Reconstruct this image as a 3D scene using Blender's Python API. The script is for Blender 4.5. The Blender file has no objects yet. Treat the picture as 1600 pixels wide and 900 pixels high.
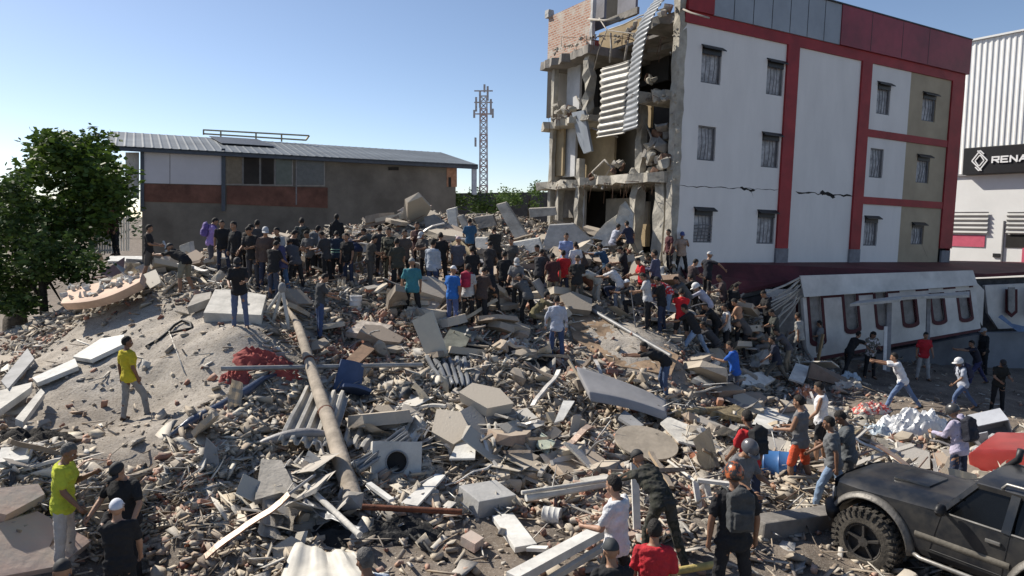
import bpy, bmesh, math, random
import numpy as np
from mathutils import Vector, Matrix, noise as mnoise
random.seed(11)
RNG = np.random.default_rng(5)
R = math.radians
S = bpy.context.scene
COL = S.collection
# ---------------------------------------------------------------- camera
FPX, HOR, CZ = 1100.0, 338.0, 5.2
cam_d = bpy.data.cameras.new('camera'); cam = bpy.data.objects.new('camera', cam_d); COL.objects.link(cam)
cam_d.sensor_width = 36; cam_d.lens = FPX/1600*36; cam_d.clip_end = 4000; cam_d.clip_start = .1
PITCH = math.atan((450-HOR)/FPX)
cam.location = (0, 0, CZ); cam.rotation_euler = (math.pi/2-PITCH, 0, 0)
S.camera = cam
# ---------------------------------------------------------------- sky, sun, exposure
SUN_EL = R(40)
SUN_DIR = Vector((-.86*math.cos(SUN_EL), .51*math.cos(SUN_EL), math.sin(SUN_EL))).normalized()
w = bpy.data.worlds.new('World'); S.world = w; w.use_nodes = True
nt = w.node_tree; nt.nodes.clear()
sky = nt.nodes.new('ShaderNodeTexSky'); sky.sky_type = 'NISHITA'; sky.sun_disc = False
sky.sun_elevation = SUN_EL; sky.sun_rotation = math.atan2(SUN_DIR.x, SUN_DIR.y)
sky.altitude = 0; sky.air_density = .7; sky.dust_density = .3; sky.ozone_density = 3.0
bg = nt.nodes.new('ShaderNodeBackground'); bg.inputs[1].default_value = .117
tint = nt.nodes.new('ShaderNodeVectorMath'); tint.operation = 'MULTIPLY'; tint.inputs[1].default_value = (1.03, .93, .85)
wo = nt.nodes.new('ShaderNodeOutputWorld')
nt.links.new(sky.outputs[0], tint.inputs[0]); nt.links.new(tint.outputs[0], bg.inputs[0]); nt.links.new(bg.outputs[0], wo.inputs[0])
sl = bpy.data.lights.new('sun', 'SUN'); sl.energy = 5.0; sl.angle = R(.5); sl.color = (1, .93, .82)
so = bpy.data.objects.new('sun', sl); COL.objects.link(so)
so.rotation_euler = SUN_DIR.to_track_quat('Z', 'Y').to_euler(); so.location = (-20, 10, 30)
S.view_settings.view_transform = 'Standard'; S.view_settings.look = 'None'
S.view_settings.gamma = 1; S.view_settings.exposure = 0.5; S.view_settings.use_curve_mapping = False
S.render.engine = 'CYCLES'; S.cycles.max_bounces = 5; S.cycles.diffuse_bounces = 3
S.cycles.glossy_bounces = 2; S.cycles.transparent_max_bounces = 4; S.cycles.use_denoising = True

def at(px, py, Y):
    cp, sp = math.cos(PITCH), math.sin(PITCH)
    dx = (px-800)/FPX; dy = (450-py)/FPX
    d = Vector((dx, cp+dy*sp, -sp+dy*cp))
    return Vector((0, 0, CZ)) + d*(Y/d.y)

def plane_hit(px, py, o, n):
    d = at(px, py, 1.0)-Vector((0, 0, CZ))
    t = (o-Vector((0, 0, CZ))).dot(n)/d.dot(n)
    return Vector((0, 0, CZ))+d*t

# ---------------------------------------------------------------- materials
MATS = {}
def _nodes(name):
    m = bpy.data.materials.new(name); m.use_nodes = True
    n = m.node_tree; b = n.nodes['Principled BSDF']
    return m, n, b
def M(name, col, rough=.85, var=.18, scale=4., bump=.25, bscale=None, metal=0., col2=None, spec=.4, rand=0., ramp=(.35, .7), stretch=None):
    """procedural surface: two-scale noise between two tints plus bump; rand adds a per-object brightness jitter"""
    if name in MATS: return MATS[name]
    m, n, b = _nodes(name); L = n.links.new
    tc = n.nodes.new('ShaderNodeTexCoord')
    n1 = n.nodes.new('ShaderNodeTexNoise'); n1.inputs['Scale'].default_value = scale; n1.inputs['Detail'].default_value = 8; n1.inputs['Roughness'].default_value = .65
    if stretch:
        mp_ = n.nodes.new('ShaderNodeMapping'); mp_.inputs['Scale'].default_value = (1, 1, stretch); L(tc.outputs['Object'], mp_.inputs['Vector']); L(mp_.outputs[0], n1.inputs['Vector'])
    else: L(tc.outputs['Object'], n1.inputs['Vector'])
    r = n.nodes.new('ShaderNodeValToRGB'); r.color_ramp.elements[0].position = ramp[0]; r.color_ramp.elements[1].position = ramp[1]
    c2 = col2 or tuple(c*(1-var*1.6) for c in col)
    c1 = tuple(min(.9, c*(1+var*.5)) for c in col)
    r.color_ramp.elements[0].color = (*c2, 1); r.color_ramp.elements[1].color = (*c1, 1)
    L(n1.outputs[0], r.inputs[0]); out = r.outputs[0]
    if rand > 0:
        oi = n.nodes.new('ShaderNodeObjectInfo'); mr = n.nodes.new('ShaderNodeMapRange')
        mr.inputs['To Min'].default_value = 1-rand; mr.inputs['To Max'].default_value = 1+rand*.7
        L(oi.outputs['Random'], mr.inputs['Value'])
        mx = n.nodes.new('ShaderNodeVectorMath'); mx.operation = 'SCALE'
        L(out, mx.inputs[0]); L(mr.outputs[0], mx.inputs['Scale']); out = mx.outputs[0]
    L(out, b.inputs['Base Color'])
    b.inputs['Roughness'].default_value = rough; b.inputs['Metallic'].default_value = metal
    b.inputs['Specular IOR Level'].default_value = spec
    if bump > 0:
        n2 = n.nodes.new('ShaderNodeTexNoise'); n2.inputs['Scale'].default_value = bscale or scale*6; n2.inputs['Detail'].default_value = 6
        L(tc.outputs['Object'], n2.inputs['Vector'])
        bp = n.nodes.new('ShaderNodeBump'); bp.inputs['Strength'].default_value = bump; bp.inputs['Distance'].default_value = .03
        L(n2.outputs[0], bp.inputs['Height']); L(bp.outputs[0], b.inputs['Normal'])
    MATS[name] = m; return m
def palette(name, cols, rough=.9, scale=5., dust=.35, dustcol=(.36, .33, .29), island=True, metal=0., spec=.25):
    """each loose fragment takes its own tint out of the palette, with dust blotches over it"""
    m, n, b = _nodes(name); L = n.links.new
    oi = n.nodes.new('ShaderNodeObjectInfo'); ge = n.nodes.new('ShaderNodeNewGeometry')
    ad = n.nodes.new('ShaderNodeMath'); ad.operation = 'ADD'
    L(oi.outputs['Random'], ad.inputs[0])
    if island: L(ge.outputs['Random Per Island'], ad.inputs[1])
    else: ad.inputs[1].default_value = 0
    fr = n.nodes.new('ShaderNodeMath'); fr.operation = 'FRACT'; L(ad.outputs[0], fr.inputs[0])
    r = n.nodes.new('ShaderNodeValToRGB'); r.color_ramp.interpolation = 'CONSTANT'
    e = r.color_ramp.elements
    while len(e) < len(cols): e.new(.5)
    for i, c in enumerate(cols): e[i].position = i/len(cols); e[i].color = (*c, 1)
    L(fr.outputs[0], r.inputs[0])
    tc = n.nodes.new('ShaderNodeTexCoord')
    n1 = n.nodes.new('ShaderNodeTexNoise'); n1.inputs['Scale'].default_value = scale; n1.inputs['Detail'].default_value = 9; n1.inputs['Roughness'].default_value = .7
    L(tc.outputs['Object'], n1.inputs['Vector'])
    mr = n.nodes.new('ShaderNodeMapRange'); mr.inputs['From Min'].default_value = .4; mr.inputs['From Max'].default_value = .68; mr.inputs['To Max'].default_value = dust
    L(n1.outputs[0], mr.inputs['Value'])
    # cement dust settled on whatever faces up
    sx = n.nodes.new('ShaderNodeSeparateXYZ'); L(ge.outputs['Normal'], sx.inputs[0])
    up = n.nodes.new('ShaderNodeMapRange'); up.inputs['From Min'].default_value = .35; up.inputs['From Max'].default_value = 1.; up.inputs['To Max'].default_value = .62; L(sx.outputs['Z'], up.inputs['Value'])
    mxx = n.nodes.new('ShaderNodeMath'); mxx.operation = 'MAXIMUM'; L(mr.outputs[0], mxx.inputs[0]); L(up.outputs[0], mxx.inputs[1])
    mx = n.nodes.new('ShaderNodeMix'); mx.data_type = 'RGBA'
    L(mxx.outputs[0], mx.inputs['Factor']); L(r.outputs[0], mx.inputs['A']); mx.inputs['B'].default_value = (*dustcol, 1)
    L(mx.outputs['Result'], b.inputs['Base Color'])
    b.inputs['Roughness'].default_value = rough; b.inputs['Metallic'].default_value = metal; b.inputs['Specular IOR Level'].default_value = spec
    n2 = n.nodes.new('ShaderNodeTexNoise'); n2.inputs['Scale'].default_value = 28; n2.inputs['Detail'].default_value = 5
    L(tc.outputs['Object'], n2.inputs['Vector'])
    bp = n.nodes.new('ShaderNodeBump'); bp.inputs['Strength'].default_value = .32; bp.inputs['Distance'].default_value = .02
    L(n2.outputs[0], bp.inputs['Height']); L(bp.outputs[0], b.inputs['Normal'])
    MATS[name] = m; return m

# ---------------------------------------------------------------- mesh building
class MB:
    def __init__(s): s.v = []; s.f = []; s.m = []
    def add(s, vs, fs, mi=0):
        o = len(s.v); s.v += [Vector(v) for v in vs]; s.f += [tuple(i+o for i in f) for f in fs]; s.m += [mi]*len(fs); return s
    def box(s, c, size, rot=None, mi=0, jit=0.):
        vs = []
        for x in (-.5, .5):
            for y in (-.5, .5):
                for z in (-.5, .5):
                    p = Vector((x*size[0], y*size[1], z*size[2]))
                    if jit: p += Vector([random.uniform(-jit, jit) for _ in range(3)])
                    if rot is not None: p = rot @ p
                    vs.append(p+Vector(c))
        return s.add(vs, [(0, 1, 3, 2), (4, 6, 7, 5), (0, 4, 5, 1), (2, 3, 7, 6), (0, 2, 6, 4), (1, 5, 7, 3)], mi)
    def bar(s, a, b, w, h, up=(0, 0, 1), mi=0):
        a, b = Vector(a), Vector(b); d = b-a; l = d.length; d.normalize()
        x = d.cross(Vector(up)); x = x.normalized() if x.length > 1e-4 else Vector((1, 0, 0)); z = x.cross(d)
        rot = Matrix((x, d, z)).transposed()
        return s.box((a+b)/2, (w, l, h), rot, mi)
    def tube(s, pts, r, n=8, mi=0, cap=True):
        pts = [Vector(p) for p in pts]; k = len(pts)
        rs = r if isinstance(r, (list, tuple)) else [r]*k
        vs, fs = [], []; ref = Vector((0, 0, 1))
        for i, p in enumerate(pts):
            d = (pts[min(i+1, k-1)]-pts[max(i-1, 0)]).normalized()
            x = d.cross(ref)
            if x.length < .2: x = d.cross(Vector((1, 0, 0)))
            x.normalize(); y = x.cross(d)
            for j in range(n):
                a = 2*math.pi*j/n; vs.append(p+(x*math.cos(a)+y*math.sin(a))*rs[i])
        for i in range(k-1):
            for j in range(n):
                fs.append((i*n+j, i*n+(j+1) % n, (i+1)*n+(j+1) % n, (i+1)*n+j))
        if cap: fs += [tuple(range(n))[::-1], tuple(range((k-1)*n, k*n))]
        return s.add(vs, fs, mi)
    def prism(s, poly, off, mi=0):
        """polygon (3-D points) extruded by the vector off"""
        n = len(poly); off = Vector(off); vs = [Vector(p) for p in poly]+[Vector(p)+off for p in poly]
        return s.add(vs, [tuple(range(n))[::-1], tuple(range(n, 2*n))]+[(i, (i+1) % n, n+(i+1) % n, n+i) for i in range(n)], mi)
    def grid(s, fn, nu, nv, mi=0, thick=None):
        vs = [Vector(fn(i/nu, j/nv)) for j in range(nv+1) for i in range(nu+1)]
        fs = [(j*(nu+1)+i, j*(nu+1)+i+1, (j+1)*(nu+1)+i+1, (j+1)*(nu+1)+i) for j in range(nv) for i in range(nu)]
        if thick is not None:
            t = Vector(thick); n0 = len(vs); W = nu+1
            vs2 = [v+t for v in vs]; f2 = [tuple(x+n0 for x in f)[::-1] for f in fs]
            e = []
            for i in range(nu): e += [(i+1, i, i+n0, i+1+n0), (nv*W+i, nv*W+i+1, nv*W+i+1+n0, nv*W+i+n0)]
            for j in range(nv): e += [(j*W, (j+1)*W, (j+1)*W+n0, j*W+n0), ((j+1)*W+nu, j*W+nu, j*W+nu+n0, (j+1)*W+nu+n0)]
            vs += vs2; fs = fs+f2+e
        return s.add(vs, fs, mi)
    def ell(s, c, r, rot=None, nu=12, nv=8, mi=0, zmin=-1.):
        vs, fs = [], []
        t0 = math.asin(max(-1, zmin))
        for j in range(nv+1):
            t = t0+(math.pi/2-t0)*j/nv
            for i in range(nu):
                a = 2*math.pi*i/nu; p = Vector((r[0]*math.cos(t)*math.cos(a), r[1]*math.cos(t)*math.sin(a), r[2]*math.sin(t)))
                if rot is not None: p = rot @ p
                vs.append(p+Vector(c))
        for j in range(nv):
            for i in range(nu): fs.append((j*nu+i, j*nu+(i+1) % nu, (j+1)*nu+(i+1) % nu, (j+1)*nu+i))
        fs.append(tuple(range(nu))[::-1])
        return s.add(vs, fs, mi)
    def build(s, name, mats, parent=None, smooth=False, world=True, bevel=0., origin=None, fix=True):
        me = bpy.data.meshes.new(name)
        if parent is not None:
            inv = pmat(parent).inverted() if world else Matrix.Identity(4); loc = None
            vs = [inv @ v for v in s.v]
        else:
            if origin is None:
                lo = [min(v[i] for v in s.v) for i in range(3)]; hi = [max(v[i] for v in s.v) for i in range(3)]
                origin = ((lo[0]+hi[0])/2, (lo[1]+hi[1])/2, lo[2])
            loc = Vector(origin); vs = [v-loc for v in s.v] if world else s.v
        me.from_pydata([tuple(v) for v in vs], [], s.f)
        if not isinstance(mats, (list, tuple)): mats = [mats]
        for m in mats: me.materials.append(m)
        if len(mats) > 1: me.polygons.foreach_set('material_index', s.m)
        if fix:
            bm = bmesh.new(); bm.from_mesh(me); bmesh.ops.recalc_face_normals(bm, faces=bm.faces)
            if bevel: bmesh.ops.bevel(bm, geom=bm.edges[:], offset=bevel, segments=2, affect='EDGES', profile=.6, clamp_overlap=True)
            bm.to_mesh(me); bm.free()
        if smooth:
            me.polygons.foreach_set('use_smooth', [True]*len(me.polygons))
            if smooth != True: me.set_sharp_from_angle(angle=R(smooth))
        me.update()
        o = bpy.data.objects.new(name, me); COL.objects.link(o)
        if parent is not None: o.parent = parent
        elif loc is not None: o.location = loc
        return o
def pmat(o):
    m = Matrix.LocRotScale(o.location, o.rotation_euler.to_quaternion(), o.scale)
    return pmat(o.parent) @ m if o.parent else m
def tag(o, label=None, cat=None, group=None, kind=None):
    if label: o['label'] = label
    if cat: o['category'] = cat
    if group: o['group'] = group
    if kind: o['kind'] = kind
    elif cat: o['kind'] = 'thing'
    return o
def thing(name, label, cat, loc=(0, 0, 0), rz=0., group=None):
    o = bpy.data.objects.new(name, None); COL.objects.link(o); o.empty_display_size = .2
    o.location = loc; o.rotation_euler = (0, 0, rz); return tag(o, label, cat, group)
def erot(x, y, z): return (Matrix.Rotation(z, 3, 'Z') @ Matrix.Rotation(y, 3, 'Y') @ Matrix.Rotation(x, 3, 'X'))

# ---------------------------------------------------------------- terrain: the heap and the yard
CTL = [(105,890,9.2),(205,915,9.6),(0,800,9.5),(0,700,11.5),(60,720,11),(215,652,13.9),(100,620,14.5),(0,600,15),(110,545,17.5),
 (20,560,19),(30,520,27),(-20,500,32),(200,480,19),(232,437,21),(120,475,22),(285,455,19.5),(320,423,24),(375,512,15.8),(330,560,15),(300,650,12.8),(350,750,11),
 (300,850,9.8),(450,540,16.5),(420,450,19.5),(500,440,22),(500,525,17.5),(500,640,14),(560,720,12.2),(520,820,10.3),(620,860,9.5),
 (645,500,19),(610,442,21.5),(560,400,25),(640,346,30),(560,358,30),(480,372,30),(350,385,32),(730,508,19),(700,600,15.5),(760,700,12.8),
 (770,790,11),(760,860,9.8),(740,400,25),(720,345,32),(790,340,32),(840,355,31),(860,400,27),(890,480,21.5),(870,562,18),(960,620,16),
 (900,700,13.5),(960,800,11),(1010,510,20),(980,405,26.5),(1063,432,26),(950,375,29.5),(1060,560,18.5),(1150,480,24),(1145,628,18.5),
 (1210,600,21),(1250,565,25),(1150,740,12.8),(1250,762,12.3),(1300,795,11.5),(1200,840,10),(1350,895,9.3),(1420,637,19.5),(1440,592,25),
 (1555,642,21.5),(1320,587,25),(1480,720,15),(1580,720,15),(1600,590,28)]
pts = [tuple(at(*c)) for c in CTL]
pts += [(-8,5,.4),(-4,5,.4),(0,5,.5),(4,5,.5),(8,5,.5),(-30,45,0),(0,44,1),(20,46,-.6),(40,30,-.6),(30,15,-.2),(-26,28,1.0),(-22,18,1),(-15,8,.8),
        (14,7,.4),(-35,62,0),(0,62,0),(40,62,0),(7,34,2),(15,34,0),(60,20,-.4),(-50,20,.2),(-12,40,1.6)]
P = np.array(pts); cen = np.array([0, 18.]); sc_ = 15.
def _tps(d2): return np.where(d2 > 1e-12, d2*np.log(np.maximum(d2, 1e-12)), 0)
A = (P[:, :2]-cen)/sc_; n = len(A)
K = _tps(((A[:, None]-A[None])**2).sum(-1))+np.eye(n)*.004
Q = np.c_[np.ones(n), A]
W = np.linalg.solve(np.block([[K, Q], [Q.T, np.zeros((3, 3))]]), np.r_[P[:, 2], np.zeros(3)])
def base_z(x, y, A=A, n=n, W=W, sc_=sc_, cen=cen):
    x = np.asarray(x, float); y = np.asarray(y, float); sh = x.shape
    B = (np.c_[x.ravel(), y.ravel()]-cen)/sc_
    z = np.empty(len(B))
    for i in range(0, len(B), 20000):
        b = B[i:i+20000]; z[i:i+20000] = _tps(((b[:, None]-A[None])**2).sum(-1)) @ W[:n]+W[n]+b @ W[n+1:]
    z = z.reshape(sh)
    dx = np.maximum(0, np.maximum(-26-x, x-30)); dy = np.maximum(0, np.maximum(4-y, y-48))
    k = np.exp(-(np.hypot(dx, dy)/10)**2)
    return z*k
_perm = RNG.random((256, 256))
def vnoise(x, y):
    xi = np.floor(x).astype(int); yi = np.floor(y).astype(int); fx = x-xi; fy = y-yi
    fx = fx*fx*(3-2*fx); fy = fy*fy*(3-2*fy)
    g = lambda a, b: _perm[a % 256, b % 256]
    return (g(xi, yi)*(1-fx)+g(xi+1, yi)*fx)*(1-fy)+(g(xi, yi+1)*(1-fx)+g(xi+1, yi+1)*fx)*fy
SMOOTH = [(210,590,15,3.9),(270,600,14.6,1.8),(140,540,17.5,2.3),(290,520,17,1.6),(100,640,13.5,1.6),(200,690,12,1.3),(60,870,8.6,1.3),(650,880,9.2,1.5),(740,880,9.2,1.5),(860,880,9,1.3),(1000,900,8,2.),
          (1220,870,9.3,2.0),(800,850,9.8,1.3),(1080,880,8.8,1.5),(1300,850,10,1.6),(1450,640,19,2.5),(1300,900,9,2),(1560,660,21,4.5),(1600,640,24,5),(1500,610,24,4),(1420,600,25,3),(980,520,19,1.6),(1020,550,18,1.2),(40,500,28,6),(120,900,8,2)]
SM = [(at(a, b, c).x, at(a, b, c).y, r) for a, b, c, r in SMOOTH]
def rub(x, y):
    """0 on bare dust or the yard, 1 on broken ground"""
    s = np.zeros(np.shape(x))
    for a, b, r in SM: s = np.maximum(s, np.exp(-(((x-a)**2+(y-b)**2)/r**2)**1.5))
    e = np.clip((17-np.abs(x-1))/3, 0, 1)*np.clip((35-y)/2.5, 0, 1)*np.clip((y-5)/2, 0, 1)
    return np.clip(1.0-s*1.15, 0.0, 1)*e
def spaced(lo, hi, fine0, fine1, st, far):
    a = list(np.arange(fine0, fine1+1e-6, st)); g = st; x = a[-1]
    while x < hi: g *= 1.35; x += g; a.append(x)
    g = st; x = a[0]
    while x > lo: g *= 1.35; x -= g; a.insert(0, x)
    return np.array(a)
XS = spaced(-1800, 1800, -19, 20, .11, 0); YS = spaced(-300, 3500, 5, 36, .11, 0)
GX, GY = np.meshgrid(XS, YS)
GB = base_z(GX, GY)
RB = rub(GX, GY)
bump = (vnoise(GX*.8+9, GY*.8)-.5)*.5+(vnoise(GX*1.9, GY*1.9+7)-.5)*.42+(vnoise(GX*4.3+3, GY*4.3)-.5)*.26
fine = (vnoise(GX*9, GY*9)-.5)*.05+(vnoise(GX*2.3+40, GY*2.3)-.5)*.08
near = np.clip((36-GY)/3, 0, 1)*np.clip((21-np.abs(GX))/3, 0, 1)
GZ = GB+near*(bump*RB*.68+fine)
def tz(x, y):
    i = np.clip(np.searchsorted(XS, x)-1, 0, len(XS)-2); j = np.clip(np.searchsorted(YS, y)-1, 0, len(YS)-2)
    fx = (x-XS[i])/(XS[i+1]-XS[i]); fy = (y-YS[j])/(YS[j+1]-YS[j])
    return (GZ[j, i]*(1-fx)+GZ[j, i+1]*fx)*(1-fy)+(GZ[j+1, i]*(1-fx)+GZ[j+1, i+1]*fx)*fy
def hit(px, py, lift=0., y0=4., smooth=False):
    Y = y0
    while Y < 60:
        p = at(px, py, Y); z = (float(base_z(p.x, p.y)) if smooth else float(tz(p.x, p.y)))+lift
        if p.z < z: return p
        Y += .04
    return at(px, py, 60)
def ground(x, y, lift=0.): return Vector((x, y, float(tz(x, y))+lift))

def make_ground():
    me = bpy.data.meshes.new('ground'); ny, nx = GX.shape
    co = np.c_[GX.ravel(), GY.ravel(), GZ.ravel()].astype(np.float32)
    idx = np.arange(nx*ny).reshape(ny, nx)
    f = np.stack([idx[:-1, :-1], idx[:-1, 1:], idx[1:, 1:], idx[1:, :-1]], -1).reshape(-1, 4)
    fast_mesh(me, co, f)
    at_ = me.color_attributes.new('zone', 'FLOAT_COLOR', 'POINT')
    dirt = np.clip(1.2-GB/1.4, 0, 1)                     # brown yard dirt low down, pale cement dust up on the heap
    c = np.stack([RB, dirt, np.zeros_like(RB), np.ones_like(RB)], -1).reshape(-1)
    at_.data.foreach_set('color', c.astype(np.float32))
    m, nn, b = _nodes('dusty_ground'); L = nn.links.new
    va = nn.nodes.new('ShaderNodeVertexColor'); va.layer_name = 'zone'
    sp = nn.nodes.new('ShaderNodeSeparateColor'); L(va.outputs[0], sp.inputs[0])
    tc = nn.nodes.new('ShaderNodeTexCoord')
    def noise(s, d=8, r=.65):
        q = nn.nodes.new('ShaderNodeTexNoise'); q.inputs['Scale'].default_value = s; q.inputs['Detail'].default_value = d; q.inputs['Roughness'].default_value = r
        L(tc.outputs['Object'], q.inputs['Vector']); return q.outputs[0]
    def mix(f, a, c):
        q = nn.nodes.new('ShaderNodeMix'); q.data_type = 'RGBA'
        if isinstance(f, float): q.inputs['Factor'].default_value = f
        else: L(f, q.inputs['Factor'])
        for k, v in (('A', a), ('B', c)):
            if isinstance(v, tuple): q.inputs[k].default_value = (*v, 1)
            else: L(v, q.inputs[k])
        return q.outputs['Result']
    def rmp(x, a, c):
        q = nn.nodes.new('ShaderNodeMapRange'); q.inputs['From Min'].default_value = a; q.inputs['From Max'].default_value = c; L(x, q.inputs['Value']); return q.outputs[0]
    dust = mix(rmp(noise(1.6), .35, .7), (.33, .295, .25), (.48, .44, .385))
    dust = mix(rmp(noise(22), .48, .66), dust, (.22, .19, .16))
    dirtc = mix(rmp(noise(1.1), .35, .7), (.10, .083, .068), (.25, .205, .165))
    dirtc = mix(rmp(noise(30), .55, .7), dirtc, (.38, .35, .31))
    broken = mix(rmp(noise(5), .4, .62), (.12, .108, .095), (.27, .25, .22))
    c1 = mix(sp.outputs[1], dust, dirtc); c2 = mix(sp.outputs[0], c1, broken)
    L(c2, b.inputs['Base Color']); b.inputs['Roughness'].default_value = .95; b.inputs['Specular IOR Level'].default_value = .15
    bp = nn.nodes.new('ShaderNodeBump'); bp.inputs['Strength'].default_value = .7; bp.inputs['Distance'].default_value = .05
    L(noise(14, 10, .75), bp.inputs['Height']); L(bp.outputs[0], b.inputs['Normal'])
    me.materials.append(m); me.polygons.foreach_set('use_smooth', [True]*len(me.polygons))
    o = bpy.data.objects.new('ground', me); COL.objects.link(o); o['kind'] = 'structure'
def fast_mesh(me, co, f):
    """co n x 3, f m x k (all faces with k corners)"""
    k = f.shape[1]
    me.vertices.add(len(co)); me.vertices.foreach_set('co', np.ascontiguousarray(co, dtype=np.float32).ravel())
    me.loops.add(f.size); me.loops.foreach_set('vertex_index', np.ascontiguousarray(f, dtype=np.int32).ravel())
    me.polygons.add(len(f)); me.polygons.foreach_set('loop_start', np.arange(0, f.size, k, dtype=np.int32))
    try: me.polygons.foreach_set('loop_total', np.full(len(f), k, dtype=np.int32))
    except Exception: pass
    me.update(calc_edges=True); me.validate()
make_ground()
# ================================================================ buildings
# ---- the damaged four-storey block: its own leaning frame; u along the long wall, v into the block, w up
BA = at(1050, 408, 26.0); BB = at(1475, 408, 34.6)
bu = (BB-BA).normalized(); bv = Vector((-bu.y, bu.x, 0)).normalized(); bw_ = bu.cross(bv).normalized()
def fp(px, py, off=0.):
    """pixel on the long wall's plane -> (u, w)"""
    q = plane_hit(px, py, BA+bv*off, bv)-BA; return q.dot(bu), q.dot(bw_)
def lp(px, py, off=0.):
    """pixel on the broken end's plane -> (v, w)"""
    q = plane_hit(px, py, BA+bu*off, bu)-BA; return q.dot(bv), q.dot(bw_)
def B(u, v, w): return BA+bu*u+bv*v+bw_*w
LEN = fp(1490, 300)[0]+.1; DEP = 9.1
block = thing('apartment_block', 'four storey white and red block with its end wall torn off', 'building', tuple(B(LEN/2, DEP/2, -3.4)))
mWHITE = M('painted_wall', (.72, .70, .68), .8, var=.075, scale=1.1, bump=.15, bscale=20, ramp=(.25, .75), stretch=.3)
mTAN = M('tan_wall', (.40, .335, .24), .85, var=.12, scale=.7, bump=.12, bscale=20)
mRED = M('red_paint', (.30, .022, .027), .6, var=.2, scale=1.2, bump=.1, bscale=25)
mDRED = M('dark_red_cladding', (.26, .028, .045), .5, var=.25, scale=.6, bump=.05)
mGREY = M('grey_cladding', (.28, .31, .35), .45, var=.12, scale=.7, bump=.04)
mCONC = M('raw_concrete', (.44, .41, .35), .95, var=.28, scale=1.6, bump=.7, bscale=9)
mCONCD = M('old_concrete', (.27, .25, .225), .95, var=.3, scale=1.3, bump=.7, bscale=8)
mDARK = M('hollow_shade', (.028, .026, .025), .95, var=.3, scale=1, bump=.2)  # near black colour stands in for shade inside rooms and hollows
mINT = M('inner_wall', (.30, .27, .22), .9, var=.25, scale=.8, bump=.2)
mINTW = M('inner_white_wall', (.52, .52, .52), .9, var=.2, scale=.9, bump=.2)
mBLK = M('black_metal', (.02, .02, .022), .5, var=.2, scale=8, bump=.05)
mBARS = M('grey_bars', (.17, .17, .18), .5, var=.2, scale=8, bump=.05)
mPANE = M('dusty_pane', (.50, .50, .52), .5, var=.4, scale=3.5, bump=.05, spec=.5)
mGALV = M('galvanised_sheet', (.27, .28, .29), .42, var=.22, scale=1.4, bump=.1, metal=.35)
mGALVD = M('grey_roof_sheet', (.10, .115, .135), .5, var=.22, scale=1.2, bump=.1, metal=.2)
WINS = [(1096,74,1127,131),(1198,95,1224,149),(1090,197,1118,251),(1190,209,1217,262),(1084,326,1113,379),(1183,330,1210,381),
        (1370,130,1391,179),(1441,146,1462,190),(1359,232,1380,278),(1432,243,1452,286),(1350,339,1371,384),(1424,349,1443,382)]
wr = []
for x0, y0, x1, y1 in WINS:
    a = fp((x0+x1)/2, y0); b = fp((x0+x1)/2, y1); c = fp(x0, (y0+y1)/2); d = fp(x1, (y0+y1)/2); wr.append((c[0], b[1], d[0], a[1]))
TOPW = fp(1240, 72)[1]; PAR = fp(1240, 55)[1]; PTOP = PAR+1.62
U1, U2 = fp(1228, 250)[0], fp(1343, 250)[0]; UT = fp(1414, 250)[0]; U3 = fp(1477, 250)[0]
def wall_holes(mb, rect, holes, mi, th=.22, face=0.):
    us = sorted({rect[0], rect[2], *[h[0] for h in holes], *[h[2] for h in holes]}); ws = sorted({rect[1], rect[3], *[h[1] for h in holes], *[h[3] for h in holes]})
    us = [x for x in us if rect[0] <= x <= rect[2]]; ws = [x for x in ws if rect[1] <= x <= rect[3]]
    inside = lambda u, w: any(h[0] < u < h[2] and h[1] < w < h[3] for h in holes)
    for a, b in zip(us, us[1:]):
        for c, d in zip(ws, ws[1:]):
            if inside((a+b)/2, (c+d)/2): continue
            mb.add([B(a, face, c), B(b, face, c), B(b, face, d), B(a, face, d)], [(0, 1, 2, 3)], mi)
    for h in holes:
        if h[0] < rect[0] or h[2] > rect[2]: continue
        p = [(h[0], h[1]), (h[2], h[1]), (h[2], h[3]), (h[0], h[3])]
        for (a, b), (c, d) in zip(p, p[1:]+p[:1]): mb.add([B(a, face, b), B(c, face, d), B(c, th, d), B(a, th, b)], [(0, 1, 2, 3)], mi)
mb = MB(); wall_holes(mb, (.0, -3.6, UT, PAR), wr, 0); wall_holes(mb, (UT, -3.6, U3, PAR), wr, 1)
# back, far end, and inner faces of the outer wall
mb.add([B(0, .22, -3.6), B(LEN, .22, -3.6), B(LEN, .22, PAR), B(0, .22, PAR)], [(0, 1, 2, 3)], 2)
mb.add([B(LEN, 0, -3.6), B(LEN, DEP, -3.6), B(LEN, DEP, PTOP), B(LEN, 0, PTOP)], [(0, 1, 2, 3)], 3)
mb.add([B(.4, DEP, -3.6), B(LEN, DEP, -3.6), B(LEN, DEP, PAR), B(.4, DEP, PAR)], [(0, 1, 2, 3)], 0)
mb.build('wall', [mWHITE, mTAN, mDARK, mDRED], block, fix=False)
mb = MB()
def strip(mb, u0, w0, u1, w1, pr, mi=0): mb.prism([B(u0, .0, w0), B(u1, .0, w0), B(u1, .0, w1), B(u0, .0, w1)], -bv*pr, mi)
strip(mb, .05, TOPW, LEN, PAR, .07)
for uc in (U1, U2): strip(mb, uc-.34, fp(1225, 388)[1], uc+.34, TOPW-.003, .09)
strip(mb, U3, fp(1470, 388)[1], LEN, TOPW-.003, .08)
for py in (209, 314): w_ = fp(1365, py)[1]; strip(mb, U2+.345, w_-.16, U3-.005, w_+.16, .06)
mb.build('red_band', [mRED], block)
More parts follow.
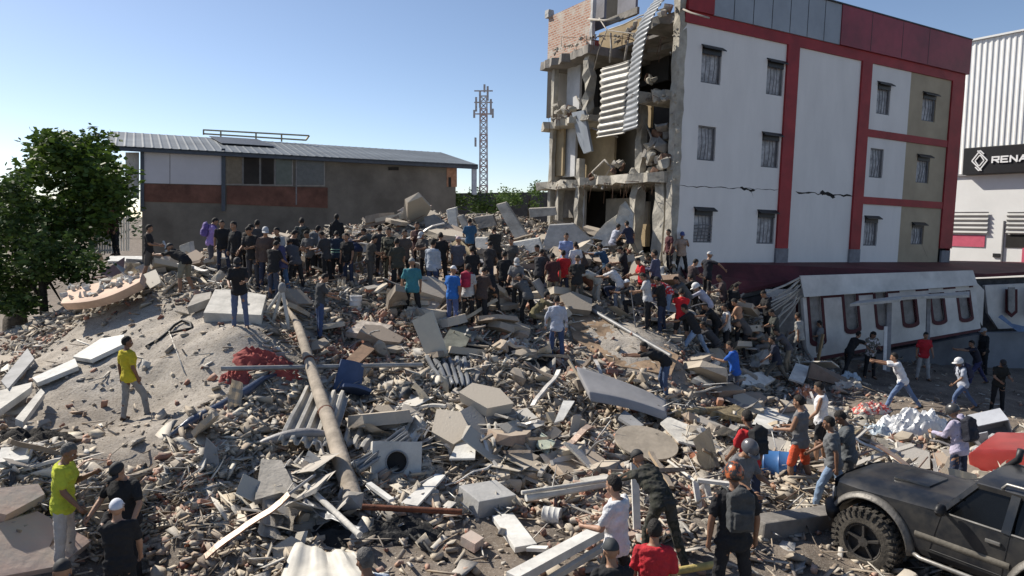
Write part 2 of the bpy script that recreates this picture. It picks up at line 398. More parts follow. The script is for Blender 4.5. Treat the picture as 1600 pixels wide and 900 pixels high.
for uc in (U1, U2, (U3+LEN)/2):
    mb = MB(); strip(mb, uc-.36, -3.5, uc+.36, fp(1225, 388)[1]-.004, .1); mb.build('column_base', [M('grey_plinth', (.22, .22, .24), .8)], block)
UG = fp(1309, 50)[0]; UG0 = fp(1112, 10)[0]
mb = MB(); strip(mb, .08, PAR+.003, UG0, PTOP, .16, 0); strip(mb, UG0+.004, PAR+.003, UG, PTOP+.0, .13, 1); strip(mb, UG+.004, PAR+.003, LEN+.14, PTOP, .17, 2)
mb.prism([B(.2, .03, PAR), B(LEN, .03, PAR), B(LEN, .03, PTOP), B(.2, .03, PTOP)], bv*.15, 2)
mb.prism([B(.2, DEP-.03, PAR), B(LEN, DEP-.03, PAR), B(LEN, DEP-.03, PTOP-.4), B(.2, DEP-.03, PTOP-.4)], -bv*.15, 0)
mb.build('parapet', [mRED, mGREY, mDRED], block)
mb = MB(); n_ = 7
for i in range(n_): uu = UG0+(UG-UG0)*i/n_; strip(mb, uu-.015, PAR+.01, uu+.015, PTOP-.01, .136)
for uu in (UG+2, UG+4.2, UG+6.2): strip(mb, uu-.012, PAR+.01, uu+.012, PTOP-.01, .176)
mb.prism([B(.1, -.2, PTOP+.002), B(LEN+.16, -.2, PTOP+.002), B(LEN+.16, .2, PTOP+.002), B(.1, .2, PTOP+.002)], bw_*.05)
mb.build('cladding_joint', [mBLK], block)
for i, (u0, w0, u1, w1) in enumerate(wr):
    f = MB(); t = .05
    for a, b, c, d in ((u0, w0, u0+t, w1), (u1-t, w0, u1, w1), (u0+t, w0, u1-t, w0+t), (u0+t, w1-t, u1-t, w1)): f.prism([B(a, .06, b), B(c, .06, b), B(c, .06, d), B(a, .06, d)], bv*.06)
    win = f.build('window', [mBARS], block)
    MB().prism([B(u0+.01, .14, w0+.01), B(u1-.01, .14, w0+.01), B(u1-.01, .14, w1-.01), B(u0+.01, .14, w1-.01)], bv*.02).build('pane', [mPANE], win)
    g = MB(); k = 5
    for j in range(1, k):
        uu = u0+(u1-u0)*j/k; dx = random.uniform(-.05, .05)
        g.tube([B(uu, .03, w0+.03), B(uu+dx, -.03, (w0+w1)/2), B(uu, .03, w1-.05)], .016, n=5)
    if i in (4,):
        for j in range(1, 6): ww = w0+(w1-w0)*.6*j/6; g.tube([B(u0+.03, .0, ww), B((u0+u1)/2, -.03, ww+.04), B(u1-.03, .0, ww)], .016, n=5)
    g.build('window_bars', [mBARS], win)
    if i not in (2, 8):
        h = MB(); e = .05; hh = w1-(w1-w0)*.2
        h.add([B(u0-e, .0, w1+.06), B(u1+e, .0, w1+.06), B(u1+e+.03, -.17, w1-.06), B(u0-e+.03, -.17, w1-.06), B(u0-e, .0, w1+.02), B(u1+e, .0, w1+.02), B(u1+e+.03, -.17, w1-.10), B(u0-e+.03, -.17, w1-.10)],
              [(0, 1, 2, 3), (7, 6, 5, 4), (0, 4, 5, 1), (3, 2, 6, 7), (0, 3, 7, 4), (1, 5, 6, 2)])
        h.prism([B(u0+.03, -.02, hh), B(u1-.03, -.02, hh), B(u1-.03, -.02, w1-.04), B(u0+.03, -.02, w1-.04)], bv*.04)
        h.build('window_hood', [mBLK], win)
# cracks along the floor line: dark jagged gouges
def crack(mb, pxs, wd):
    top, bot = [], []
    for i, (x, y) in enumerate(pxs):
        u, w_ = fp(x, y); k = wd*(.4+random.random()) if 0 < i < len(pxs)-1 else .01
        k *= .42; top.append(B(u, -.004, w_+k)); bot.append(B(u, -.004, w_-k*.8))
    n = len(pxs); mb.add(top+bot, [(i, i+1, n+i+1, n+i) for i in range(n-1)])
mb = MB()
def seg(x0, y0, x1, y1, n, j=1.6): return [(x0+(x1-x0)*i/n, y0+(y1-y0)*i/n+random.uniform(-j, j)) for i in range(n+1)]
crack(mb, seg(1050, 290, 1216, 297, 26, 1.2), .035); crack(mb, seg(1156, 293, 1180, 299, 7), .11); crack(mb, seg(1243, 300, 1333, 307, 18), .085); crack(mb, seg(1281, 300, 1305, 308, 6, 1), .22)
crack(mb, [(1171, 296), (1175, 302), (1177, 309)], .05); crack(mb, seg(1353, 310, 1462, 320, 14), .03); crack(mb, [(1440, 381), (1444, 391), (1449, 402)], .03)
mb.build('crack', [mDARK], block, fix=False)
# ---- the torn end: floor slabs, columns, inner walls
def rag(p, a=.08): return p+Vector([random.uniform(-a, a) for _ in range(3)])
def slab_edge(mb, v0, v1, w0, th, ulo=-.35, uhi=4.5, n=14, mi=0, j=.12):
    vs, fs = [], []
    for i in range(n+1):
        v = v0+(v1-v0)*i/n; e = ulo+random.uniform(-j, j)*2.2
        vs += [B(uhi, v, w0), B(e+random.uniform(-j, j), v, w0+random.uniform(-j, j)*.5), B(e, v, w0+th+random.uniform(-j, j)*.4), B(uhi, v, w0+th)]
    for i in range(n):
        for k in range(4): a = i*4+k; b = i*4+(k+1) % 4; fs.append((a, b, b+4, a+4))
    fs += [(3, 2, 1, 0), (4*n, 4*n+1, 4*n+2, 4*n+3)]; mb.add(vs, fs, mi)
wF1 = lp(950, 288)[1]; wF2 = wF1+2.95; wF3 = wF2+3.0
mb = MB(); slab_edge(mb, .26, DEP+.1, wF1-.05, .34); mb.build('floor_slab', [mCONC], block)
mb = MB(); slab_edge(mb, lp(930, 180)[0], DEP+.1, wF2-.25, .3, j=.1); slab_edge(mb, .3, lp(1012, 150)[0], wF2-.05, .42, ulo=-.5, j=.2, n=6); mb.build('floor_slab', [mCONC], block)
mb = MB(); slab_edge(mb, lp(932, 60)[0], DEP+.1, wF3-.45, .36, j=.07); slab_edge(mb, 0.3, lp(1000, 60)[0], wF3-.1, .35, ulo=.1, n=6); slab_edge(mb, lp(1000, 60)[0], lp(932, 60)[0], wF3-.3, .25, ulo=2.2, n=6); mb.build('floor_slab', [mCONCD], block)
mb = MB()
def col(mb, v, w0, w1, s=.32, u=0., j=.05, mi=0, n=8):
    vs, fs = [], []
    for i in range(n+1):
        w_ = w0+(w1-w0)*i/n
        for a, b in ((-1, -1), (1, -1), (1, 1), (-1, 1)): vs.append(B(u+a*s/2+random.uniform(-j, j), v+b*s/2+random.uniform(-j, j), w_))
    for i in range(n):
        for k in range(4): a = i*4+k; b = i*4+(k+1) % 4; fs.append((a, b, b+4, a+4))
    fs += [(3, 2, 1, 0), tuple(4*n+k for k in range(4))]; mb.add(vs, fs, mi)
V0 = lp(1050, 200)[0]; VC = lp(921, 120)[0]; VG1 = lp(905, 320)[0]; VG2 = lp(993, 320)[0]; VL = lp(862, 200)[0]
col(mb, .14, -3.5, wF3+.9, .34, 0., .035, n=40); col(mb, VC, wF2-.2, wF3, .34, 0, .09, n=10); col(mb, VL, -3.5, wF3+1.5, .22, .1, .03, n=16)
col(mb, VG1, wF1-3.5, wF1+1.2, .26, -.02, .04, n=12); col(mb, VG2, -3.5, wF1, .42, .1, .09, n=12); col(mb, lp(1030, 350)[0], -3.5, wF1, .5, .15, .06, n=10)
col(mb, lp(999, 230)[0], wF1+.2, wF2, .3, .1, .06); col(mb, lp(868, 330)[0], -3.5, wF1, .3, .2, .05)
mb.build('column', [mCONC], block)
def ip(mb, xs, ys, depth, mi, th=.12):
    """inner wall panel seen through the end: pixel box on the end plane, pushed depth metres into the block"""
    v0 = lp(xs[0], (ys[0]+ys[1])/2, depth)[0]; v1 = lp(xs[1], (ys[0]+ys[1])/2, depth)[0]; xm = (xs[0]+xs[1])/2; w0 = lp(xm, ys[1], depth)[1]; w1 = lp(xm, ys[0], depth)[1]
    mb.prism([B(depth, v0, w0), B(depth, v1, w0), B(depth, v1, w1), B(depth, v0, w1)], bu*th, mi)
mb = MB()
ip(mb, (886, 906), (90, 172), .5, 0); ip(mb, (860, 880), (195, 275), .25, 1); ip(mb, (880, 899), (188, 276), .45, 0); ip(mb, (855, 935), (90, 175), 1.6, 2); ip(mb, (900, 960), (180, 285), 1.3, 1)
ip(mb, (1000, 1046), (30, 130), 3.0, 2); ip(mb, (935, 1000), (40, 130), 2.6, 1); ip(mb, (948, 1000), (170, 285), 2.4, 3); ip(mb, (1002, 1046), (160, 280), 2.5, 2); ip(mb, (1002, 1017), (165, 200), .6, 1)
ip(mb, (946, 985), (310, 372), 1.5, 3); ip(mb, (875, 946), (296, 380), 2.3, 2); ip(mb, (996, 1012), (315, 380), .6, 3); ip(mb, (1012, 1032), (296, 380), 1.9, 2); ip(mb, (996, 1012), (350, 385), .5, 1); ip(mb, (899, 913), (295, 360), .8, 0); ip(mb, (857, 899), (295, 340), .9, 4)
mb.build('inner_wall', [mINTW, M('tan_inner_wall', (.36, .28, .17), .9, var=.2, scale=1), mDARK, mINT, mCONCD], block)  # the near black panels carry the rooms' shade in their colour
# near black wall: the shade deep in the rooms painted as its colour
MB().prism([B(4.4, .25, -3.5), B(4.4, DEP, -3.5), B(4.4, DEP, PAR), B(4.4, .25, PAR)], bu*.1).build('room_shade_wall', [mDARK], block)
# roof deck
MB().prism([B(1.2, .2, PAR-.15), B(LEN-.05, .2, PAR-.15), B(LEN-.05, DEP-.05, PAR-.15), B(1.2, DEP-.05, PAR-.15)], bw_*.12).build('roof_deck', [mCONCD], block)
# top storey stub: brick infill, its edge post, a room behind
def brick_mat():
    m, n, b = _nodes('old_bricks'); L = n.links.new
    t = n.nodes.new('ShaderNodeTexBrick'); tc = n.nodes.new('ShaderNodeTexCoord'); L(tc.outputs['UV'], t.inputs['Vector'])
    t.inputs['Scale'].default_value = 1; t.inputs['Brick Width'].default_value = .26; t.inputs['Row Height'].default_value = .11; t.inputs['Mortar Size'].default_value = .018
    t.inputs['Color1'].default_value = (.30, .13, .08, 1); t.inputs['Color2'].default_value = (.42, .25, .18, 1); t.inputs['Mortar'].default_value = (.44, .41, .36, 1)
    n1 = n.nodes.new('ShaderNodeTexNoise'); n1.inputs['Scale'].default_value = 1.8; n1.inputs['Detail'].default_value = 7; L(tc.outputs['UV'], n1.inputs['Vector'])
    mr = n.nodes.new('ShaderNodeMapRange'); mr.inputs['From Min'].default_value = .5; mr.inputs['From Max'].default_value = .68; L(n1.outputs[0], mr.inputs['Value'])
    mx = n.nodes.new('ShaderNodeMix'); mx.data_type = 'RGBA'; L(mr.outputs[0], mx.inputs['Factor']); L(t.outputs[0], mx.inputs['A']); mx.inputs['B'].default_value = (.44, .40, .35, 1)
    L(mx.outputs['Result'], b.inputs['Base Color']); b.inputs['Roughness'].default_value = .95
    bp = n.nodes.new('ShaderNodeBump'); bp.inputs['Strength'].default_value = .8; bp.inputs['Distance'].default_value = .02; L(t.outputs['Fac'], bp.inputs['Height']); bp.invert = True; L(bp.outputs[0], b.inputs['Normal']); return m
bkm = brick_mat()
v1 = lp(925, 30)[0]; v2 = DEP+.05; wb = wF3-.08; wt = wb+2.1
me_o = MB().prism([B(-.02, v1, wb), B(-.02, v2, wb), B(-.02, v2, wt), B(-.02, v1, wt)], bu*.15)
br = me_o.build('brick_panel', [bkm], block, fix=False)
uvl = br.data.uv_layers.new(name='uv')
for lo_ in br.data.loops:
    c = pmat(block) @ br.data.vertices[lo_.vertex_index].co-BA; uvl.data[lo_.index].uv = (c.dot(bv), c.dot(bw_))
mb = MB(); col(mb, v1-.1, wb-.3, wt, .16, -.03, .02); col(mb, v2-.05, wt-.05, wt+.3, .3, 0, .03, n=2); mb.build('edge_post', [mINTW], block)
mb = MB(); ip(mb, (928, 944), (-12, 45), .6, 0); ip(mb, (944, 965), (-12, 30), 1.4, 1); ip(mb, (965, 993), (-12, 28), .9, 0); ip(mb, (928, 995), (24, 34), .7, 2); mb.build('roof_room_wall', [M('grey_room_wall', (.2, .2, .23), .8, scale=1.4), mDARK, mCONCD], block)
# bent bars and pipes out of the break
mb = MB()
def lpt(px, py, u): v, w_ = lp(px, py, u); return B(u, v, w_)
for ptsx in ([(936, 28), (948, 47), (985, 52), (1000, 52)], [(948, 47), (975, 38), (1000, 25), (1048, 10)], [(948, 47), (943, 60), (935, 80), (928, 110)], [(985, 50), (980, 70), (976, 95)], [(954, 52), (955, 75), (953, 98)],
             [(925, 200), (945, 208), (965, 214)], [(920, 30), (945, 32), (960, 30)], [(900, 150), (906, 160), (912, 178)], [(1062, 12), (1080, 20), (1108, 28)], [(925, 270), (945, 250), (955, 262), (940, 285)],
             [(1010, 195), (1018, 215), (1012, 240)], [(870, 175), (880, 168), (890, 176)]):
    MB().tube([lpt(x, y, -.15+random.uniform(-.1, .1)) for x, y in ptsx], random.choice([.025, .035, .05]), n=6).build('bent_bar', [M('dusty_bar', (.36, .33, .29), .8)], block, smooth=True)
for _ in range(46):      # thin reinforcement sticking out of the broken edges
    x = random.uniform(862, 1046); y = random.choice([288, 184 if x < 925 else 60, 60 if x < 1000 else 152])+random.uniform(-4, 4); u_ = -.35
    p0 = lpt(x, y, u_); d = -bu*random.uniform(.1, .6)+bv*random.uniform(-.3, .3); p1 = p0+d; p2 = p1+Vector((random.uniform(-.15, .15), random.uniform(-.15, .15), -random.uniform(.05, .9)))
    MB().tube([p0, p1, p2], random.choice([.008, .012, .016]), n=5).build('reinforcement_bar', [M('rusty_bar', (.12, .07, .045), .9)], block, smooth=True)
# rubble lodged on the broken floors
def chunk_mesh(name, sx, sy, sz, n=14, flat=.0):
    bm = bmesh.new()
    for i in range(n):
        p = Vector([random.uniform(-1, 1) for _ in range(3)])
        m_ = max(abs(p.x), abs(p.y), abs(p.z)); p /= m_**.75
        bm.verts.new((p.x*sx/2, p.y*sy/2, p.z*sz/2))
    r = bmesh.ops.convex_hull(bm, input=bm.verts); bmesh.ops.delete(bm, geom=[g for g in r['geom_interior'] if isinstance(g, bmesh.types.BMVert)], context='VERTS')
    return bm
def add_bm(mb, bm, mat4, mi=0):
    bm.verts.index_update(); mb.add([mat4 @ v.co for v in bm.verts], [[v.index for v in f.verts] for f in bm.faces], mi); bm.free()
def blob(mb, c, s, mi=0, n=14):
    add_bm(mb, chunk_mesh('', *s, n=n), Matrix.Translation(c) @ erot(random.uniform(-.5, .5), random.uniform(-.5, .5), random.uniform(0, 6)).to_4x4(), mi)
mb = MB()
for px, py, s, k in ((875, 168, .5, 5), (890, 175, .4, 4), (1030, 148, .5, 6), (1022, 125, .3, 4), (1035, 205, .5, 5), (1025, 225, .5, 9), (1015, 245, .5, 8), (1035, 255, .5, 8), (1025, 268, .5, 6), (965, 262, .4, 6), (985, 275, .35, 5), (1040, 15, .4, 5), (990, 40, .3, 4), (900, 280, .2, 5), (930, 276, .25, 6)):
    for _ in range(k): a = lpt(px+random.uniform(-9, 9), py+random.uniform(-8, 8), random.uniform(-.3, .3)); blob(mb, a, [s*random.uniform(.4, 1.1) for _ in range(3)], random.choice([0, 0, 1, 2]))
for _ in range(150):
    e_, y_ = random.choice([((858, 1000), 288), ((860, 920), 184), ((862, 925), None), ((1000, 1046), 152), ((925, 1000), 60), ((1048, 1060), None)])
    x = random.uniform(*e_); y = (82-(x-862)*.42+random.uniform(-3, 5)) if (y_ is None and x < 1000) else (random.uniform(10, 290) if y_ is None else y_+random.uniform(-5, 6))
    s_ = random.uniform(.05, .2); blob(mb, lpt(x, y, random.uniform(-.42, -.2) if x < 1046 else random.uniform(-.25, -.12)), [s_*random.uniform(.5, 1.3) for _ in range(3)], random.choice([0, 0, 1]), 10)
lod = mb.build('lodged_debris', [mCONC, mCONCD, M('brown_debris', (.16, .09, .06), .9, var=.4, scale=5)], block, fix=False)
lod['kind'] = 'stuff'
# corrugated sheets hanging off the end
def corr(name, label, path, width_dir, wd, mat, amp=.03, pitch=.2, along=True, cat='roof sheet', thick=.012):
    """sheet swept along path (world points), ribs across the path when along is False"""
    n = len(path); L_ = [0]
    for a, b in zip(path, path[1:]): L_.append(L_[-1]+(Vector(b)-Vector(a)).length)
    tot = L_[-1]; nv = int(tot/(pitch/6)) if not along else 24; nu = 10 if not along else int(wd/(pitch/6))
    def P_(t):
        s = t*tot
        for i in range(n-1):
            if s <= L_[i+1]+1e-6: k = (s-L_[i])/(L_[i+1]-L_[i]); break
        p0, p1, p2, p3 = [Vector(path[max(0, min(n-1, i+d))]) for d in (-1, 0, 1, 2)]
        return .5*((2*p1)+(-p0+p2)*k+(2*p0-5*p1+4*p2-p3)*k*k+(-p0+3*p1-3*p2+p3)*k**3)
    wdv = Vector(width_dir).normalized()
    def fn(a, b):
        p = P_(b); d = (P_(min(1, b+.02))-P_(max(0, b-.02))).normalized(); nn = d.cross(wdv).normalized()
        ph = (b*tot if not along else a*wd)/pitch*2*math.pi
        return p+wdv*(a-.5)*wd*(1+.04*math.sin(b*9))+nn*(amp*math.sin(ph)+.03*math.sin(a*4+b*7))
    mb = MB(); mb.grid(fn, nu, nv, thick=None)
    o = mb.build(name, [mat], smooth=True); s = o.modifiers.new('s', 'SOLIDIFY'); s.thickness = thick
    return tag(o, label, cat)
mLIT = M('lit_sheet', (.42, .40, .36), .5, var=.25, scale=1.5, bump=.1, metal=.1)  # paler, warmer base colour puts the sun on this sheet into its tone
corr('hanging_sheet', 'long curved corrugated roof strip hanging down the torn end of the block', [lpt(1058, -30, -1.1), lpt(1030, 0, -1.1), lpt(1006, 40, -1.05), lpt(995, 90, -.9), lpt(988, 150, -.8), lpt(985, 203, -.8)], bv*.8+bu*.25, 1.35, mGALV, amp=.022, pitch=.2, along=False)
corr('hanging_sheet', 'wide pale ribbed sheet draped below the upper torn floor of the block', [lpt(962, 100, -.5), lpt(960, 130, -.62), lpt(957, 180, -.6), lpt(955, 212, -.45)], bv, 1.75, mLIT, amp=.05, pitch=.24, along=False)
def free_slab(name, label, cat, poly, off, mat, group=None, bevel=0.):
    return tag(MB().prism([Vector(p) for p in poly], off).build(name, [mat], bevel=bevel), label, cat, group)
free_slab('hanging_slab', 'grey wall slab dangling from the second floor ledge of the block', 'wall slab', [lpt(893, 176, -.4), lpt(912, 172, -.5), lpt(924, 236, -.15), lpt(912, 240, -.1), lpt(904, 222, -.2)], bu*.12, mGREY)
# white panels fallen against the foot of the broken end
for poly, lab in (([(925, 372), (944, 350), (972, 330), (980, 336), (962, 360), (945, 376)], 'crumpled cream plaster panel leaning at the foot of the block'),
                  ([(962, 345), (968, 322), (976, 315), (990, 335), (988, 362), (970, 366)], 'pointed white sheet standing upright under the torn end'),
                  ([(936, 385), (950, 362), (968, 356), (960, 384)], 'small bent pale panel below the pointed white sheet')):
    q = MB().prism([at(x, y, 27.4+random.uniform(-.25, .25)) for x, y in poly], Vector((.05, .1, .03))).build('plaster_panel', [M('white_plaster', (.66, .64, .58), .8, var=.25, scale=2.5, bump=.3)]); tag(q, lab, 'wall panel')

# ---- glimpse of plant on the roof
# ---- car showroom with the black sign
RA = at(1550, 410, 44.0); rdir = Vector((.53, -.85, 0)).normalized(); rn = Vector((-.85, -.53, 0)).normalized()
def rp(px, py, off=0.): return plane_hit(px, py, RA+rn*off, rn)
show = thing('showroom', 'white car showroom with ribbed upper wall behind the red and white block', 'building', (RA.x, RA.y, -.5))
def rz(px, py): q = rp(px, py)-RA; return q.dot(rdir), q.z
mSW = M('showroom_white', (.74, .745, .73), .6, var=.06, scale=.4, bump=.03)
def RP(s, z, off=0.): return RA+rdir*s+rn*off+Vector((0, 0, z))
sL = rz(1470, 200)[0]-4; sR = rz(1600, 200)[0]+9; zT = rz(1550, 59)[1]; zM = rz(1550, 270)[1]; zB = -2.6
mb = MB(); mb.prism([RP(sL, zB), RP(sR, zB), RP(sR, zM), RP(sL, zM)], -rn*16); mb.build('wall', [mSW], show)
n_ = int((sR-sL)/.08)
MB().grid(lambda a, b: RP(sL+(sR-sL)*a, zM+(zT-zM)*b, .06+.022*(1 if (int(a*n_) % 4) < 2 else -1)), n_, 1).build('ribbed_wall', [M('ribbed_white', (.76, .76, .74), .6, var=.05, scale=.6, bump=.0)], show)
mb = MB(); mb.prism([RP(sL, zM+.01), RP(sR, zM+.01), RP(sR, zT), RP(sL, zT)], -rn*15.8); mb.build('upper_block', [mSW], show)
MB().prism([RP(sL-.1, zT+.01, .2), RP(sR+.1, zT+.01, .2), RP(sR+.1, zT+.12, .2), RP(sL-.1, zT+.12, .2)], -rn*16.2).build('roof_edge', [mSW], show)
# flashing line, shutters, red strip, window, service hatch
MB().prism([RP(sL, zM-.12, .14), RP(sR, zM-.12, .14), RP(sR, zM-.02, .14), RP(sL, zM-.02, .14)], -rn*.13).build('flashing', [M('joint_grey', (.35, .35, .36), .6)], show)
def panel(nm, x0, y0, x1, y1, off, mat, par=show):
    a = rz(x0, (y0+y1)/2)[0]; b = rz(x1, (y0+y1)/2)[0]; xm = (x0+x1)/2; c = rz(xm, y1)[1]; d = rz(xm, y0)[1]
    return MB().prism([RP(a, c, off), RP(b, c, off), RP(b, d, off), RP(a, d, off)], -rn*(off-.005)).build(nm, [mat], par)
def shut(x0, y0, x1, y1):
    a = rz(x0, (y0+y1)/2)[0]; b = rz(x1, (y0+y1)/2)[0]; xm = (x0+x1)/2; c = rz(xm, y1)[1]; d = rz(xm, y0)[1]
    MB().grid(lambda s, t: RP(a+(b-a)*s, c+(d-c)*t, .12+.05*math.sin(t*2*math.pi*5)), 2, 60).build('shutter', [M('shutter_metal', (.40, .40, .39), .5, var=.08, scale=.8, bump=.02, metal=.2)], show)
shut(1470, 331, 1545, 365); shut(1574, 331, 1660, 366)
mPINK = M('pink_red_paint', (.55, .10, .16), .6, var=.1)
panel('red_strip', 1470, 367, 1539, 385, .05, mPINK); panel('lower_window', 1572, 367, 1660, 388, .04, mDARK); panel('vent', 1552, 396, 1563, 402, .08, mBLK)
panel('drain_pipe', 1566.5, 345, 1568.5, 412, .1, mBARS); panel('red_strip', 1597, 388, 1640, 415, .05, mPINK)
# sign board, a thing fixed to the wall: emblem and lettering
c0 = rz(1512, 250); c1 = rz(1600, 250); zs0 = rz(1530, 273)[1]; zs1 = rz(1530, 231)[1]; sl0 = c0[0]; slen = 10.2
sign = thing('sign_board', 'black sign with white diamond emblem and white letters on the showroom', 'sign', tuple(RP(sl0, zs0, .3)))
def rsb(mb, s0, z0, s1, z1, off, th, mi=0): mb.prism([RP(s0, z0, off), RP(s1, z0, off), RP(s1, z1, off), RP(s0, z1, off)], -rn*th, mi)
mb = MB(); rsb(mb, sl0, zs0, sl0+slen, zs1, .55, .4); mb.build('board', [M('sign_black', (.012, .012, .014), .45, var=.1)], sign, bevel=.03)
mLET = M('sign_white', (.8, .8, .8), .5, var=.03)
zc = (zs0+zs1)/2; hs = (zs1-zs0); sc0 = rz(1538, 250)[0]
mb = MB()
def rib(ptsx, wd=.075):
    for (a, b), (c, d) in zip(ptsx, ptsx[1:]): mb.bar(RP(sc0+a, zc+b, .585), RP(sc0+c, zc+d, .585), wd, .05, up=rn)
k = hs*.37
# two interlocking open lozenges
rib([(.12*k/.5, -k), (-.44*k/.62, 0), (.0, k), (.22*k/.6, k*.62)], .07); rib([(-.12*k/.5, k), (.44*k/.62, 0), (.0, -k), (-.22*k/.6, -k*.62)], .07)
rib([(-.02, -k*.55), (-.26*k/.62, 0), (0, k*.55)], .06); rib([(.02, k*.55), (.26*k/.62, 0), (0, -k*.55)], .06)
mb.build('emblem', [mLET], sign)
mb = MB(); lh = hs*.195; lw = lh*1.05; st = .09; x = rz(1558, 250)[0]
GL = {'R': [(0, 0, 0, 1), (0, 1, 1, 1), (1, 1, 1, .45), (1, .45, 0, .45), (.45, .45, 1, 0)], 'E': [(0, 0, 0, 1), (0, 1, 1, 1), (0, .5, .85, .5), (0, 0, 1, 0)], 'N': [(0, 0, 0, 1), (0, 1, 1, 0), (1, 0, 1, 1)],
      'A': [(0, 0, .5, 1), (.5, 1, 1, 0), (.22, .35, .78, .35)], 'U': [(0, 1, 0, 0), (0, 0, 1, 0), (1, 0, 1, 1)], 'L': [(0, 1, 0, 0), (0, 0, 1, 0)], 'T': [(0, 1, 1, 1), (.5, 1, .5, 0)]}
for ch in 'RENAULT':
    for a, b, c, d in GL[ch]:
        p0 = Vector((x+a*lw, zc-lh/2+b*lh)); p1 = Vector((x+c*lw, zc-lh/2+d*lh)); dd = (p1-p0).normalized()*st*.4
        p0 -= dd; p1 += dd; mb.bar(RP(p0.x, p0.y, .585+random.uniform(0, .004)), RP(p1.x, p1.y, .585), st, .05, up=rn)
    mb.build('letter', [mLET], sign); mb = MB(); x += lw*1.43

# ---- low annex with the maroon roof and the leaning white fascia wall
mMAR = M('maroon_roof', (.115, .022, .028), .75, var=.35, scale=.8, bump=.15, bscale=10)
annex = thing('low_annex', 'long single storey annex with flat maroon roof below the white block', 'building', tuple(at(1400, 560, 30)))
mb = MB(); rf = [at(1085, 470, 25.2), at(1240, 436, 27.6), at(1540, 428, 30.6), at(1660, 422, 31.5), at(1680, 411, 40), at(1470, 407, 36.5), at(1060, 408, 26.6), at(1072, 430, 25.4)]
mb.prism(rf, Vector((0, 0, -.14))); mb.build('roof', [mMAR], annex)
mb = MB(); mb.prism([at(1150, 470, 27.0), at(1245, 447, 28.2), at(1545, 436, 31.4), at(1700, 430, 32.4)]+[at(1700, 560, 32.4), at(1545, 590, 31.4), at(1245, 640, 28.2), at(1150, 640, 27.0)], Vector((.06, .3, 0))); mb.build('back_wall', [M('annex_wall', (.13, .12, .12), .9, var=.3)], annex)
fa = thing('fascia_wall', 'white arcade wall with red edged slots leaning off the annex roof', 'wall', tuple(at(1400, 575, 27.5)))
TL, TR, BR, BL = at(1252, 433, 26.0), at(1520, 424, 28.9), at(1533, 517, 28.6), at(1262, 566, 25.6)
def F(s, t, off=0.):
    p = BL.lerp(BR, s).lerp(TL.lerp(TR, s), t); nn = (BR-BL).cross(TL-BL).normalized()
    if nn.y > 0: nn = -nn
    return p+nn*off
def fst(px, py):
    nn = (TR-TL).cross(TL-BL).normalized(); q = plane_hit(px, py, (TL+BR)/2, nn)
    best = None
    s, t = .5, .5
    for _ in range(30):
        p = F(s, t); ds = (F(s+.01, t)-p)/.01; dt = (F(s, t+.01)-p)/.01; e = q-p
        a = ds.dot(ds); b = ds.dot(dt); c = dt.dot(dt); d = e.dot(ds); f = e.dot(dt); det = a*c-b*b; s += (d*c-b*f)/det; t += (a*f-b*d)/det
    return s, t
SL = [(1267, 457, 1285, 535), (1321, 459, 1340, 516), (1370, 457, 1386, 510), (1412, 468, 1431, 507), (1457, 457, 1474, 503), (1499, 454, 1515, 499)]
ss = [(fst(a, (b+d)/2)[0], fst((a+c)/2, d)[1], fst(c, (b+d)/2)[0], fst((a+c)/2, b)[1]) for a, b, c, d in SL]
mFW = M('fascia_white', (.68, .64, .59), .8, var=.18, scale=.8, bump=.1)
mb = MB(); us = sorted({0, 1, *[a[0] for a in ss], *[a[2] for a in ss]}); 
def fq(mb, s0, t0, s1, t1, off=0., th=.14, mi=0):
    p = [F(s0, t0, off), F(s1, t0, off), F(s1, t1, off), F(s0, t1, off)]; q = [F(s0, t0, off-th), F(s1, t0, off-th), F(s1, t1, off-th), F(s0, t1, off-th)]
    mb.add(p+q, [(0, 1, 2, 3), (7, 6, 5, 4), (0, 4, 5, 1), (1, 5, 6, 2), (2, 6, 7, 3), (3, 7, 4, 0)], mi)
prev = 0.
for s0, t0, s1, t1 in ss:
    fq(mb, prev, .04, s0, .76); fq(mb, s0, .04, s1, t0); fq(mb, s0, t1, s1, .76); prev = s1
fq(mb, prev, .04, 1, .76)
mb.build('wall_panel', [mFW], fa)
mb = MB(); mb.grid(lambda a, b: F(a*1.005-.01, .765+.25*b, .05+.10*math.sin(b*3.1)*0+.12*(1-b)), 12, 3, thick=(0, .1, 0)); mb.build('fascia_top', [mFW], fa)
mb = MB(); e = .006
for i, (s0, t0, s1, t1) in enumerate(ss):
    w1_ = .013; hh = .03
    fq(mb, s0-w1_, t0, s0, t1, .025, .12); fq(mb, s1, t0, s1+w1_, t1, .025, .12)
    n = 8     # rounded foot of the slot
    if i < 3 and i != 1 or True:
        sm, rs = (s0+s1)/2, (s1-s0)/2+w1_
        P0 = [F(sm-rs*math.cos(math.pi*j/n), t0-.05*math.sin(math.pi*j/n), .025) for j in range(n+1)]; P1 = [F(sm-(rs-w1_)*math.cos(math.pi*j/n), t0+.055-.05*math.sin(math.pi*j/n), .025) for j in range(n+1)]
        mb.add(P0+P1, [(j, j+1, n+2+j, n+1+j) for j in range(n)])
    nx = ss[i+1][0]-w1_ if i+1 < len(ss) else .985
    fq(mb, s1+w1_, .735, nx, .762, .024, .1)
fq(mb, 0, .0, 1, .04, .03, .16)
mb.build('slot_trim', [M('maroon_trim', (.085, .014, .018), .7, var=.2)], fa)
for s0, t0, s1, t1 in ss: mb = MB(); fq(mb, s0+.001, t0+.002, s1-.001, t1-.002, -.10, .04); mb.build('slot_back', [M('slot_grey', (.30, .28, .26), .9, var=.2)], fa)
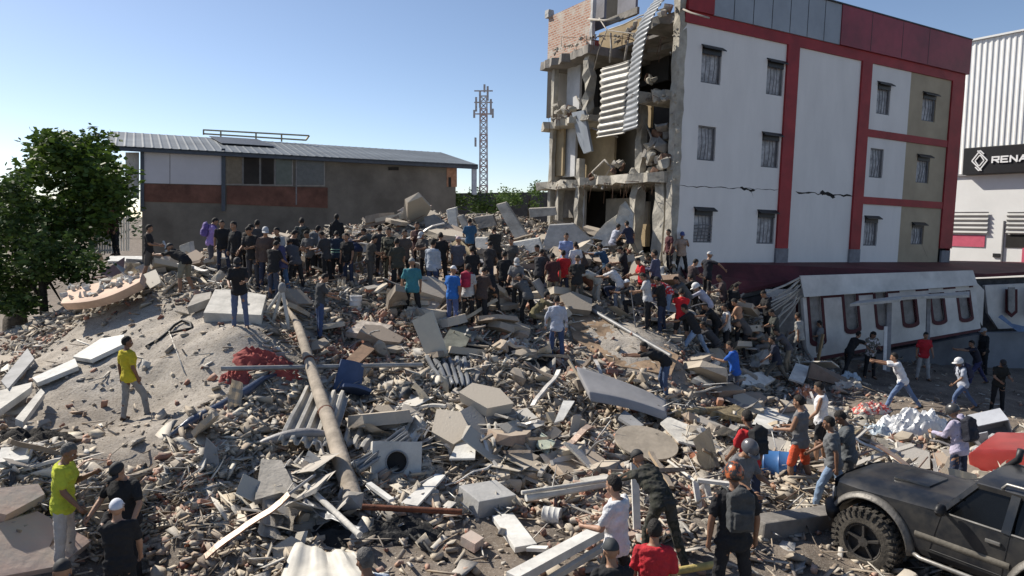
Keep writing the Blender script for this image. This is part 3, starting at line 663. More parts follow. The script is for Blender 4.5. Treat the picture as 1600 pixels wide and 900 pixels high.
for a, b, c, d, m_ in ((1196, 1262, 452, 585, mFW), (1206, 1240, 468, 570, M('slot_grey', (.30, .28, .26))), (1200, 1206, 464, 572, M('maroon_trim', (.085, .014, .018))), (1240, 1247, 462, 572, M('maroon_trim', (.085, .014, .018)))):
    o_ = 0 if m_ is mFW else .07; MB().prism([at(a, c, 26.6-o_), at(b, c, 26.3-o_), at(b, d, 26.3-o_), at(a, d, 26.6-o_)], Vector((0, .05, 0))).build('side_panel', [m_], fa)
mb = MB(); mb.prism([at(1268, 574, 26.2), at(1540, 520, 29.6), at(1540, 600, 29.6), at(1268, 640, 26.2)], Vector((0, .2, 0))); mb.build('plinth', [M('grey_plinth_wall', (.17, .17, .18), .9, var=.2, scale=1)], fa)
# torn end piece of the fascia, curled
mb = MB(); mb.grid(lambda a, b: at(1498+40*a-3*b, 428+34*(1-math.cos(a*1.4))*.9+b*(26+30*a), 28.7+.3*a), 10, 4, thick=(.05, .12, 0)); mb.build('curled_end', [mFW], fa)
mb = MB()
for j in range(9):
    q = at(1252, 436, 26.1); mb.tube([at(1250+random.uniform(-4, 4), 434+j*4, 26.0), at(1232+random.uniform(-8, 8), 446+j*5, 25.8), at(1208+random.uniform(-14, 10), 458+j*7, 25.6+random.uniform(-.3, .3))], random.uniform(.015, .05), n=5)
mb.build('torn_lath', [M('pale_lath', (.5, .46, .4), .9)], fa)
# second stretch of the wall at the right edge
f2 = thing('fascia_wall', 'short white slotted wall at the right edge beyond the curled end', 'wall', tuple(at(1580, 560, 30)))
mb = MB(); mb.prism([at(1539, 446, 29.8), at(1680, 440, 30.6), at(1680, 508, 30.6), at(1560, 514, 29.9), at(1544, 490, 29.8)], Vector((0, .15, 0))); mb.build('wall_panel', [mFW], f2)
mb = MB()
for x in (1572, 1612):
    mb.prism([at(x, 452, 29.72), at(x+18, 452, 29.78), at(x+18, 488, 29.78), at(x+9, 496, 29.75), at(x, 488, 29.72)], Vector((0, .06, 0)))
mb.build('slot', [M('maroon_trim', (.17, .02, .025))], f2)
for x in (1576, 1616): mb = MB(); mb.prism([at(x, 449, 29.6), at(x+10, 449, 29.66), at(x+10, 485, 29.66), at(x+5, 490, 29.62), at(x, 485, 29.6)], Vector((0, .05, 0))); mb.build('slot_back', [MATS['slot_grey']], f2)
free_slab('blue_tarpaulin', 'faded blue tarpaulin sagging under the short slotted wall', 'tarpaulin', [at(1566, 492, 29.4), at(1582, 506, 29.2), at(1620, 515, 29.2), at(1680, 512, 29.4), at(1680, 522, 29.3), at(1590, 518, 29.0), at(1560, 496, 29.2)], Vector((0, .03, .01)), M('blue_tarp', (.14, .20, .30), .6, var=.2))
# lower grey retaining wall at the right
free_slab('low_wall', 'plain grey low wall running along the back of the yard', 'wall', [at(1536, 520, 29.3), at(1700, 518, 30.4), at(1700, 600, 30.4), at(1536, 600, 29.3)], Vector((0, .25, 0)), M('grey_low_wall', (.24, .245, .26), .9, var=.15, scale=.8))
# thin canopy on a post in front
cn = thing('canopy', 'thin flat canopy board propped on grey posts before the slotted wall', 'canopy', tuple(at(1388, 575, 24.8)))
mb = MB(); mb.prism([at(1328, 475, 24.4), at(1405, 468, 24.7), at(1410, 464, 24.9), at(1515, 461, 26.6), at(1515, 455, 27.4), at(1400, 463, 26.0), at(1340, 470, 25.2)], Vector((0, 0, -.09))); mb.build('board', [M('pale_board', (.5, .48, .44), .8)], cn)
mb = MB(); mb.bar(at(1389, 469, 25.2), at(1386, 580, 25.0), .16, .16); mb.build('post', [M('post_grey', (.28, .28, .29), .8)], cn)
mb = MB(); mb.bar(at(1451, 466, 26.4), at(1449, 545, 26.2), .12, .12); mb.build('post', [MATS['post_grey']], cn)
tag(MB().bar(at(1384, 510, 24.4), at(1382, 578, 24.2), .1, .1).build('white_post', [M('white_paint', (.7, .7, .68), .6)]), 'white pointed post standing beside the canopy post', 'post')

# ---- the long shed on the left
sh = thing('workshop_shed', 'long two storey shed with blue grey metal roof and unrendered wall', 'building', tuple(at(470, 420, 42)))
E0, E1 = at(168, 228, 40.0), at(745, 262, 47.0); sd = (E1-E0); sd.z = 0; sd.normalize(); sn = Vector((sd.y, -sd.x, 0))   # sn faces the camera
def sp_(px, py, off=0.): return plane_hit(px, py, at(225, 260, 40.6)+sn*off, sn)
mREND = M('grey_render', (.155, .145, .13), .95, var=.25, scale=.45, bump=.3, bscale=6)
mBRK = M('red_block_band', (.135, .065, .05), .9, var=.3, scale=1.2, bump=.4)
def pan(nm, x0, y0, x1, y1, off, mat, th=.1, par=sh, y0b=None, y1b=None):
    y0b = y0 if y0b is None else y0b; y1b = y1 if y1b is None else y1b
    return MB().prism([sp_(x0, y1, off), sp_(x1, y1b, off), sp_(x1, y0b, off), sp_(x0, y0, off)], -sn*th).build(nm, [mat], par)
pan('wall', 222, 238, 712, 470, 0, mREND, 6, y0b=260, y1b=470)
pan('brick_band', 224, 287, 350, 315, .05, mBRK, .04, y0b=290, y1b=318); pan('brick_band', 354, 290, 512, 319, .05, mBRK, .04, y0b=293, y1b=325)
pan('white_panel', 225, 233, 346, 286, .06, M('bluish_panel', (.42, .43, .48), .7, var=.06, scale=.6, bump=.05), .05, y0b=239, y1b=289)
pan('panel_joint', 265, 236, 266, 287, .07, mBARS, .01)
for i, (x0, x1, m_) in enumerate(((353, 378, M('curtain_tan', (.16, .14, .11), .9)), (381, 405, mDARK), (408, 428, mDARK), (431, 456, M('green_glass', (.07, .085, .075), .3, spec=.5)), (464, 506, M('dim_glass', (.075, .08, .085), .3, spec=.5)))):
    y0 = 240+(x0-353)*.035; y1 = 289+(x0-353)*.02
    f = pan('window', x0-2, y0, x1+2, y1, .05, M('window_frame_grey', (.22, .22, .22), .7), .03); pan('pane', x0, y0+2, x1, y1-2, .075, m_, .02, par=f)
pan('vent_slot', 607, 261, 623, 266, .06, mDARK, .03); pan('drain', 462, 245, 464, 320, .07, mBARS, .02)
pan('end_wall', 698, 258, 714, 292, .02, M('orange_brick', (.36, .20, .13), .9, var=.25, scale=4), .4, y0b=259); pan('slot_window', 701, 277, 705, 292, .06, mDARK, .02)
mPOST = M('blue_steel', (.05, .065, .09), .6)
for x in (222, 349): pan('post', x-3, 232, x+3, 330, .12, mPOST, .1)
pan('post', 738, 262, 745, 304, .3, M('white_steel', (.35, .4, .5), .6), .2)
pan('eave_beam', 168, 228, 747, 234, .55, mPOST, .3, y0b=257, y1b=264)
# roof: rib geometry running from eave to ridge
RG0, RG1 = at(172, 205, 47.0), at(688, 238, 54.0); R00, R01 = sp_(166, 227, .6), sp_(748, 258, .6)
n_ = 230
def roof_fn(a, b): p = R00.lerp(R01, a).lerp(RG0.lerp(RG1, a), b); return p+Vector((0, 0, .02*(1 if (int(a*n_) % 5) == 0 else 0)))
MB().grid(roof_fn, n_, 2).build('roof', [M('blue_grey_roof', (.14, .16, .175), .55, var=.25, scale=.35, bump=.05, metal=.1)], sh)
mb = MB(); mb.grid(lambda a, b: (R00.lerp(R01, a).lerp(RG0.lerp(RG1, a), b))+Vector((0, 0, -.06)), 4, 1); mb.build('roof_lining', [mPOST], sh)
mb = MB(); q0 = R00.lerp(R01, .30).lerp(RG0.lerp(RG1, .30), .42); 
q = [(0.29, .45), (.44, .45), (.41, .97), (.27, .97)]; mb.prism([R00.lerp(R01, a).lerp(RG0.lerp(RG1, a), b)+Vector((0, 0, .1)) for a, b in q], Vector((0, 0, .03))); mb.build('dark_roof_patch', [M('slate_sheet', (.05, .06, .075), .5)], sh)
MB().prism([sp_(748, 240, 6), sp_(748, 240, 6)+Vector((.01, 0, 0)), sp_(748, 240, 6)+Vector((0, 0, .01))], (0, .01, 0))
rk = thing('roof_rack', 'yellowish steel frame lying along the shed roof ridge', 'frame', tuple(at(400, 218, 50)))
mb = MB()
for a, b in (((318, 203), (483, 212)), ((318, 209), (478, 219)), ((345, 206), (345, 216)), ((400, 208), (400, 219)), ((318, 203), (318, 210)), ((483, 212), (478, 219)), ((440, 210), (440, 221))): mb.bar(at(*a, 50.3), at(*b, 50.1), .1, .1)
mb.build('bars', [M('yellow_steel', (.45, .38, .22), .7)], rk)
pan('side_panel', 196, 238, 217, 310, -.6, M('side_white', (.45, .46, .46), .8, var=.2, scale=1), .1)
# fence, tangle of rails by the tree
fc = thing('railing_fence', 'low white metal railing in the shade beside the tree', 'fence', tuple(at(165, 400, 27)))
mb = MB()
for x in range(148, 180, 4): mb.bar(at(x, 370, 27), at(x, 396, 27), .05, .05)
mb.bar(at(146, 369, 27.03), at(180, 367, 27.03), .07, .07); mb.bar(at(146, 392, 27.03), at(180, 391, 27.03), .07, .07); mb.build('rails', [M('white_paint', (.7, .7, .68), .6)], fc)
fc = thing('gate_frame', 'tall pale gate frame leaning against the shed corner', 'gate', tuple(at(190, 390, 30)))
mb = MB()
for x in (186, 190, 194, 198, 201): mb.bar(at(x, 325+(x-186)*.5, 31), at(x, 392, 31), .05, .05)
mb.bar(at(184, 332, 31.03), at(202, 330, 31.03), .07, .07); mb.build('bars', [MATS['white_paint']], fc)

# ---- lattice mast
mast = thing('telecom_mast', 'tall slim lattice telecom mast with antennas behind the shed', 'mast', tuple(at(755, 330, 88)))
mb = MB(); YM = 88.; mb2 = MB()
def mp(px, py, dy=0.): return at(px, py, YM+dy)
top, bot = 150, 330
for k in range(18):
    mb = MB(); mb2 = MB()
    y0 = bot-(bot-top)*k/18; y1 = bot-(bot-top)*(k+1)/18; hw0 = 6.0-1.0*k/18; m_ = mb if (k//2) % 2 else mb2
    c = lambda s, y, d, hw: mp(755.5+s*hw, y, d)
    for d in (-.5, .5):
        for s in (-1, 1): m_.bar(c(s, y0, d, hw0), c(s, y1, d, hw0), .2, .2)
        m_.bar(c(-1, y0, d, hw0), c(1, y1, d, hw0), .12, .12); m_.bar(c(1, y0, d, hw0), c(-1, y1, d, hw0), .12, .12); m_.bar(c(-1, y1, d, hw0), c(1, y1, d, hw0), .14, .14)
    if m_ is mb: mb.build('red_section', [M('mast_red', (.50, .38, .36), .7)], mast)
    else: mb2.build('white_section', [M('mast_white', (.62, .62, .64), .7)], mast)
for x, y, h in ((744, 152, 22), (767, 155, 24), (750, 142, 26), (762, 135, 22), (743, 215, 14), (757, 132, 12), (770, 170, 14), (741, 172, 12)): MB().bar(mp(x, y, -.5), mp(x, y+h, -.5), .34, .24).build('antenna', [M('antenna_grey', (.45, .42, .42), .7)], mast)
for y in (142, 160, 178): MB().bar(mp(741, y), mp(770, y), .14, .14).build('antenna_arm', [MATS['antenna_grey']], mast)
# wall behind the mast
free_slab('boundary_wall', 'dark boundary wall under the bushes beyond the shed', 'wall', [at(700, 302, 62), at(870, 300, 62), at(870, 360, 62), at(700, 360, 62)], Vector((0, .3, 0)), M('dark_wall', (.07, .07, .075), .9))
# ================================================================ trees and bushes
def leaf_mat(name, a, b):
    m, n, bs = _nodes(name); L = n.links.new; g = n.nodes.new('ShaderNodeNewGeometry'); r = n.nodes.new('ShaderNodeValToRGB')
    r.color_ramp.elements[0].color = (*a, 1); r.color_ramp.elements[1].color = (*b, 1); L(g.outputs['Random Per Island'], r.inputs[0]); L(r.outputs[0], bs.inputs['Base Color'])
    bs.inputs['Roughness'].default_value = .6; bs.inputs['Specular IOR Level'].default_value = .3
    tr = n.nodes.new('ShaderNodeBsdfTranslucent'); L(r.outputs[0], tr.inputs[0]); ms = n.nodes.new('ShaderNodeMixShader'); ms.inputs[0].default_value = .25
    L(bs.outputs[0], ms.inputs[1]); L(tr.outputs[0], ms.inputs[2]); L(ms.outputs[0], n.nodes['Material Output'].inputs[0]); return m
mLEAF = leaf_mat('leaves', (.03, .06, .012), (.10, .16, .026)); mLEAF2 = leaf_mat('bush_leaves', (.045, .085, .02), (.12, .19, .045))
mBARK = M('bark', (.075, .06, .045), .95, var=.4, scale=6, bump=.9, bscale=14)
def crown(name, clumps, per, ls, mat, parent=None):
    cs, fs = [], []
    for (c, r) in clumps:
        N = int(per*r*r); d = RNG.normal(size=(N, 3)); d /= np.linalg.norm(d, axis=1)[:, None]; rad = RNG.random(N)**.45*r*(1+.18*RNG.normal(size=N))
        p = np.array(c)+d*rad[:, None]*np.array([1, 1, .78]); p[:, 2] = p[:, 2]
        a = RNG.normal(size=(N, 3)); a /= np.linalg.norm(a, axis=1)[:, None]; a[:, 2] *= .5; b = np.cross(a, RNG.normal(size=(N, 3))); b /= np.linalg.norm(b, axis=1)[:, None]
        s = ls*(.6+.8*RNG.random(N))[:, None]
        q = np.stack([p-a*s, p-b*s*.45, p+a*s, p+b*s*.45], 1); cs.append(q.reshape(-1, 3))
    co = np.concatenate(cs); f = np.arange(len(co)).reshape(-1, 4)
    base = np.array(pmat(parent).translation) if parent else co.mean(0)*np.array([1, 1, 0])+np.array([0, 0, co[:, 2].min()])
    me = bpy.data.meshes.new(name); fast_mesh(me, co-base, f); me.materials.append(mat); o = bpy.data.objects.new(name, me); COL.objects.link(o)
    if parent: o.parent = parent
    else: o.location = base
    return o
def clumpfill(boxes, Y, rr, n, dy=2.5):
    out = []
    for (x0, y0, x1, y1, k) in boxes:
        for _ in range(k): out.append((tuple(at(random.uniform(x0, x1), random.uniform(y0, y1), Y+random.uniform(-dy, dy))), random.uniform(*rr)))
    return out
t1 = thing('shade_tree', 'large dark green tree with dense crown in front of the shed', 'tree', tuple(at(20, 545, 27)))
cl = clumpfill([(60, 228, 165, 262, 18), (30, 262, 180, 320, 26), (20, 320, 175, 370, 22), (120, 250, 178, 340, 14), (60, 222, 170, 250, 10), (-20, 300, 40, 340, 8), (150, 300, 180, 345, 8)], 27.5, (.3, .95), 0)
crown('crown', cl, 300, .15, mLEAF, t1)
mb = MB(); g0 = at(22, 545, 26.5); mb.tube([g0+Vector((0, 0, -.5)), at(24, 500, 26.8), at(35, 440, 27), at(70, 380, 27.3), at(100, 320, 27.5), at(110, 270, 27.5)], [.46, .42, .34, .26, .18, .08], n=10)
for a in ((40, 300), (150, 290), (160, 350), (60, 340)): mb.tube([at(55, 400, 27.2), at((55+a[0])/2+5, (400+a[1])/2, 27.4), at(*a, 27.6)], [.14, .09, .03], n=7)
mb.build('trunk', [mBARK], t1, smooth=True)
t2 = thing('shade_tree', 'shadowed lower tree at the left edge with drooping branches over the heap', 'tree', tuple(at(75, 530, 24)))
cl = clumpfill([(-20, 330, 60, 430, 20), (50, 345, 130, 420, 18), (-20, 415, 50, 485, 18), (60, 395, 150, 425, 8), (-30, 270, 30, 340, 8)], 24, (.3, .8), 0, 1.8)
crown('crown', cl, 380, .12, leaf_mat('shade_leaves', (.022, .042, .012), (.085, .14, .03)), t2)  # darker copy of the leaf tones: the tree's shade painted into them
mb = MB(); mb.tube([at(80, 545, 23.6), at(70, 500, 23.8), at(66, 440, 24), at(60, 380, 24.2)], [.16, .14, .12, .06], n=8)
for a, b in (((66, 450), (120, 415)), ((68, 470), (20, 420)), ((64, 430), (95, 470))): mb.tube([at(*a, 24), at((a[0]+b[0])/2, (a[1]+b[1])/2-6, 24.1), at(*b, 24.2)], [.07, .05, .02], n=6)
mb.build('trunk', [mBARK], t2, smooth=True)
for (bx, Y, lab, nm) in ((((684, 296, 718, 318, 9), (700, 300, 745, 330, 8)), 52, 'rounded bright green bush beside the shed end', 'bush'), (((745, 305, 800, 330, 10),), 50, 'low spreading green bush behind the crest of the heap', 'bush'),
                         (((770, 290, 790, 320, 6),), 56, 'upright small green tree under the distant mast', 'bush'), (((800, 292, 850, 325, 12),), 58, 'wide dark green bush against the torn end of the block', 'bush')):
    th = thing(nm, lab, 'bush', tuple(at(sum(b[0]+b[2] for b in bx)/2/len(bx), 345, Y)), group=None)
    crown('foliage', clumpfill(bx, Y, (.4, .8), 0, 1), 220, .13, mLEAF2, th)
    MB().tube([at((bx[0][0]+bx[0][2])/2, 350, Y), at((bx[0][0]+bx[0][2])/2+2, 310, Y)], [.14, .06], n=6).build('stem', [mBARK], th)
rb = thing('roof_plant', 'tuft of greenery showing above the dark red parapet', 'plant', tuple(B(fp(1335, 30)[0], 2, PTOP-1)))
crown('foliage', [(tuple(B(fp(1335, 30)[0]+dx, 1.2, PTOP+.25+dz)), .3) for dx, dz in ((-.2, 0), (.2, .05), (.5, -.05))], 300, .09, mLEAF2, rb)
MB().tube([B(fp(1335, 30)[0], 1.2, PTOP-.9), B(fp(1335, 30)[0]+.1, 1.2, PTOP+.2)], .05, n=6).build('stem', [mBARK], rb)
# far town line
for i, (x0, x1, y0, Y) in enumerate(((-40, 30, 318, 130), (30, 120, 322, 150))):
    free_slab('distant_building', ['pale distant flat building low at the left edge', 'grey distant building far behind the tree'][i], 'building', [at(x0, y0, Y), at(x1, y0, Y), at(x1, 352, Y), at(x0, 352, Y)], Vector((0, 8, 0)), M('far_wall', (.3, .31, .33), .9))
far_cl = []
o = crown('distant_trees', [((x, 170+random.uniform(-15, 15), 2+random.uniform(-1, 3.5)), random.uniform(4, 7)) for x in range(-180, 220, 6)], 8, .6, leaf_mat('far_leaves', (.05, .08, .04), (.09, .12, .07))); o['kind'] = 'stuff'
# ================================================================ things lying on the heap, placed where they lie
LM = []      # landmarks for wording: (x, y, phrase)
def place(px, py): return hit(px, py, smooth=True)
def hp(pt, Y0, lift=.0):
    if len(pt) == 3: return at(pt[0], pt[1], Y0+pt[2])
    p = hit(pt[0], pt[1], lift=lift, smooth=True); return p
def plate(name, label, cat, base, poly, th, mat, lift=.12, off=None, bevel=0., landmark=None):
    """irregular plate: base pixel fixes its depth, poly are its corners"""
    b = place(*base); Y0 = b.y; P_ = [hp(p, Y0, lift) for p in poly]
    n = Vector((0, 0, 0))
    for i in range(len(P_)): n += P_[i].cross(P_[(i+1) % len(P_)])
    n.normalize()
    if n.z > 0: n = -n
    if off is None: off = n*th
    c = sum(P_, Vector())/len(P_)
    if len(poly[0]) == 2:    # flatten onto its mean plane, so that a plate is flat
        P_ = [p-n*(p-c).dot(n) for p in P_]
    o = tag(MB().prism(P_, off).build(name, [mat], bevel=bevel), label, cat)
    if landmark: LM.append((c.x, c.y, landmark))
    return o
def beam(name, label, cat, a, b, w, h, mat, lift=.12, landmark=None, rnd=False, n=10, base=None, taper=None, bevel=.0):
    Y0 = place(*base).y if base else 0
    A_, B_ = hp(a, Y0, lift), hp(b, Y0, lift)
    mb = MB()
    if rnd: mb.tube([A_.lerp(B_, i/6)+Vector((0, 0, 0)) for i in range(7)], [w*(1+(taper or 0)*i/6) for i in range(7)], n=n)
    else: mb.bar(A_, B_, w, h)
    o = tag(mb.build(name, [mat], smooth=45 if rnd else False, bevel=bevel), label, cat)
    if landmark: c = (A_+B_)/2; LM.append((c.x, c.y, landmark))
    return o
mCEM = M('cement_slab', (.40, .37, .325), .92, var=.25, scale=2.2, bump=.5, bscale=16)
mPALE = M('pale_slab', (.60, .575, .52), .9, var=.2, scale=2., bump=.4, bscale=14)
mWHT = M('dusty_white', (.68, .665, .62), .75, var=.18, scale=2.5, bump=.25)
mGRY = M('grey_painted', (.30, .30, .30), .8, var=.2, scale=2, bump=.2)
mPINKS = M('pink_slab', (.46, .32, .26), .9, var=.3, scale=1.2, bump=.4, col2=(.42, .38, .33))
mWOOD = M('brown_board', (.26, .16, .09), .85, var=.35, scale=3, bump=.3)
mEARTH = M('tan_earth_sheet', (.36, .25, .16), .95, var=.4, scale=1.3, bump=.7, bscale=12)
mSTEEL = M('dull_steel', (.30, .30, .30), .55, var=.2, scale=5, bump=.1, metal=.4)
mRUST = M('rusty_steel', (.17, .06, .03), .85, var=.35, scale=6, bump=.3)
mSHEET = M('cream_sheet', (.60, .57, .50), .6, var=.18, scale=1.5, bump=.1)
mCOR = M('fibre_cement', (.46, .44, .40), .9, var=.25, scale=2, bump=.3)
# -- the long pole and its neighbours
pa, pb = place(465, 528)+Vector((0, 0, .35)), place(553, 808)+Vector((0, 0, .30))
pole = MB(); k_ = 12; pole.tube([pa.lerp(pb, i/k_)+Vector((0, 0, .04*math.sin(i*.9))) for i in range(k_+1)], [.10+.055*i/k_ for i in range(k_+1)], n=16)
pl = thing('concrete_pole', 'long round concrete utility pole lying down the slope', 'pole', tuple((pa+pb)/2))
pole.build('shaft', [M('pole_concrete', (.40, .34, .27), .9, var=.3, scale=2.5, bump=.4)], pl, smooth=60)
e_ = MB(); bm_ = chunk_mesh('', .3, .26, .3, 20); add_bm(e_, bm_, Matrix.Translation(pb+Vector((.02, -.12, 0)))); e_.build('broken_end', [mCEM], pl)
for t_ in (.12, .3, .62): q_ = pa.lerp(pb, t_); d_ = (pb-pa).normalized(); MB().tube([q_-d_*.03, q_+d_*.03], .115+.055*t_, n=16).build('clamp', [mRUST], pl)
MB().tube([pa, pa+(at(440, 462, pa.y+1.6)-pa)*1.0], [.08, .06], n=10).build('slim_end', [MATS['pole_concrete']], pl, smooth=60)
LM.append(((pa.x+pb.x)/2, (pa.y+pb.y)/2, 'the long concrete pole'))
tri = thing('tripod', 'pale tripod of lashed poles standing at the top of the long pole', 'tripod', tuple(place(440, 500)))
Yt = place(440, 510).y
for a, b in (((441, 452), (408, 500)), ((441, 452), (452, 515)), ((441, 452), (425, 508))): MB().tube([at(*a, Yt), at(*b, Yt+random.uniform(-.3, .3))], .045, n=8).build('leg', [mPALE], tri)
mb = MB(); mb.ell(at(441, 450, Yt), (.1, .1, .14)); mb.build('head', [mGRY], tri, smooth=True)
# -- corrugated roof pieces
def csheet(label, base, c4, mat, ribs=6, amp=.045, lift=.22, name='roof_sheet', crump=.04, landmark=None, cat='roof sheet', along=True):
    Y0 = place(*base).y; P_ = [hp(p, Y0, lift) for p in c4]; n = (P_[1]-P_[0]).cross(P_[3]-P_[0]).normalized()
    if n.z < 0: n = -n
    s = random.uniform(0, 50)
    def fn(a, b):
        p = P_[0].lerp(P_[1], a).lerp(P_[3].lerp(P_[2], a), b); ph = (a if along else b)*ribs*2*math.pi
        v = math.sin(ph); v = max(-.5, min(.5, v))*2
        return p+n*(amp*v+crump*mnoise.noise(Vector((a*2.5+s, b*2.5, 0)))*2)
    mb = MB(); nu, nv = (ribs*10, 8) if along else (8, ribs*10); mb.grid(fn, nu, nv)
    o = mb.build(name, [mat], smooth=35); m = o.modifiers.new('s', 'SOLIDIFY'); m.thickness = .012; tag(o, label, cat)
    if landmark: c = sum(P_, Vector())/4; LM.append((c.x, c.y, landmark))
    return o
csheet('broad cream ribbed roof sheet under the long pole', (490, 660), [(432, 690), (520, 700), (545, 618), (476, 606)], mCOR, 5, .05, .28, landmark='the broad cream roof sheet')
csheet('cream ribbed roof sheet piece right of the pole', (575, 680), [(535, 690), (575, 704), (592, 690), (545, 655)], mCOR, 3, .04, .25)
csheet('shiny ribbed sheet lying in steep folds right of the pole middle', (590, 715), [(548, 726), (562, 732), (642, 684), (632, 674)], mGALV, 4, .06, .45, landmark='the shiny folded sheet')
csheet('ribbed grey sheet standing below the octagonal plate', (700, 590), [(690, 600), (738, 606), (734, 562), (664, 560)], mGALV, 6, .05, .25, landmark='the ribbed grey sheet')
csheet('flattened ribbed sheet in the middle of the heap', (790, 690), [(770, 700), (830, 690), (812, 662), (760, 668)], mCOR, 5, .05, .22)
csheet('big cream metal sheet at the bottom beside the grey haired head', (520, 885), [(430, 915), (600, 915), (552, 862), (460, 852)], mSHEET, 3, .018, .3, landmark='the big cream sheet')
csheet('small ribbed sheet beside the blue chair', (640, 660), [(612, 672), (650, 690), (668, 660), (640, 640)], mWHT, 3, .04, .25)
csheet('curved ribbed roof piece by the dark figure in the heap', (1180, 520), [(1155, 520), (1200, 528), (1200, 500), (1160, 486)], mGALV, 7, .04, .3, crump=.12)
csheet('twisted grey ribbed strip among the sticks', (500, 790), [(470, 788), (560, 832), (566, 822), (478, 776)], mSTEEL, 2, .03, .3)
# -- grey upturned mattress-like slab with rounded edge
Ym = place(965, 650).y
mb = MB()
def mat_fn(a, b):
    p = at(900+140*a, 572+52*a, Ym+.6).lerp(at(920+120*a, 612+32*a, Ym-.35), b); return p+Vector((0, 0, .06*math.sin(a*3)))
mb.grid(mat_fn, 16, 6, thick=Vector((.03, -.06, -.2)))
tag(mb.build('box_base', [M('grey_fabric', (.30, .295, .30), .75, var=.12, scale=1.5, bump=.12)], bevel=.03, smooth=50), 'big smooth grey padded bed base tilted on the rubble', 'bed base'); q = at(965, 610, Ym); LM.append((q.x, q.y, 'the big grey bed base'))
# -- round table top
q = place(1010, 712); c = at(1010, 690, q.y); tt = thing('round_table', 'round tan table top lying nearly flat on the rubble', 'table', tuple(q))
mb = MB(); T = Matrix.Translation(c) @ erot(.22, .12, 0).to_4x4()
ring = [T @ Vector((.62*math.cos(a)*1.0, .62*math.sin(a), 0)) for a in [2*math.pi*i/36 for i in range(36)]]
mb.prism(ring, (T.to_3x3() @ Vector((0, 0, -.05)))); mb.build('table_top', [M('tan_board', (.36, .31, .245), .8, var=.18, scale=2.5, bump=.2)], tt)
MB().tube([T @ Vector((.05, 0, -.06)), T @ Vector((-.35, -.3, -.5))], .05, n=8).build('leg', [mSTEEL], tt); LM.append((c.x, c.y, 'the round table top'))
# -- hollow concrete block, washing machine shell, drums, bucket, chair
Yb = place(763, 795).y
mb = MB(); p0 = at(760, 786, Yb); R_ = Matrix.Translation(p0+Vector((0, .12, .02))) @ erot(.1, .08, .62).to_4x4()
bx = MB().box((0, 0, 0), (.72, .62, .3)); mb.add([R_ @ v for v in bx.v], bx.f)
tag(mb.build('concrete_block', [M('block_grey', (.42, .415, .40), .85, var=.12, scale=3, bump=.3)], bevel=.015), 'large grey rectangular block in the open middle of the rubble', 'block'); LM.append((p0.x, p0.y, 'the grey rectangular block'))
mb = MB(); bx = MB().box((0, 0, .156), (.3, .22, .02)); 
wm = thing('washing_machine', 'dusty washing machine shell with round dark door hole beside the pole', 'appliance', tuple(place(618, 745)))
Yw = place(618, 745).y; wc = at(618, 722, Yw); Rw = Matrix.Translation(wc) @ erot(-.35, .1, .25).to_4x4(); n = 24
mb = MB(); hw, hh = .42, .34
outer = []; inner = []
for i in range(n):
    a = 2*math.pi*i/n; cx, sx = math.cos(a), math.sin(a); kx = 1/max(abs(cx), abs(sx)); outer.append(Vector((cx*kx*hw, -.2, sx*kx*hh))); inner.append(Vector((.17*cx, -.2, .17*sx)))
vs = outer+inner+[v+Vector((0, .03, 0)) for v in inner]+[v+Vector((0, .42, 0)) for v in outer]
fs = [(i, (i+1) % n, n+(i+1) % n, n+i) for i in range(n)]+[(n+i, n+(i+1) % n, 2*n+(i+1) % n, 2*n+i) for i in range(n)]+[(i, 3*n+i, 3*n+(i+1) % n, (i+1) % n) for i in range(n)]
mb.add([Rw @ v for v in vs], fs); mb.build('casing', [mPALE], wm)
mb = MB(); mb.add([Rw @ (v+Vector((0, .04, 0))) for v in inner], [tuple(range(n))]); mb.build('door_hole_shade', [mDARK], wm)  # near black disc painted as the shade inside the shell
mb = MB(); mb.tube([Rw @ Vector((.185*math.cos(a), -.21, .185*math.sin(a))) for a in [2*math.pi*i/24 for i in range(25)]], .014, n=6, cap=False); mb.build('door_rim', [mSTEEL], wm); LM.append((wc.x, wc.y, 'the washing machine shell'))
def drum(name, label, cat, px, py, r, h, ax, mat, lm=None, dark=True):
    p = place(px, py)+Vector((0, 0, r*.8)); d = Vector(ax).normalized(); o = thing(name, label, cat, tuple(p))
    a = p-d*h/2; b = p+d*h/2; pr = [(0, 1), (.05, 1.04), (.1, 1), (.33, 1), (.36, 1.04), (.39, 1), (.63, 1), (.66, 1.04), (.69, 1), (.92, 1), (.96, 1.04), (1, 1.0), (1, .9), (.96, .88)]
    mb = MB(); mb.tube([a+(b-a)*max(t, i*.0005) for i, (t, _) in enumerate(pr)], [r*k for _, k in pr], n=24); mb.build('barrel', [mat], o, smooth=40)
    if dark:
        mb = MB(); x = d.orthogonal().normalized(); y = d.cross(x); mb.add([b-d*.008+(x*math.cos(t)+y*math.sin(t))*r*.86 for t in [2*math.pi*i/24 for i in range(24)]], [tuple(range(24))]); mb.build('opening_shade', [mDARK], o)  # near black disc stands in for shade inside the barrel
    if lm: LM.append((p.x, p.y, lm))
    return o
drum('blue_barrel', 'blue plastic barrel lying on its side behind the man in orange shorts', 'barrel', 1205, 748, .29, .85, (.8, -.35, .05), M('blue_plastic', (.05, .15, .36), .4, var=.15, scale=3, bump=.05), 'the blue barrel')
drum('grey_bucket', 'small white grey bucket on its side near the white pipes', 'bucket', 862, 815, .13, .28, (1, -.3, -.05), mWHT, 'the small grey bucket')
drum('white_bucket', 'white bucket standing on the heap above the pale slab', 'bucket', 556, 480, .17, .38, (.05, 0, 1), M('white_plastic', (.6, .6, .6), .5, var=.1), 'the white bucket', dark=False)
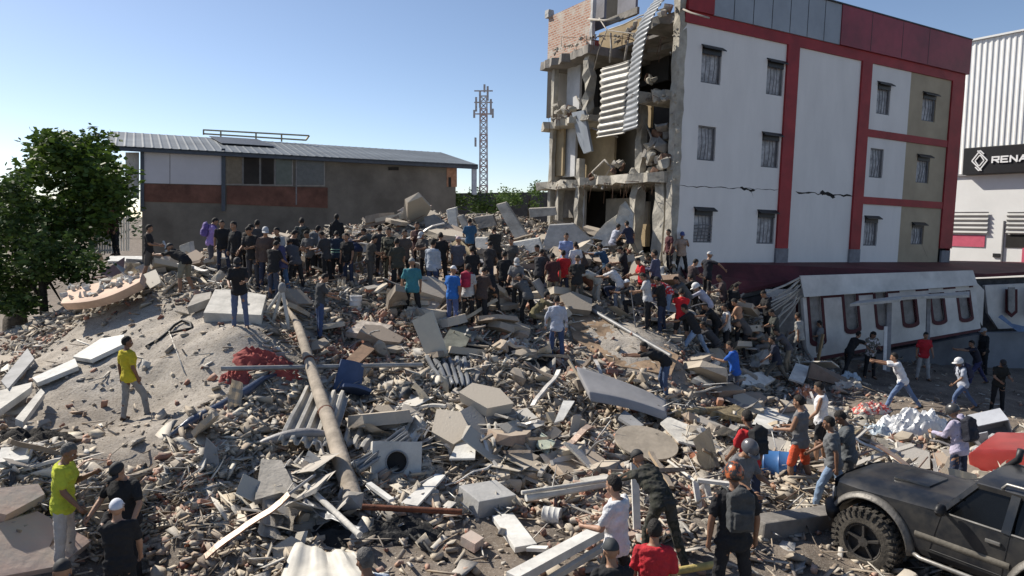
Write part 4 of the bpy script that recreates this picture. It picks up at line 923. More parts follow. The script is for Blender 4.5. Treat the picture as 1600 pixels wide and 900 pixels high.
ch = thing('office_chair', 'overturned blue office chair half buried right of the pole', 'chair', tuple(place(548, 605))); Yc = place(548, 605).y; cc = at(546, 590, Yc); Rc = Matrix.Translation(cc) @ erot(-.5, .3, .35).to_4x4()
mb = MB(); mb.grid(lambda a, b: Rc @ Vector(((a-.5)*.62*(1-.15*b), -.06*math.cos((a-.5)*3)-.05*b, (b-.5)*.72)), 10, 8, thick=Rc.to_3x3() @ Vector((0, .07, 0))); mb.build('backrest', [M('blue_seat', (.06, .09, .17), .7, var=.15)], ch, bevel=.015, smooth=50)
mb = MB(); mb.grid(lambda a, b: Rc @ Vector(((a-.5)*.6+.1, -.1-.5*b, -.42+.04*math.cos((a-.5)*3))), 8, 8, thick=Rc.to_3x3() @ Vector((0, 0, .08))); mb.build('seat', [MATS['blue_seat']], ch, bevel=.015, smooth=50)
MB().tube([Rc @ Vector((0, .05, -.1)), Rc @ Vector((.1, .1, -.5))], .025, n=8).build('back_stem', [mBLK], ch); LM.append((cc.x, cc.y, 'the blue chair'))
# -- slabs
plate('roof_slab', 'bright white flat slab behind the man in jeans and black cap', 'slab', (365, 505), [(318, 488), (408, 492), (416, 462), (372, 452), (336, 453)], .28, mPALE, landmark='the bright white flat slab', lift=.3)
plate('wall_slab', 'long white slab on the dusty slope behind the yellow shirted man', 'slab', (150, 560), [(113, 556), (142, 562), (196, 536), (193, 522), (158, 530)], .1, mWHT, landmark='the long white slab on the dusty slope', lift=.14)
plate('wall_slab', 'narrow white slab strip lower left of the yellow shirted man', 'slab', (85, 590), [(50, 590), (58, 598), (122, 572), (117, 560)], .1, mWHT, lift=.16)
plate('wall_slab', 'pale slab leaning over the dark hole at the left edge', 'slab', (15, 620), [(-10, 645), (-5, 612), (50, 596), (48, 606)], .14, mPALE, lift=.3)
plate('wall_slab', 'cream slab propped above the dark hole', 'slab', (45, 650), [(24, 655), (36, 658), (70, 614), (64, 606)], .12, mPALE, lift=.3)
plate('wall_slab', 'square pale slab below the dark hole at the left edge', 'slab', (25, 720), [(-8, 722), (44, 718), (54, 696), (2, 700)], .1, mWHT, lift=.25)
plate('wall_slab', 'thick pink topped slab at the left edge beside the man in lime shirt', 'slab', (30, 790), [(-10, 800), (10, 804), (70, 772), (60, 756), (0, 762)], .16, mPINKS, lift=.3)
plate('floor_slab', 'largest cracked cream and pink floor slab at the bottom left', 'slab', (40, 870), [(-30, 905), (92, 884), (142, 846), (60, 796), (-30, 828)], .14, mPINKS, lift=.16, landmark='the large pink floor slab')
plate('wall_board', 'upright grey panel standing in the rubble left of the bare slab', 'panel', (330, 752), [(313, 746, 0), (346, 750, .05), (338, 700, .12), (322, 684, .12)], .05, mGRY, landmark='the upright grey panel')
plate('floor_slab', 'broken tan floor slab with a steel bar beside it', 'slab', (420, 770), [(398, 782), (462, 762), (440, 720), (408, 716)], .1, mCEM, lift=.28)
plate('stone_slab', 'pale speckled slab above the brown sheet metal', 'slab', (580, 525), [(540, 518), (590, 525), (614, 508), (566, 500)], .15, M('speckled_slab', (.55, .48, .41), .9, var=.3, scale=5, bump=.3), lift=.25)
plate('metal_plate', 'dusty octagonal dark plate lying at the feet of the man in blue', 'plate', (710, 545), [(690, 535), (700, 548), (728, 540), (738, 520), (728, 508), (704, 512)], .04, M('dusty_glass', (.20, .205, .17), .45, var=.3, scale=2), lift=.3)
plate('wall_slab', 'pale slab fragment near the teal shirted man', 'slab', (680, 480), [(662, 492), (700, 505), (704, 490), (672, 478)], .12, mPALE, lift=.25)
plate('slab_block', 'leaning pale block behind the man in white shirt and jeans', 'slab', (692, 425), [(680, 412), (702, 432), (712, 424), (694, 406)], .2, M('orange_stone', (.45, .33, .24), .9), lift=.25)
plate('wall_slab', 'angular pale concrete slab left of the tall grey slab edge', 'slab', (297, 475), [(292, 480), (328, 466), (330, 456), (304, 460)], .2, mCEM, lift=.3)
plate('wood_panel', 'brown dusty panel lying across the heap below the blue chair', 'panel', (562, 560), [(540, 562), (556, 572), (585, 545), (574, 530)], .04, M('brown_panel', (.24, .15, .095), .8, var=.25), lift=.35)
Ye = place(990, 560).y
plate('earth_sheet', 'wide tan earth covered sheet sloping down beside the white shirted man', 'sheet', (980, 560), [(884, 492), (896, 528), (960, 566), (1048, 588), (1060, 560), (985, 512), (915, 482)], .06, mEARTH, lift=.1, landmark='the wide tan sheet')
beam('steel_pipe', 'long grey pipe along the upper edge of the tan sheet', 'pipe', (900, 470), (1048, 556), .06, .1, mSTEEL, lift=.25, rnd=True)
plate('wall_slab', 'big white slab among the diggers below the block corner', 'slab', (1060, 460), [(1035, 438), (1072, 462), (1078, 452), (1056, 430), (1034, 428)], .12, mWHT, lift=.25)
plate('wall_slab', 'white slab under the feet of the man in royal blue', 'slab', (1180, 610), [(1160, 600), (1188, 606), (1212, 592), (1190, 580), (1162, 586)], .12, mWHT, lift=.2)
plate('wall_slab', 'pale cracked slab below the man digging in black', 'slab', (1105, 590), [(1082, 592), (1112, 602), (1130, 588), (1108, 578)], .12, mPALE, lift=.22)
plate('wall_board', 'pair of white boards beside the straw heap', 'panel', (1210, 665), [(1172, 668), (1225, 672), (1240, 640), (1190, 636)], .06, mWHT, lift=.3)
plate('wall_board', 'bright white curved panel in front of the bending man in black', 'panel', (1245, 590), [(1232, 592), (1256, 598), (1266, 574), (1244, 566)], .06, mWHT, lift=.35)
plate('fallen_door', 'dark propped door leaf leaning over the white panel', 'door', (1280, 610), [(1262, 590, 0), (1330, 606, .3), (1322, 590, .5), (1268, 566, .1)], .07, M('brown_grey_door', (.16, .13, .11), .7))
plate('shelf_frame', 'large pale tilted board with an empty steel frame beside the round table', 'board', (1110, 700), [(1032, 660), (1060, 690), (1130, 706), (1135, 690), (1045, 650)], .04, mPALE, lift=.3)
plate('clay_tiles', 'row of orange clay tiles fallen below the pale board', 'tiles', (1110, 715), [(1078, 710), (1092, 718), (1126, 702), (1112, 690)], .07, M('clay', (.38, .15, .08), .85, var=.25, scale=8, bump=.3), lift=.22)
plate('mint_board', 'small pale green torn panel right of the flattened sheet', 'panel', (850, 700), [(838, 694), (856, 708), (868, 690), (846, 676)], .05, M('mint_paint', (.46, .50, .40), .8), lift=.25)
plate('white_board', 'white shard standing left of the grey bed base', 'panel', (880, 660), [(866, 660), (880, 656), (898, 626), (880, 626)], .03, mWHT, lift=.4)
plate('grey_board', 'long grey lid tilted in front of the bed base', 'panel', (985, 665), [(966, 652), (992, 668), (1006, 664), (976, 640)], .06, mGRY, lift=.3)
plate('white_board', 'white board leaning right of the washing machine shell', 'panel', (668, 790), [(626, 786), (652, 790), (696, 742), (680, 740)], .04, mWHT, lift=.22)
plate('white_board', 'bright white tile panel above the washing machine shell', 'panel', (725, 710), [(702, 716), (742, 716), (744, 690), (716, 688)], .04, mWHT, lift=.25)
plate('block_piece', 'squat square concrete block on the dark dirt', 'block', (738, 850), [(720, 838), (742, 850), (756, 840), (736, 828)], .14, mPINKS, lift=.2)
# curved grey bumper like strip
Yq = place(450, 712).y
mb = MB(); mb.tube([at(385+x*1.42, 706-26*math.sin(x/96*2.3)-x*.06, Yq+.35*x/96) for x in range(0, 100, 8)], [.03, .07, .085, .09, .09, .09, .09, .09, .085, .08, .07, .05, .03], n=10); tag(mb.build('curved_panel', [M('grey_plastic', (.26, .25, .25), .5, var=.15)], smooth=True), 'long smooth curved grey bumper piece crossing in front of the pole', 'bumper piece')
# white gutters, beams and posts
wb = thing('steel_gutter', 'short white box gutter lying on the dark dirt', 'gutter', tuple(place(805, 870))); Yg = place(805, 868).y
A_ = at(785, 812, Yg+.9)+Vector((0, 0, .05)); B_ = at(822, 862, Yg-.05)+Vector((0, 0, .05)); MB().bar(A_, B_, .34, .09).build('channel', [mWHT], wb, bevel=.01); LM.append((B_.x, B_.y, 'the short white gutter'))
MB().bar(B_+Vector((.02, -.0, .0)), B_+Vector((.3, -.12, .05)), .1, .05).build('torn_flap', [mWHT], wb)
beam('roof_beam', 'long white steel beam running to the white shirted man at the bottom', 'beam', (800, 905), (945, 826), .2, .12, mWHT, lift=.35, landmark='the long white beam')
beam('roof_beam', 'thin pale beam lying along the long white beam', 'beam', (860, 905), (950, 850), .08, .08, mSHEET, lift=.2)
beam('white_pipe', 'white round pipe lying level beside the small bucket', 'pipe', (822, 778), (972, 752), .06, .1, mWHT, lift=.3, rnd=True, landmark='the level white pipe')
beam('white_pipe', 'thinner grey tube above the level white pipe', 'pipe', (815, 770), (990, 744), .035, .1, mPALE, lift=.4, rnd=True)
Yp = place(993, 800).y
beam('frame_post', 'upright white frame post beside the white shirted man', 'frame', (991, 722, .2), (996, 842, -.1), .11, .07, mWHT, base=(993, 830), landmark='the upright white post')
beam('wooden_beam', 'flat pale timber behind the level white pipe', 'timber', (910, 752), (975, 742), .16, .05, mPALE, lift=.3)
beam('bamboo_pole', 'yellow bamboo pole at the bottom beside the man with backpack', 'pole', (1035, 896), (1130, 880), .05, .1, M('bamboo', (.50, .40, .14), .7, var=.25, scale=8), lift=.16, rnd=True)
beam('rusty_pipe', 'long rust brown pipe lying level beside the pole end', 'pipe', (566, 792), (722, 800), .045, .1, mRUST, lift=.35, rnd=True, landmark='the rust brown pipe')
beam('steel_pipe', 'long grey pipe lying level behind the pole', 'pipe', (345, 576), (660, 570), .05, .1, mSTEEL, lift=.3, rnd=True)
beam('steel_tube', 'bright slanting tube in the hollow left of the pole end', 'tube', (478, 758), (562, 836), .045, .1, mPALE, lift=.35, rnd=True)
beam('steel_tube', 'thin bright rod crossing the hollow left of the pole end', 'tube', (430, 788), (492, 742), .025, .1, mSTEEL, lift=.45, rnd=True)
beam('white_bar', 'short white bar right of the pole end', 'bar', (576, 756), (612, 782), .09, .05, mWHT, lift=.35)
beam('concrete_beam', 'long dirty concrete beam lying at the edge of the brown dirt', 'beam', (1180, 826), (1322, 806), .36, .3, mCONCD, lift=.1, landmark='the long dirty beam', bevel=.03)
beam('log', 'long straw coloured log running right of the bed base', 'log', (1048, 648), (1165, 640), .12, .1, M('straw', (.36, .28, .16), .95, var=.4, scale=9, bump=.6), lift=.12, rnd=True)
plate('straw_heap', 'clump of brown straw under the man in royal blue', 'straw', (1140, 650), [(1110, 646), (1168, 652), (1164, 622), (1140, 634)], .12, M('straw', (.36, .28, .16)), lift=.2)
beam('timber', 'dark long timber running down to the white bags', 'timber', (1240, 620), (1345, 670), .16, .14, M('dark_timber', (.08, .065, .05), .9), lift=.15)
beam('wooden_plank', 'pale upright plank held behind the grey shirted men', 'plank', (1286, 522, 0), (1276, 575, 0), .16, .05, M('pine', (.46, .32, .17), .8), base=(1280, 575))
beam('steel_tube', 'thin pale rod lying above the white crate frame', 'tube', (1044, 720), (1086, 752), .025, .1, mPALE, lift=.35, rnd=True)
# white crate frame near the backpack man
cf = thing('bed_frame', 'broken white slatted frame behind the man with the grey backpack', 'frame', tuple(place(1100, 800))); Yf = place(1100, 800).y
for a, b in (((1086, 752), (1094, 800)), ((1090, 750), (1140, 756)), ((1094, 800), (1120, 806)), ((1104, 754), (1112, 798))): MB().bar(at(*a, Yf+.2), at(*b, Yf+random.uniform(-.1, .1)), .09, .05).build('slat', [mWHT], cf)
# wide black hole at the left and the broken lip
for poly, lab in (([(0, 590), (44, 548), (52, 556), (14, 612)], 'weathered grey boards hanging over the dark hole'), ):
    plate('timber_board', lab, 'boards', (20, 600), poly, .06, mGRY, lift=.3)
# awning like peach shell
aw = thing('concrete_awning', 'peach curved concrete awning shell lying at the foot of the trees', 'awning', tuple(at(150, 490, 20.4)))
def aw_fn(a, b):
    p = at(94+124*a, 474-34*a+10*math.sin(a*3.1), 18.4-.3*math.sin(a*3.1)).lerp(at(106+116*a, 452-26*a, 19.6), b); return p
mb = MB(); mb.grid(aw_fn, 14, 4, thick=(.02, .2, -.2)); mb.build('shell', [M('peach_paint', (.60, .42, .31), .8, var=.18, scale=1.5, bump=.2)], aw, bevel=.02, smooth=50)
mb = MB()
for _ in range(45): a, b = random.random()*.95, .25+.75*random.random(); blob(mb, aw_fn(a, b)+Vector((0, 0, .05)), [random.uniform(.06, .22) for _ in range(3)], 0, 10)
mb.build('rubble_cover', [mPALE], aw, fix=False)['kind'] = 'stuff'
plate('floor_slab', 'white topped low concrete ledge behind the peach awning', 'slab', (200, 425), [(168, 408, 0), (236, 408, .2), (232, 400, 1.4), (172, 400, 1.2)], .25, mWHT)
plate('wall_slab', 'plum coloured wall piece leaning behind the peach awning', 'slab', (180, 440), [(155, 440, -.2), (192, 425, 0), (194, 402, .3), (160, 424, .1)], .1, M('plum_paint', (.22, .15, .15), .8))
plate('wall_slab', 'low concrete wall stub below the white topped ledge', 'slab', (215, 428), [(195, 424, -.2), (232, 428, 0), (234, 406, .1), (197, 404, -.1)], .2, mCEM)
plate('wooden_post', 'straw coloured plank leaning on the white railing', 'plank', (150, 400), [(136, 362, 4.4), (142, 362, 4.4), (162, 406, 4), (154, 408, 4)], .06, MATS['pine'] if 'pine' in MATS else mWOOD)
plate('concrete_sheet', 'pale round topped plate standing between trunk and awning', 'plate', (75, 540), [(55, 545, 4), (100, 545, 4), (95, 518, 4.3), (70, 512, 4.3)], .1, mPALE)
# crest: leaning beams and wall pieces on the skyline
Yk = 30.
for nm, lab, cat, poly, th, mt in (
 ('concrete_beam', 'broad pale beam leaning on the crest with its end in the air', 'beam', [(775, 320), (790, 316), (824, 368), (806, 376)], .35, mCEM),
 ('concrete_column', 'upright pale stub of a column on the crest', 'column', [(697, 328), (712, 324), (716, 362), (703, 364)], .3, mPALE),
 ('concrete_beam', 'thin beam leaning right of the column stub on the crest', 'beam', [(714, 338), (722, 336), (738, 364), (728, 368)], .25, mCEM),
 ('wall_slab', 'large smooth grey slab lying against the foot of the torn end', 'slab', [(846, 388), (858, 352), (896, 350), (928, 378), (916, 396), (870, 398)], .3, mGRY),
 ('wall_slab', 'flat pale slab over the left end of the crest', 'slab', [(606, 342), (636, 326), (662, 334), (668, 350), (620, 352)], .3, mCEM),
 ('wall_slab', 'dark tilted slab right of the flat pale slab on the crest', 'slab', [(662, 340), (676, 336), (704, 356), (694, 366), (664, 356)], .25, mCONCD),
 ('brick_piece', 'reddish roof fragment on the skyline of the crest', 'roof fragment', [(620, 330), (640, 318), (672, 322), (668, 330)], .3, mPINKS),
 ('wall_slab', 'pale ledge slab beside the bushes and the torn end', 'slab', [(826, 326), (868, 324), (870, 336), (828, 340)], .6, mCEM),
 ('wall_slab', 'white bright slab patch behind the man in teal', 'slab', [(742, 372), (760, 372), (768, 404), (744, 404)], .2, mPALE),
 ('wall_slab', 'tilted grey plate in the middle of the crest', 'slab', [(740, 340), (770, 336), (776, 352), (748, 358)], .25, mCONCD),
 ('wall_slab', 'sloping pale wall piece below the leaning beam', 'slab', [(796, 380), (842, 372), (848, 390), (806, 402)], .2, mPALE),
 ('wall_slab', 'grey wall stub at the left end of the crest', 'slab', [(280, 384), (296, 378), (300, 404), (282, 408)], .3, mPALE),
 ('wall_slab', 'pale slab behind the purple shirted man', 'slab', [(336, 396), (360, 398), (366, 412), (338, 410)], .3, mCEM)):
    cy = max(p[1] for p in poly); cx = sum(p[0] for p in poly)/len(poly); Y0 = min(place(cx, cy).y, 30.5)
    P_ = [at(x, y, Y0+(cy-y)*.018) for x, y in poly]
    tag(MB().prism(P_, Vector((.05, th, .04))).build(nm, [mt], bevel=.015), lab, cat)
# metal and white things at the far right of the heap
box = thing('metal_cabinet', 'open white metal cabinet lying tilted by the lavender hooded man', 'cabinet', tuple(place(1540, 700))); Yx = place(1540, 695).y
c = at(1538, 668, Yx); Rx = Matrix.Translation(c) @ erot(.25, -.35, -.35).to_4x4()
mb = MB(); q = MB().box((0, 0, 0), (.95, .55, .5)); mb.add([Rx @ v for v in q.v], q.f[:2]+q.f[3:]); mb.build('casing', [M('cabinet_white', (.40, .42, .46), .5, var=.12, scale=1.5)], box, fix=False).modifiers.new('s', 'SOLIDIFY').thickness = .03
mb = MB(); q = MB().box((-.3, -.5, -.05), (.5, .03, .5)); mb.add([Rx @ v for v in q.v], q.f); mb.build('door', [MATS['cabinet_white']], box); LM.append((c.x, c.y, 'the white metal cabinet'))
def heap(name, label, cat, px, py, sx, sy, sz, mat, seed=0, lift=0., n=26, lm=None):
    p = place(px, py); 
    def fn(a, b):
        x, y = (a-.5)*2, (b-.5)*2; r = max(0, 1-(abs(x)**2.4+abs(y)**2.4)); v = Vector((x*2.3+seed, y*2.3, seed))
        h = sz*r**.5*(.65+.8*abs(mnoise.noise(v*1.3))+.35*mnoise.noise(v*3.6))
        return p+Vector((x*sx/2*(1+.15*mnoise.noise(v)), y*sy/2, h-.06+lift+(float(base_z(p.x+x*sx/2, p.y+y*sy/2))-p.z)*.9))
    o = tag(MB().grid(fn, n, n).build(name, [mat], smooth=50), label, cat)
    if lm: LM.append((p.x, p.y, lm))
    return o
mPLA = M('white_plastic_film', (.68, .69, .70), .35, var=.15, scale=5, bump=.7, bscale=9, spec=.6)
heap('plastic_bags', 'large pile of crumpled white plastic bags in front of the cabinet', 'bags', 1425, 672, 1.9, 1.2, .55, mPLA, 3, n=40, lm='the pile of white bags')
heap('plastic_bags', 'smaller white and pale blue bags left of the big bag pile', 'bags', 1370, 678, .9, .7, .3, M('pale_blue_film', (.52, .60, .66), .4, var=.2, scale=4, bump=.6), 9)
heap('floral_cloth', 'red and white patterned cloth bundle above the white bags', 'cloth', 1362, 642, 1.1, .6, .28, M('red_white_print', (.55, .08, .07), .9, scale=11, col2=(.65, .58, .5), ramp=(.48, .52), bump=.3), 5, lm='the red patterned cloth')
heap('red_cloth', 'crumpled bright red cloth left of the pole under the grey pipe', 'cloth', 418, 572, 1.5, .7, .3, M('red_cloth', (.34, .075, .065), .9, var=.3, scale=3, bump=.4), 12, lm='the crumpled red cloth')
heap('red_cloth', 'small torn red cloth at the left end of the grey pipe', 'cloth', 368, 592, .7, .5, .2, M('red_cloth', (.42, .07, .06)), 17)
heap('white_cloth', 'white twisted cloth among the bricks near the ribbed grey sheet', 'cloth', 665, 600, .9, .5, .25, mWHT, 22)
heap('white_bag', 'white bag beside the crate frame above the backpack man', 'bag', 1068, 752, .3, .25, .16, mPLA, 31, n=14)
heap('blue_bag', 'pale blue bag lying below the bending man in black', 'bag', 1328, 592, .8, .5, .3, M('pale_blue_film', (.52, .60, .66)), 33, n=16)
heap('bedding', 'heap of white and orange bedding beside the upright door leaf', 'bedding', 1262, 625, .9, .7, .4, M('orange_bedding', (.5, .2, .1), .9, scale=5, col2=(.65, .62, .58), ramp=(.4, .5), bump=.4), 37, lm='the orange bedding')
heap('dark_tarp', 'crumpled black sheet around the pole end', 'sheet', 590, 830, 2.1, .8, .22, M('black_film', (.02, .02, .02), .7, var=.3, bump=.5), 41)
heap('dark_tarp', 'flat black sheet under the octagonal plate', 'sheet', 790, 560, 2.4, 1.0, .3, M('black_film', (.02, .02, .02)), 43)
mb = MB(); mb.tube([place(x, y)+Vector((0, 0, .12)) for x, y in ((268, 690), (300, 668), (345, 645), (385, 620), (412, 600), (432, 594))], [.03, .09, .1, .09, .06, .03], n=8)
tag(mb.build('rolled_tarp', [M('navy_film', (.05, .07, .12), .35, var=.2, scale=3, bump=.4, spec=.6)], smooth=True), 'rolled dark blue tarpaulin lying across the dusty slope', 'tarpaulin')
def cable(label, ptsx, r, mat, name='cable', lift=.04): tag(MB().tube([place(x, y)+Vector((0, 0, lift+random.uniform(0, .03))) for x, y in ptsx], r, n=6).build(name, [mat], smooth=True), label, 'cable')
mRUB = M('black_rubber', (.02, .02, .02), .7)
cable('black cable looping over the dusty slope right of the yellow shirt', [(228, 545), (250, 532), (262, 522), (272, 512), (285, 505), (298, 508), (300, 516), (282, 520), (266, 524)], .035, mRUB)
cable('thin white rod lying on the dusty slope', [(264, 520), (276, 552), (289, 588)], .012, mPALE, name='rod')
cable('thin black cable in the dirt below the rust brown pipe', [(620, 800), (650, 835), (672, 868), (700, 880)], .025, mRUB)
cable('black cable trailing over the rubble beside the bed base', [(1040, 650), (1010, 672), (1030, 700), (1060, 712)], .03, mRUB)
cable('dark cable across the rubble left of the washing machine', [(560, 800), (600, 820), (640, 842), (668, 866)], .025, mRUB)
# near black heap: shade of the hole at the left edge put into colour
heap('hole_shade_heap', 'near black heap painted as shade in the hole at the left edge', 'painted shade', 45, 690, 1.6, 1.0, .25, M('hole_shade', (.03, .027, .024), .95, var=.4, scale=6, bump=.9), 51)
# ================================================================ loose rubble
PAL_C = palette('mixed_concrete', [(.40, .35, .28), (.31, .265, .215), (.46, .41, .33), (.25, .215, .175), (.47, .42, .35), (.36, .28, .21), (.23, .195, .16), (.38, .33, .27), (.28, .20, .15)], dust=.45, dustcol=(.44, .385, .31))
PAL_B = palette('mixed_brick', [(.34, .13, .075), (.26, .095, .06), (.40, .19, .12), (.20, .085, .06), (.42, .26, .19)], dust=.4, dustcol=(.40, .34, .29))
PAL_P = palette('mixed_panels', [(.58, .55, .49), (.46, .43, .38), (.34, .33, .31), (.50, .46, .38), (.24, .22, .20), (.64, .62, .57), (.38, .35, .30), (.44, .40, .34)], dust=.35, rough=.7)
PAL_W = palette('mixed_timber', [(.40, .33, .24), (.22, .17, .12), (.52, .48, .41), (.14, .11, .09), (.60, .57, .52), (.30, .22, .14)], dust=.35)
PAL_M = palette('mixed_metal', [(.34, .34, .34), (.50, .50, .50), (.18, .18, .19), (.25, .12, .07), (.58, .58, .57)], dust=.3, rough=.5, metal=.4, spec=.5)
def scatter(n, y0, y1, power=1.6, kp=1.4, kmin=.015, clump=None):
    """world positions on broken ground, denser near the camera as it fills the view"""
    out = []
    while len(out) < n:
        m = n*3; u = RNG.random(m); Y = (y0**(1-power)+(y1**(1-power)-y0**(1-power))*u)**(1/(1-power)); X = (RNG.random(m)*2-1)*(Y*.78+1.0)
        k = rub(X, Y)
        if clump is not None: c_ = vnoise(X*.55+clump, Y*.55+clump*2)*.65+vnoise(X*1.5+clump, Y*1.5)*.35; k = k*np.clip((c_-.42)*5, .04, 1)
        keep = (RNG.random(m) < np.maximum(k**kp, kmin)) & (np.abs(X) < 18)
        out += list(zip(X[keep], Y[keep]))
    a = np.array(out[:n]); return a
def vtz(x, y):
    i = np.clip(np.searchsorted(XS, x)-1, 0, len(XS)-2); j = np.clip(np.searchsorted(YS, y)-1, 0, len(YS)-2)
    fx = (x-XS[i])/(XS[i+1]-XS[i]); fy = (y-YS[j])/(YS[j+1]-YS[j])
    return (GZ[j, i]*(1-fx)+GZ[j, i+1]*fx)*(1-fy)+(GZ[j+1, i]*(1-fx)+GZ[j+1, i+1]*fx)*fy
CUBE = np.array([(x, y, z) for x in (-.5, .5) for y in (-.5, .5) for z in (-.5, .5)])
CF = np.array([(0, 1, 3, 2), (4, 6, 7, 5), (0, 4, 5, 1), (2, 3, 7, 6), (0, 2, 6, 4), (1, 5, 7, 3)])
def debris(name, label, cat, n, dims, mat, tilt=.6, jit=.22, y0=5.5, y1=34, power=1.6, lift=.3, clump=None):
    a = scatter(n, y0, y1, power, clump=clump); N = len(a); lo, hi = np.array(dims[0]), np.array(dims[1])
    s = lo*(hi/lo)**(RNG.random((N, 3))**np.array([1.3, 1.3, 1.0]))
    v = (CUBE[None]+RNG.normal(size=(N, 8, 3))*jit*np.array([1, 1, .6]))*s[:, None]
    ax, ay, az = RNG.normal(size=N)*tilt, RNG.normal(size=N)*tilt, RNG.random(N)*6.3
    cx, sx, cy, sy, cz, sz = np.cos(ax), np.sin(ax), np.cos(ay), np.sin(ay), np.cos(az), np.sin(az); o = np.ones(N); z_ = np.zeros(N)
    Rx = np.stack([o, z_, z_, z_, cx, -sx, z_, sx, cx], -1).reshape(N, 3, 3); Ry = np.stack([cy, z_, sy, z_, o, z_, -sy, z_, cy], -1).reshape(N, 3, 3); Rz = np.stack([cz, -sz, z_, sz, cz, z_, z_, z_, o], -1).reshape(N, 3, 3)
    v = np.einsum('nij,nkj->nki', Rz @ Ry @ Rx, v)
    v += np.stack([a[:, 0], a[:, 1], vtz(a[:, 0], a[:, 1])+s.min(1)*lift+s[:, :2].max(1)*.12], -1)[:, None]
    co = v.reshape(-1, 3); f = (CF[None]+np.arange(N)[:, None, None]*8).reshape(-1, 4)
    me = bpy.data.meshes.new(name); fast_mesh(me, co, f); me.materials.append(mat); ob = bpy.data.objects.new(name, me); COL.objects.link(ob)
    return tag(ob, label, cat, kind='stuff')
debris('concrete_rubble', 'fine grey concrete rubble covering the heap', 'rubble', 46000, ((.03, .022, .012), (.34, .24, .10)), PAL_C, jit=.13, tilt=.5)
debris('brick_rubble', 'small red brick fragments scattered through the heap', 'rubble', 8000, ((.05, .04, .03), (.22, .15, .11)), PAL_B, tilt=.7, jit=.12, clump=13.)
debris('panel_shards', 'thin pale shards of board and sheet through the heap', 'shards', 11000, ((.07, .05, .008), (.55, .36, .03)), PAL_P, tilt=.45, jit=.16, clump=31.)
debris('splinters', 'small splinters of timber and lath through the heap', 'splinters', 9000, ((.18, .012, .01), (.8, .045, .03)), PAL_W, tilt=.25, jit=.1, clump=47.)
debris('wire_scrap', 'short lengths of wire and bar through the heap', 'scrap', 1800, ((.3, .008, .008), (1.1, .022, .022)), PAL_M, tilt=.3, jit=.1)
# gravel on the bare dust and the yard
def gravel(n, y0, y1):
    u = RNG.random(n); p = 1.9; Y = (y0**(1-p)+(y1**(1-p)-y0**(1-p))*u)**(1/(1-p)); X = (RNG.random(n)*2-1)*(Y*.78+1); s = .009+.04*RNG.random(n)**5
    s = s*(1+Y/25)
    v = (CUBE[None]+RNG.normal(size=(n, 8, 3))*.2)*s[:, None, None]*np.array([1.3, 1, .7]); v += np.stack([X, Y, vtz(X, Y)+s*.25], -1)[:, None]
    me = bpy.data.meshes.new('gravel'); fast_mesh(me, v.reshape(-1, 3), (CF[None]+np.arange(n)[:, None, None]*8).reshape(-1, 4)); me.materials.append(PAL_C)
    o = bpy.data.objects.new('gravel', me); COL.objects.link(o); tag(o, 'small stones strewn over the bare dust and dirt', 'gravel', kind='stuff')
gravel(9000, 5.5, 28)
# individuals: the largest pieces, each an object of its own
COLW = {}
def rel_to(x, y, b):
    dx, dy = x-b[0], y-b[1]; d = math.hypot(dx, dy)
    if d < .9: return 'beside '+b[2]
    far = 'well ' if d > 4 else ''
    if abs(dx) > abs(dy)*1.2: return far+('right of ' if dx > 0 else 'left of ')+b[2]
    return far+('behind ' if dy > 0 else 'below ')+b[2]
USED = set()
def one_label(sw, w_, pose_, x, y):
    near = sorted(LM, key=lambda l: (l[0]-x)**2+(l[1]-y)**2)[:4]; c = []
    for b in near[:2]: c.append('%s %s %s' % (sw, w_, rel_to(x, y, b)))
    for b in near[:3]: c.append('%s %s %s %s' % (sw, w_, pose_, rel_to(x, y, b)))
    for i in range(3):
        for j in range(i+1, 4): c.append('%s %s between %s and %s' % (sw, w_, near[i][2], near[j][2]))
    for i in range(3):
        for j in range(i+1, 4): c.append('%s %s %s between %s and %s' % (sw, w_, pose_, near[i][2], near[j][2]))
    c = [q for q in c if len(q.split()) <= 16]
    for q in c:
        if q not in USED: USED.add(q); return q
    return c[0]
def variants(name, mk, k, mat):
    vs = []
    for i in range(k):
        bm = mk(i); me = bpy.data.meshes.new(name); bm.to_mesh(me); bm.free(); me.materials.append(mat); vs.append(me)
    return vs
def slabpoly(i):
    bm = bmesh.new(); n = random.randint(4, 7); th = random.uniform(.07, .16); ro = [random.uniform(.7, 1.1) for _ in range(n)]; asp = random.uniform(.5, .95); m = []
    for z in (-th/2, th/2): m.append([bm.verts.new((math.cos(2*math.pi*j/n+.3)*ro[j]*.5+random.uniform(-.03, .03), math.sin(2*math.pi*j/n+.3)*ro[j]*.5*asp+random.uniform(-.03, .03), z)) for j in range(n)])
    bm.faces.new(m[0][::-1]); bm.faces.new(m[1])
    for j in range(n): bm.faces.new((m[0][j], m[0][(j+1) % n], m[1][(j+1) % n], m[1][j]))
    return bm
def boxmesh(sx, sy, sz, j=.0, bev=0.):
    bm = bmesh.new(); r = bmesh.ops.create_cube(bm, size=1)
    for v in bm.verts: v.co = Vector((v.co.x*sx+random.uniform(-j, j), v.co.y*sy+random.uniform(-j, j), v.co.z*sz+random.uniform(-j, j)*.5))
    if bev: bmesh.ops.bevel(bm, geom=bm.edges[:], offset=bev, segments=1, affect='EDGES')
    return bm
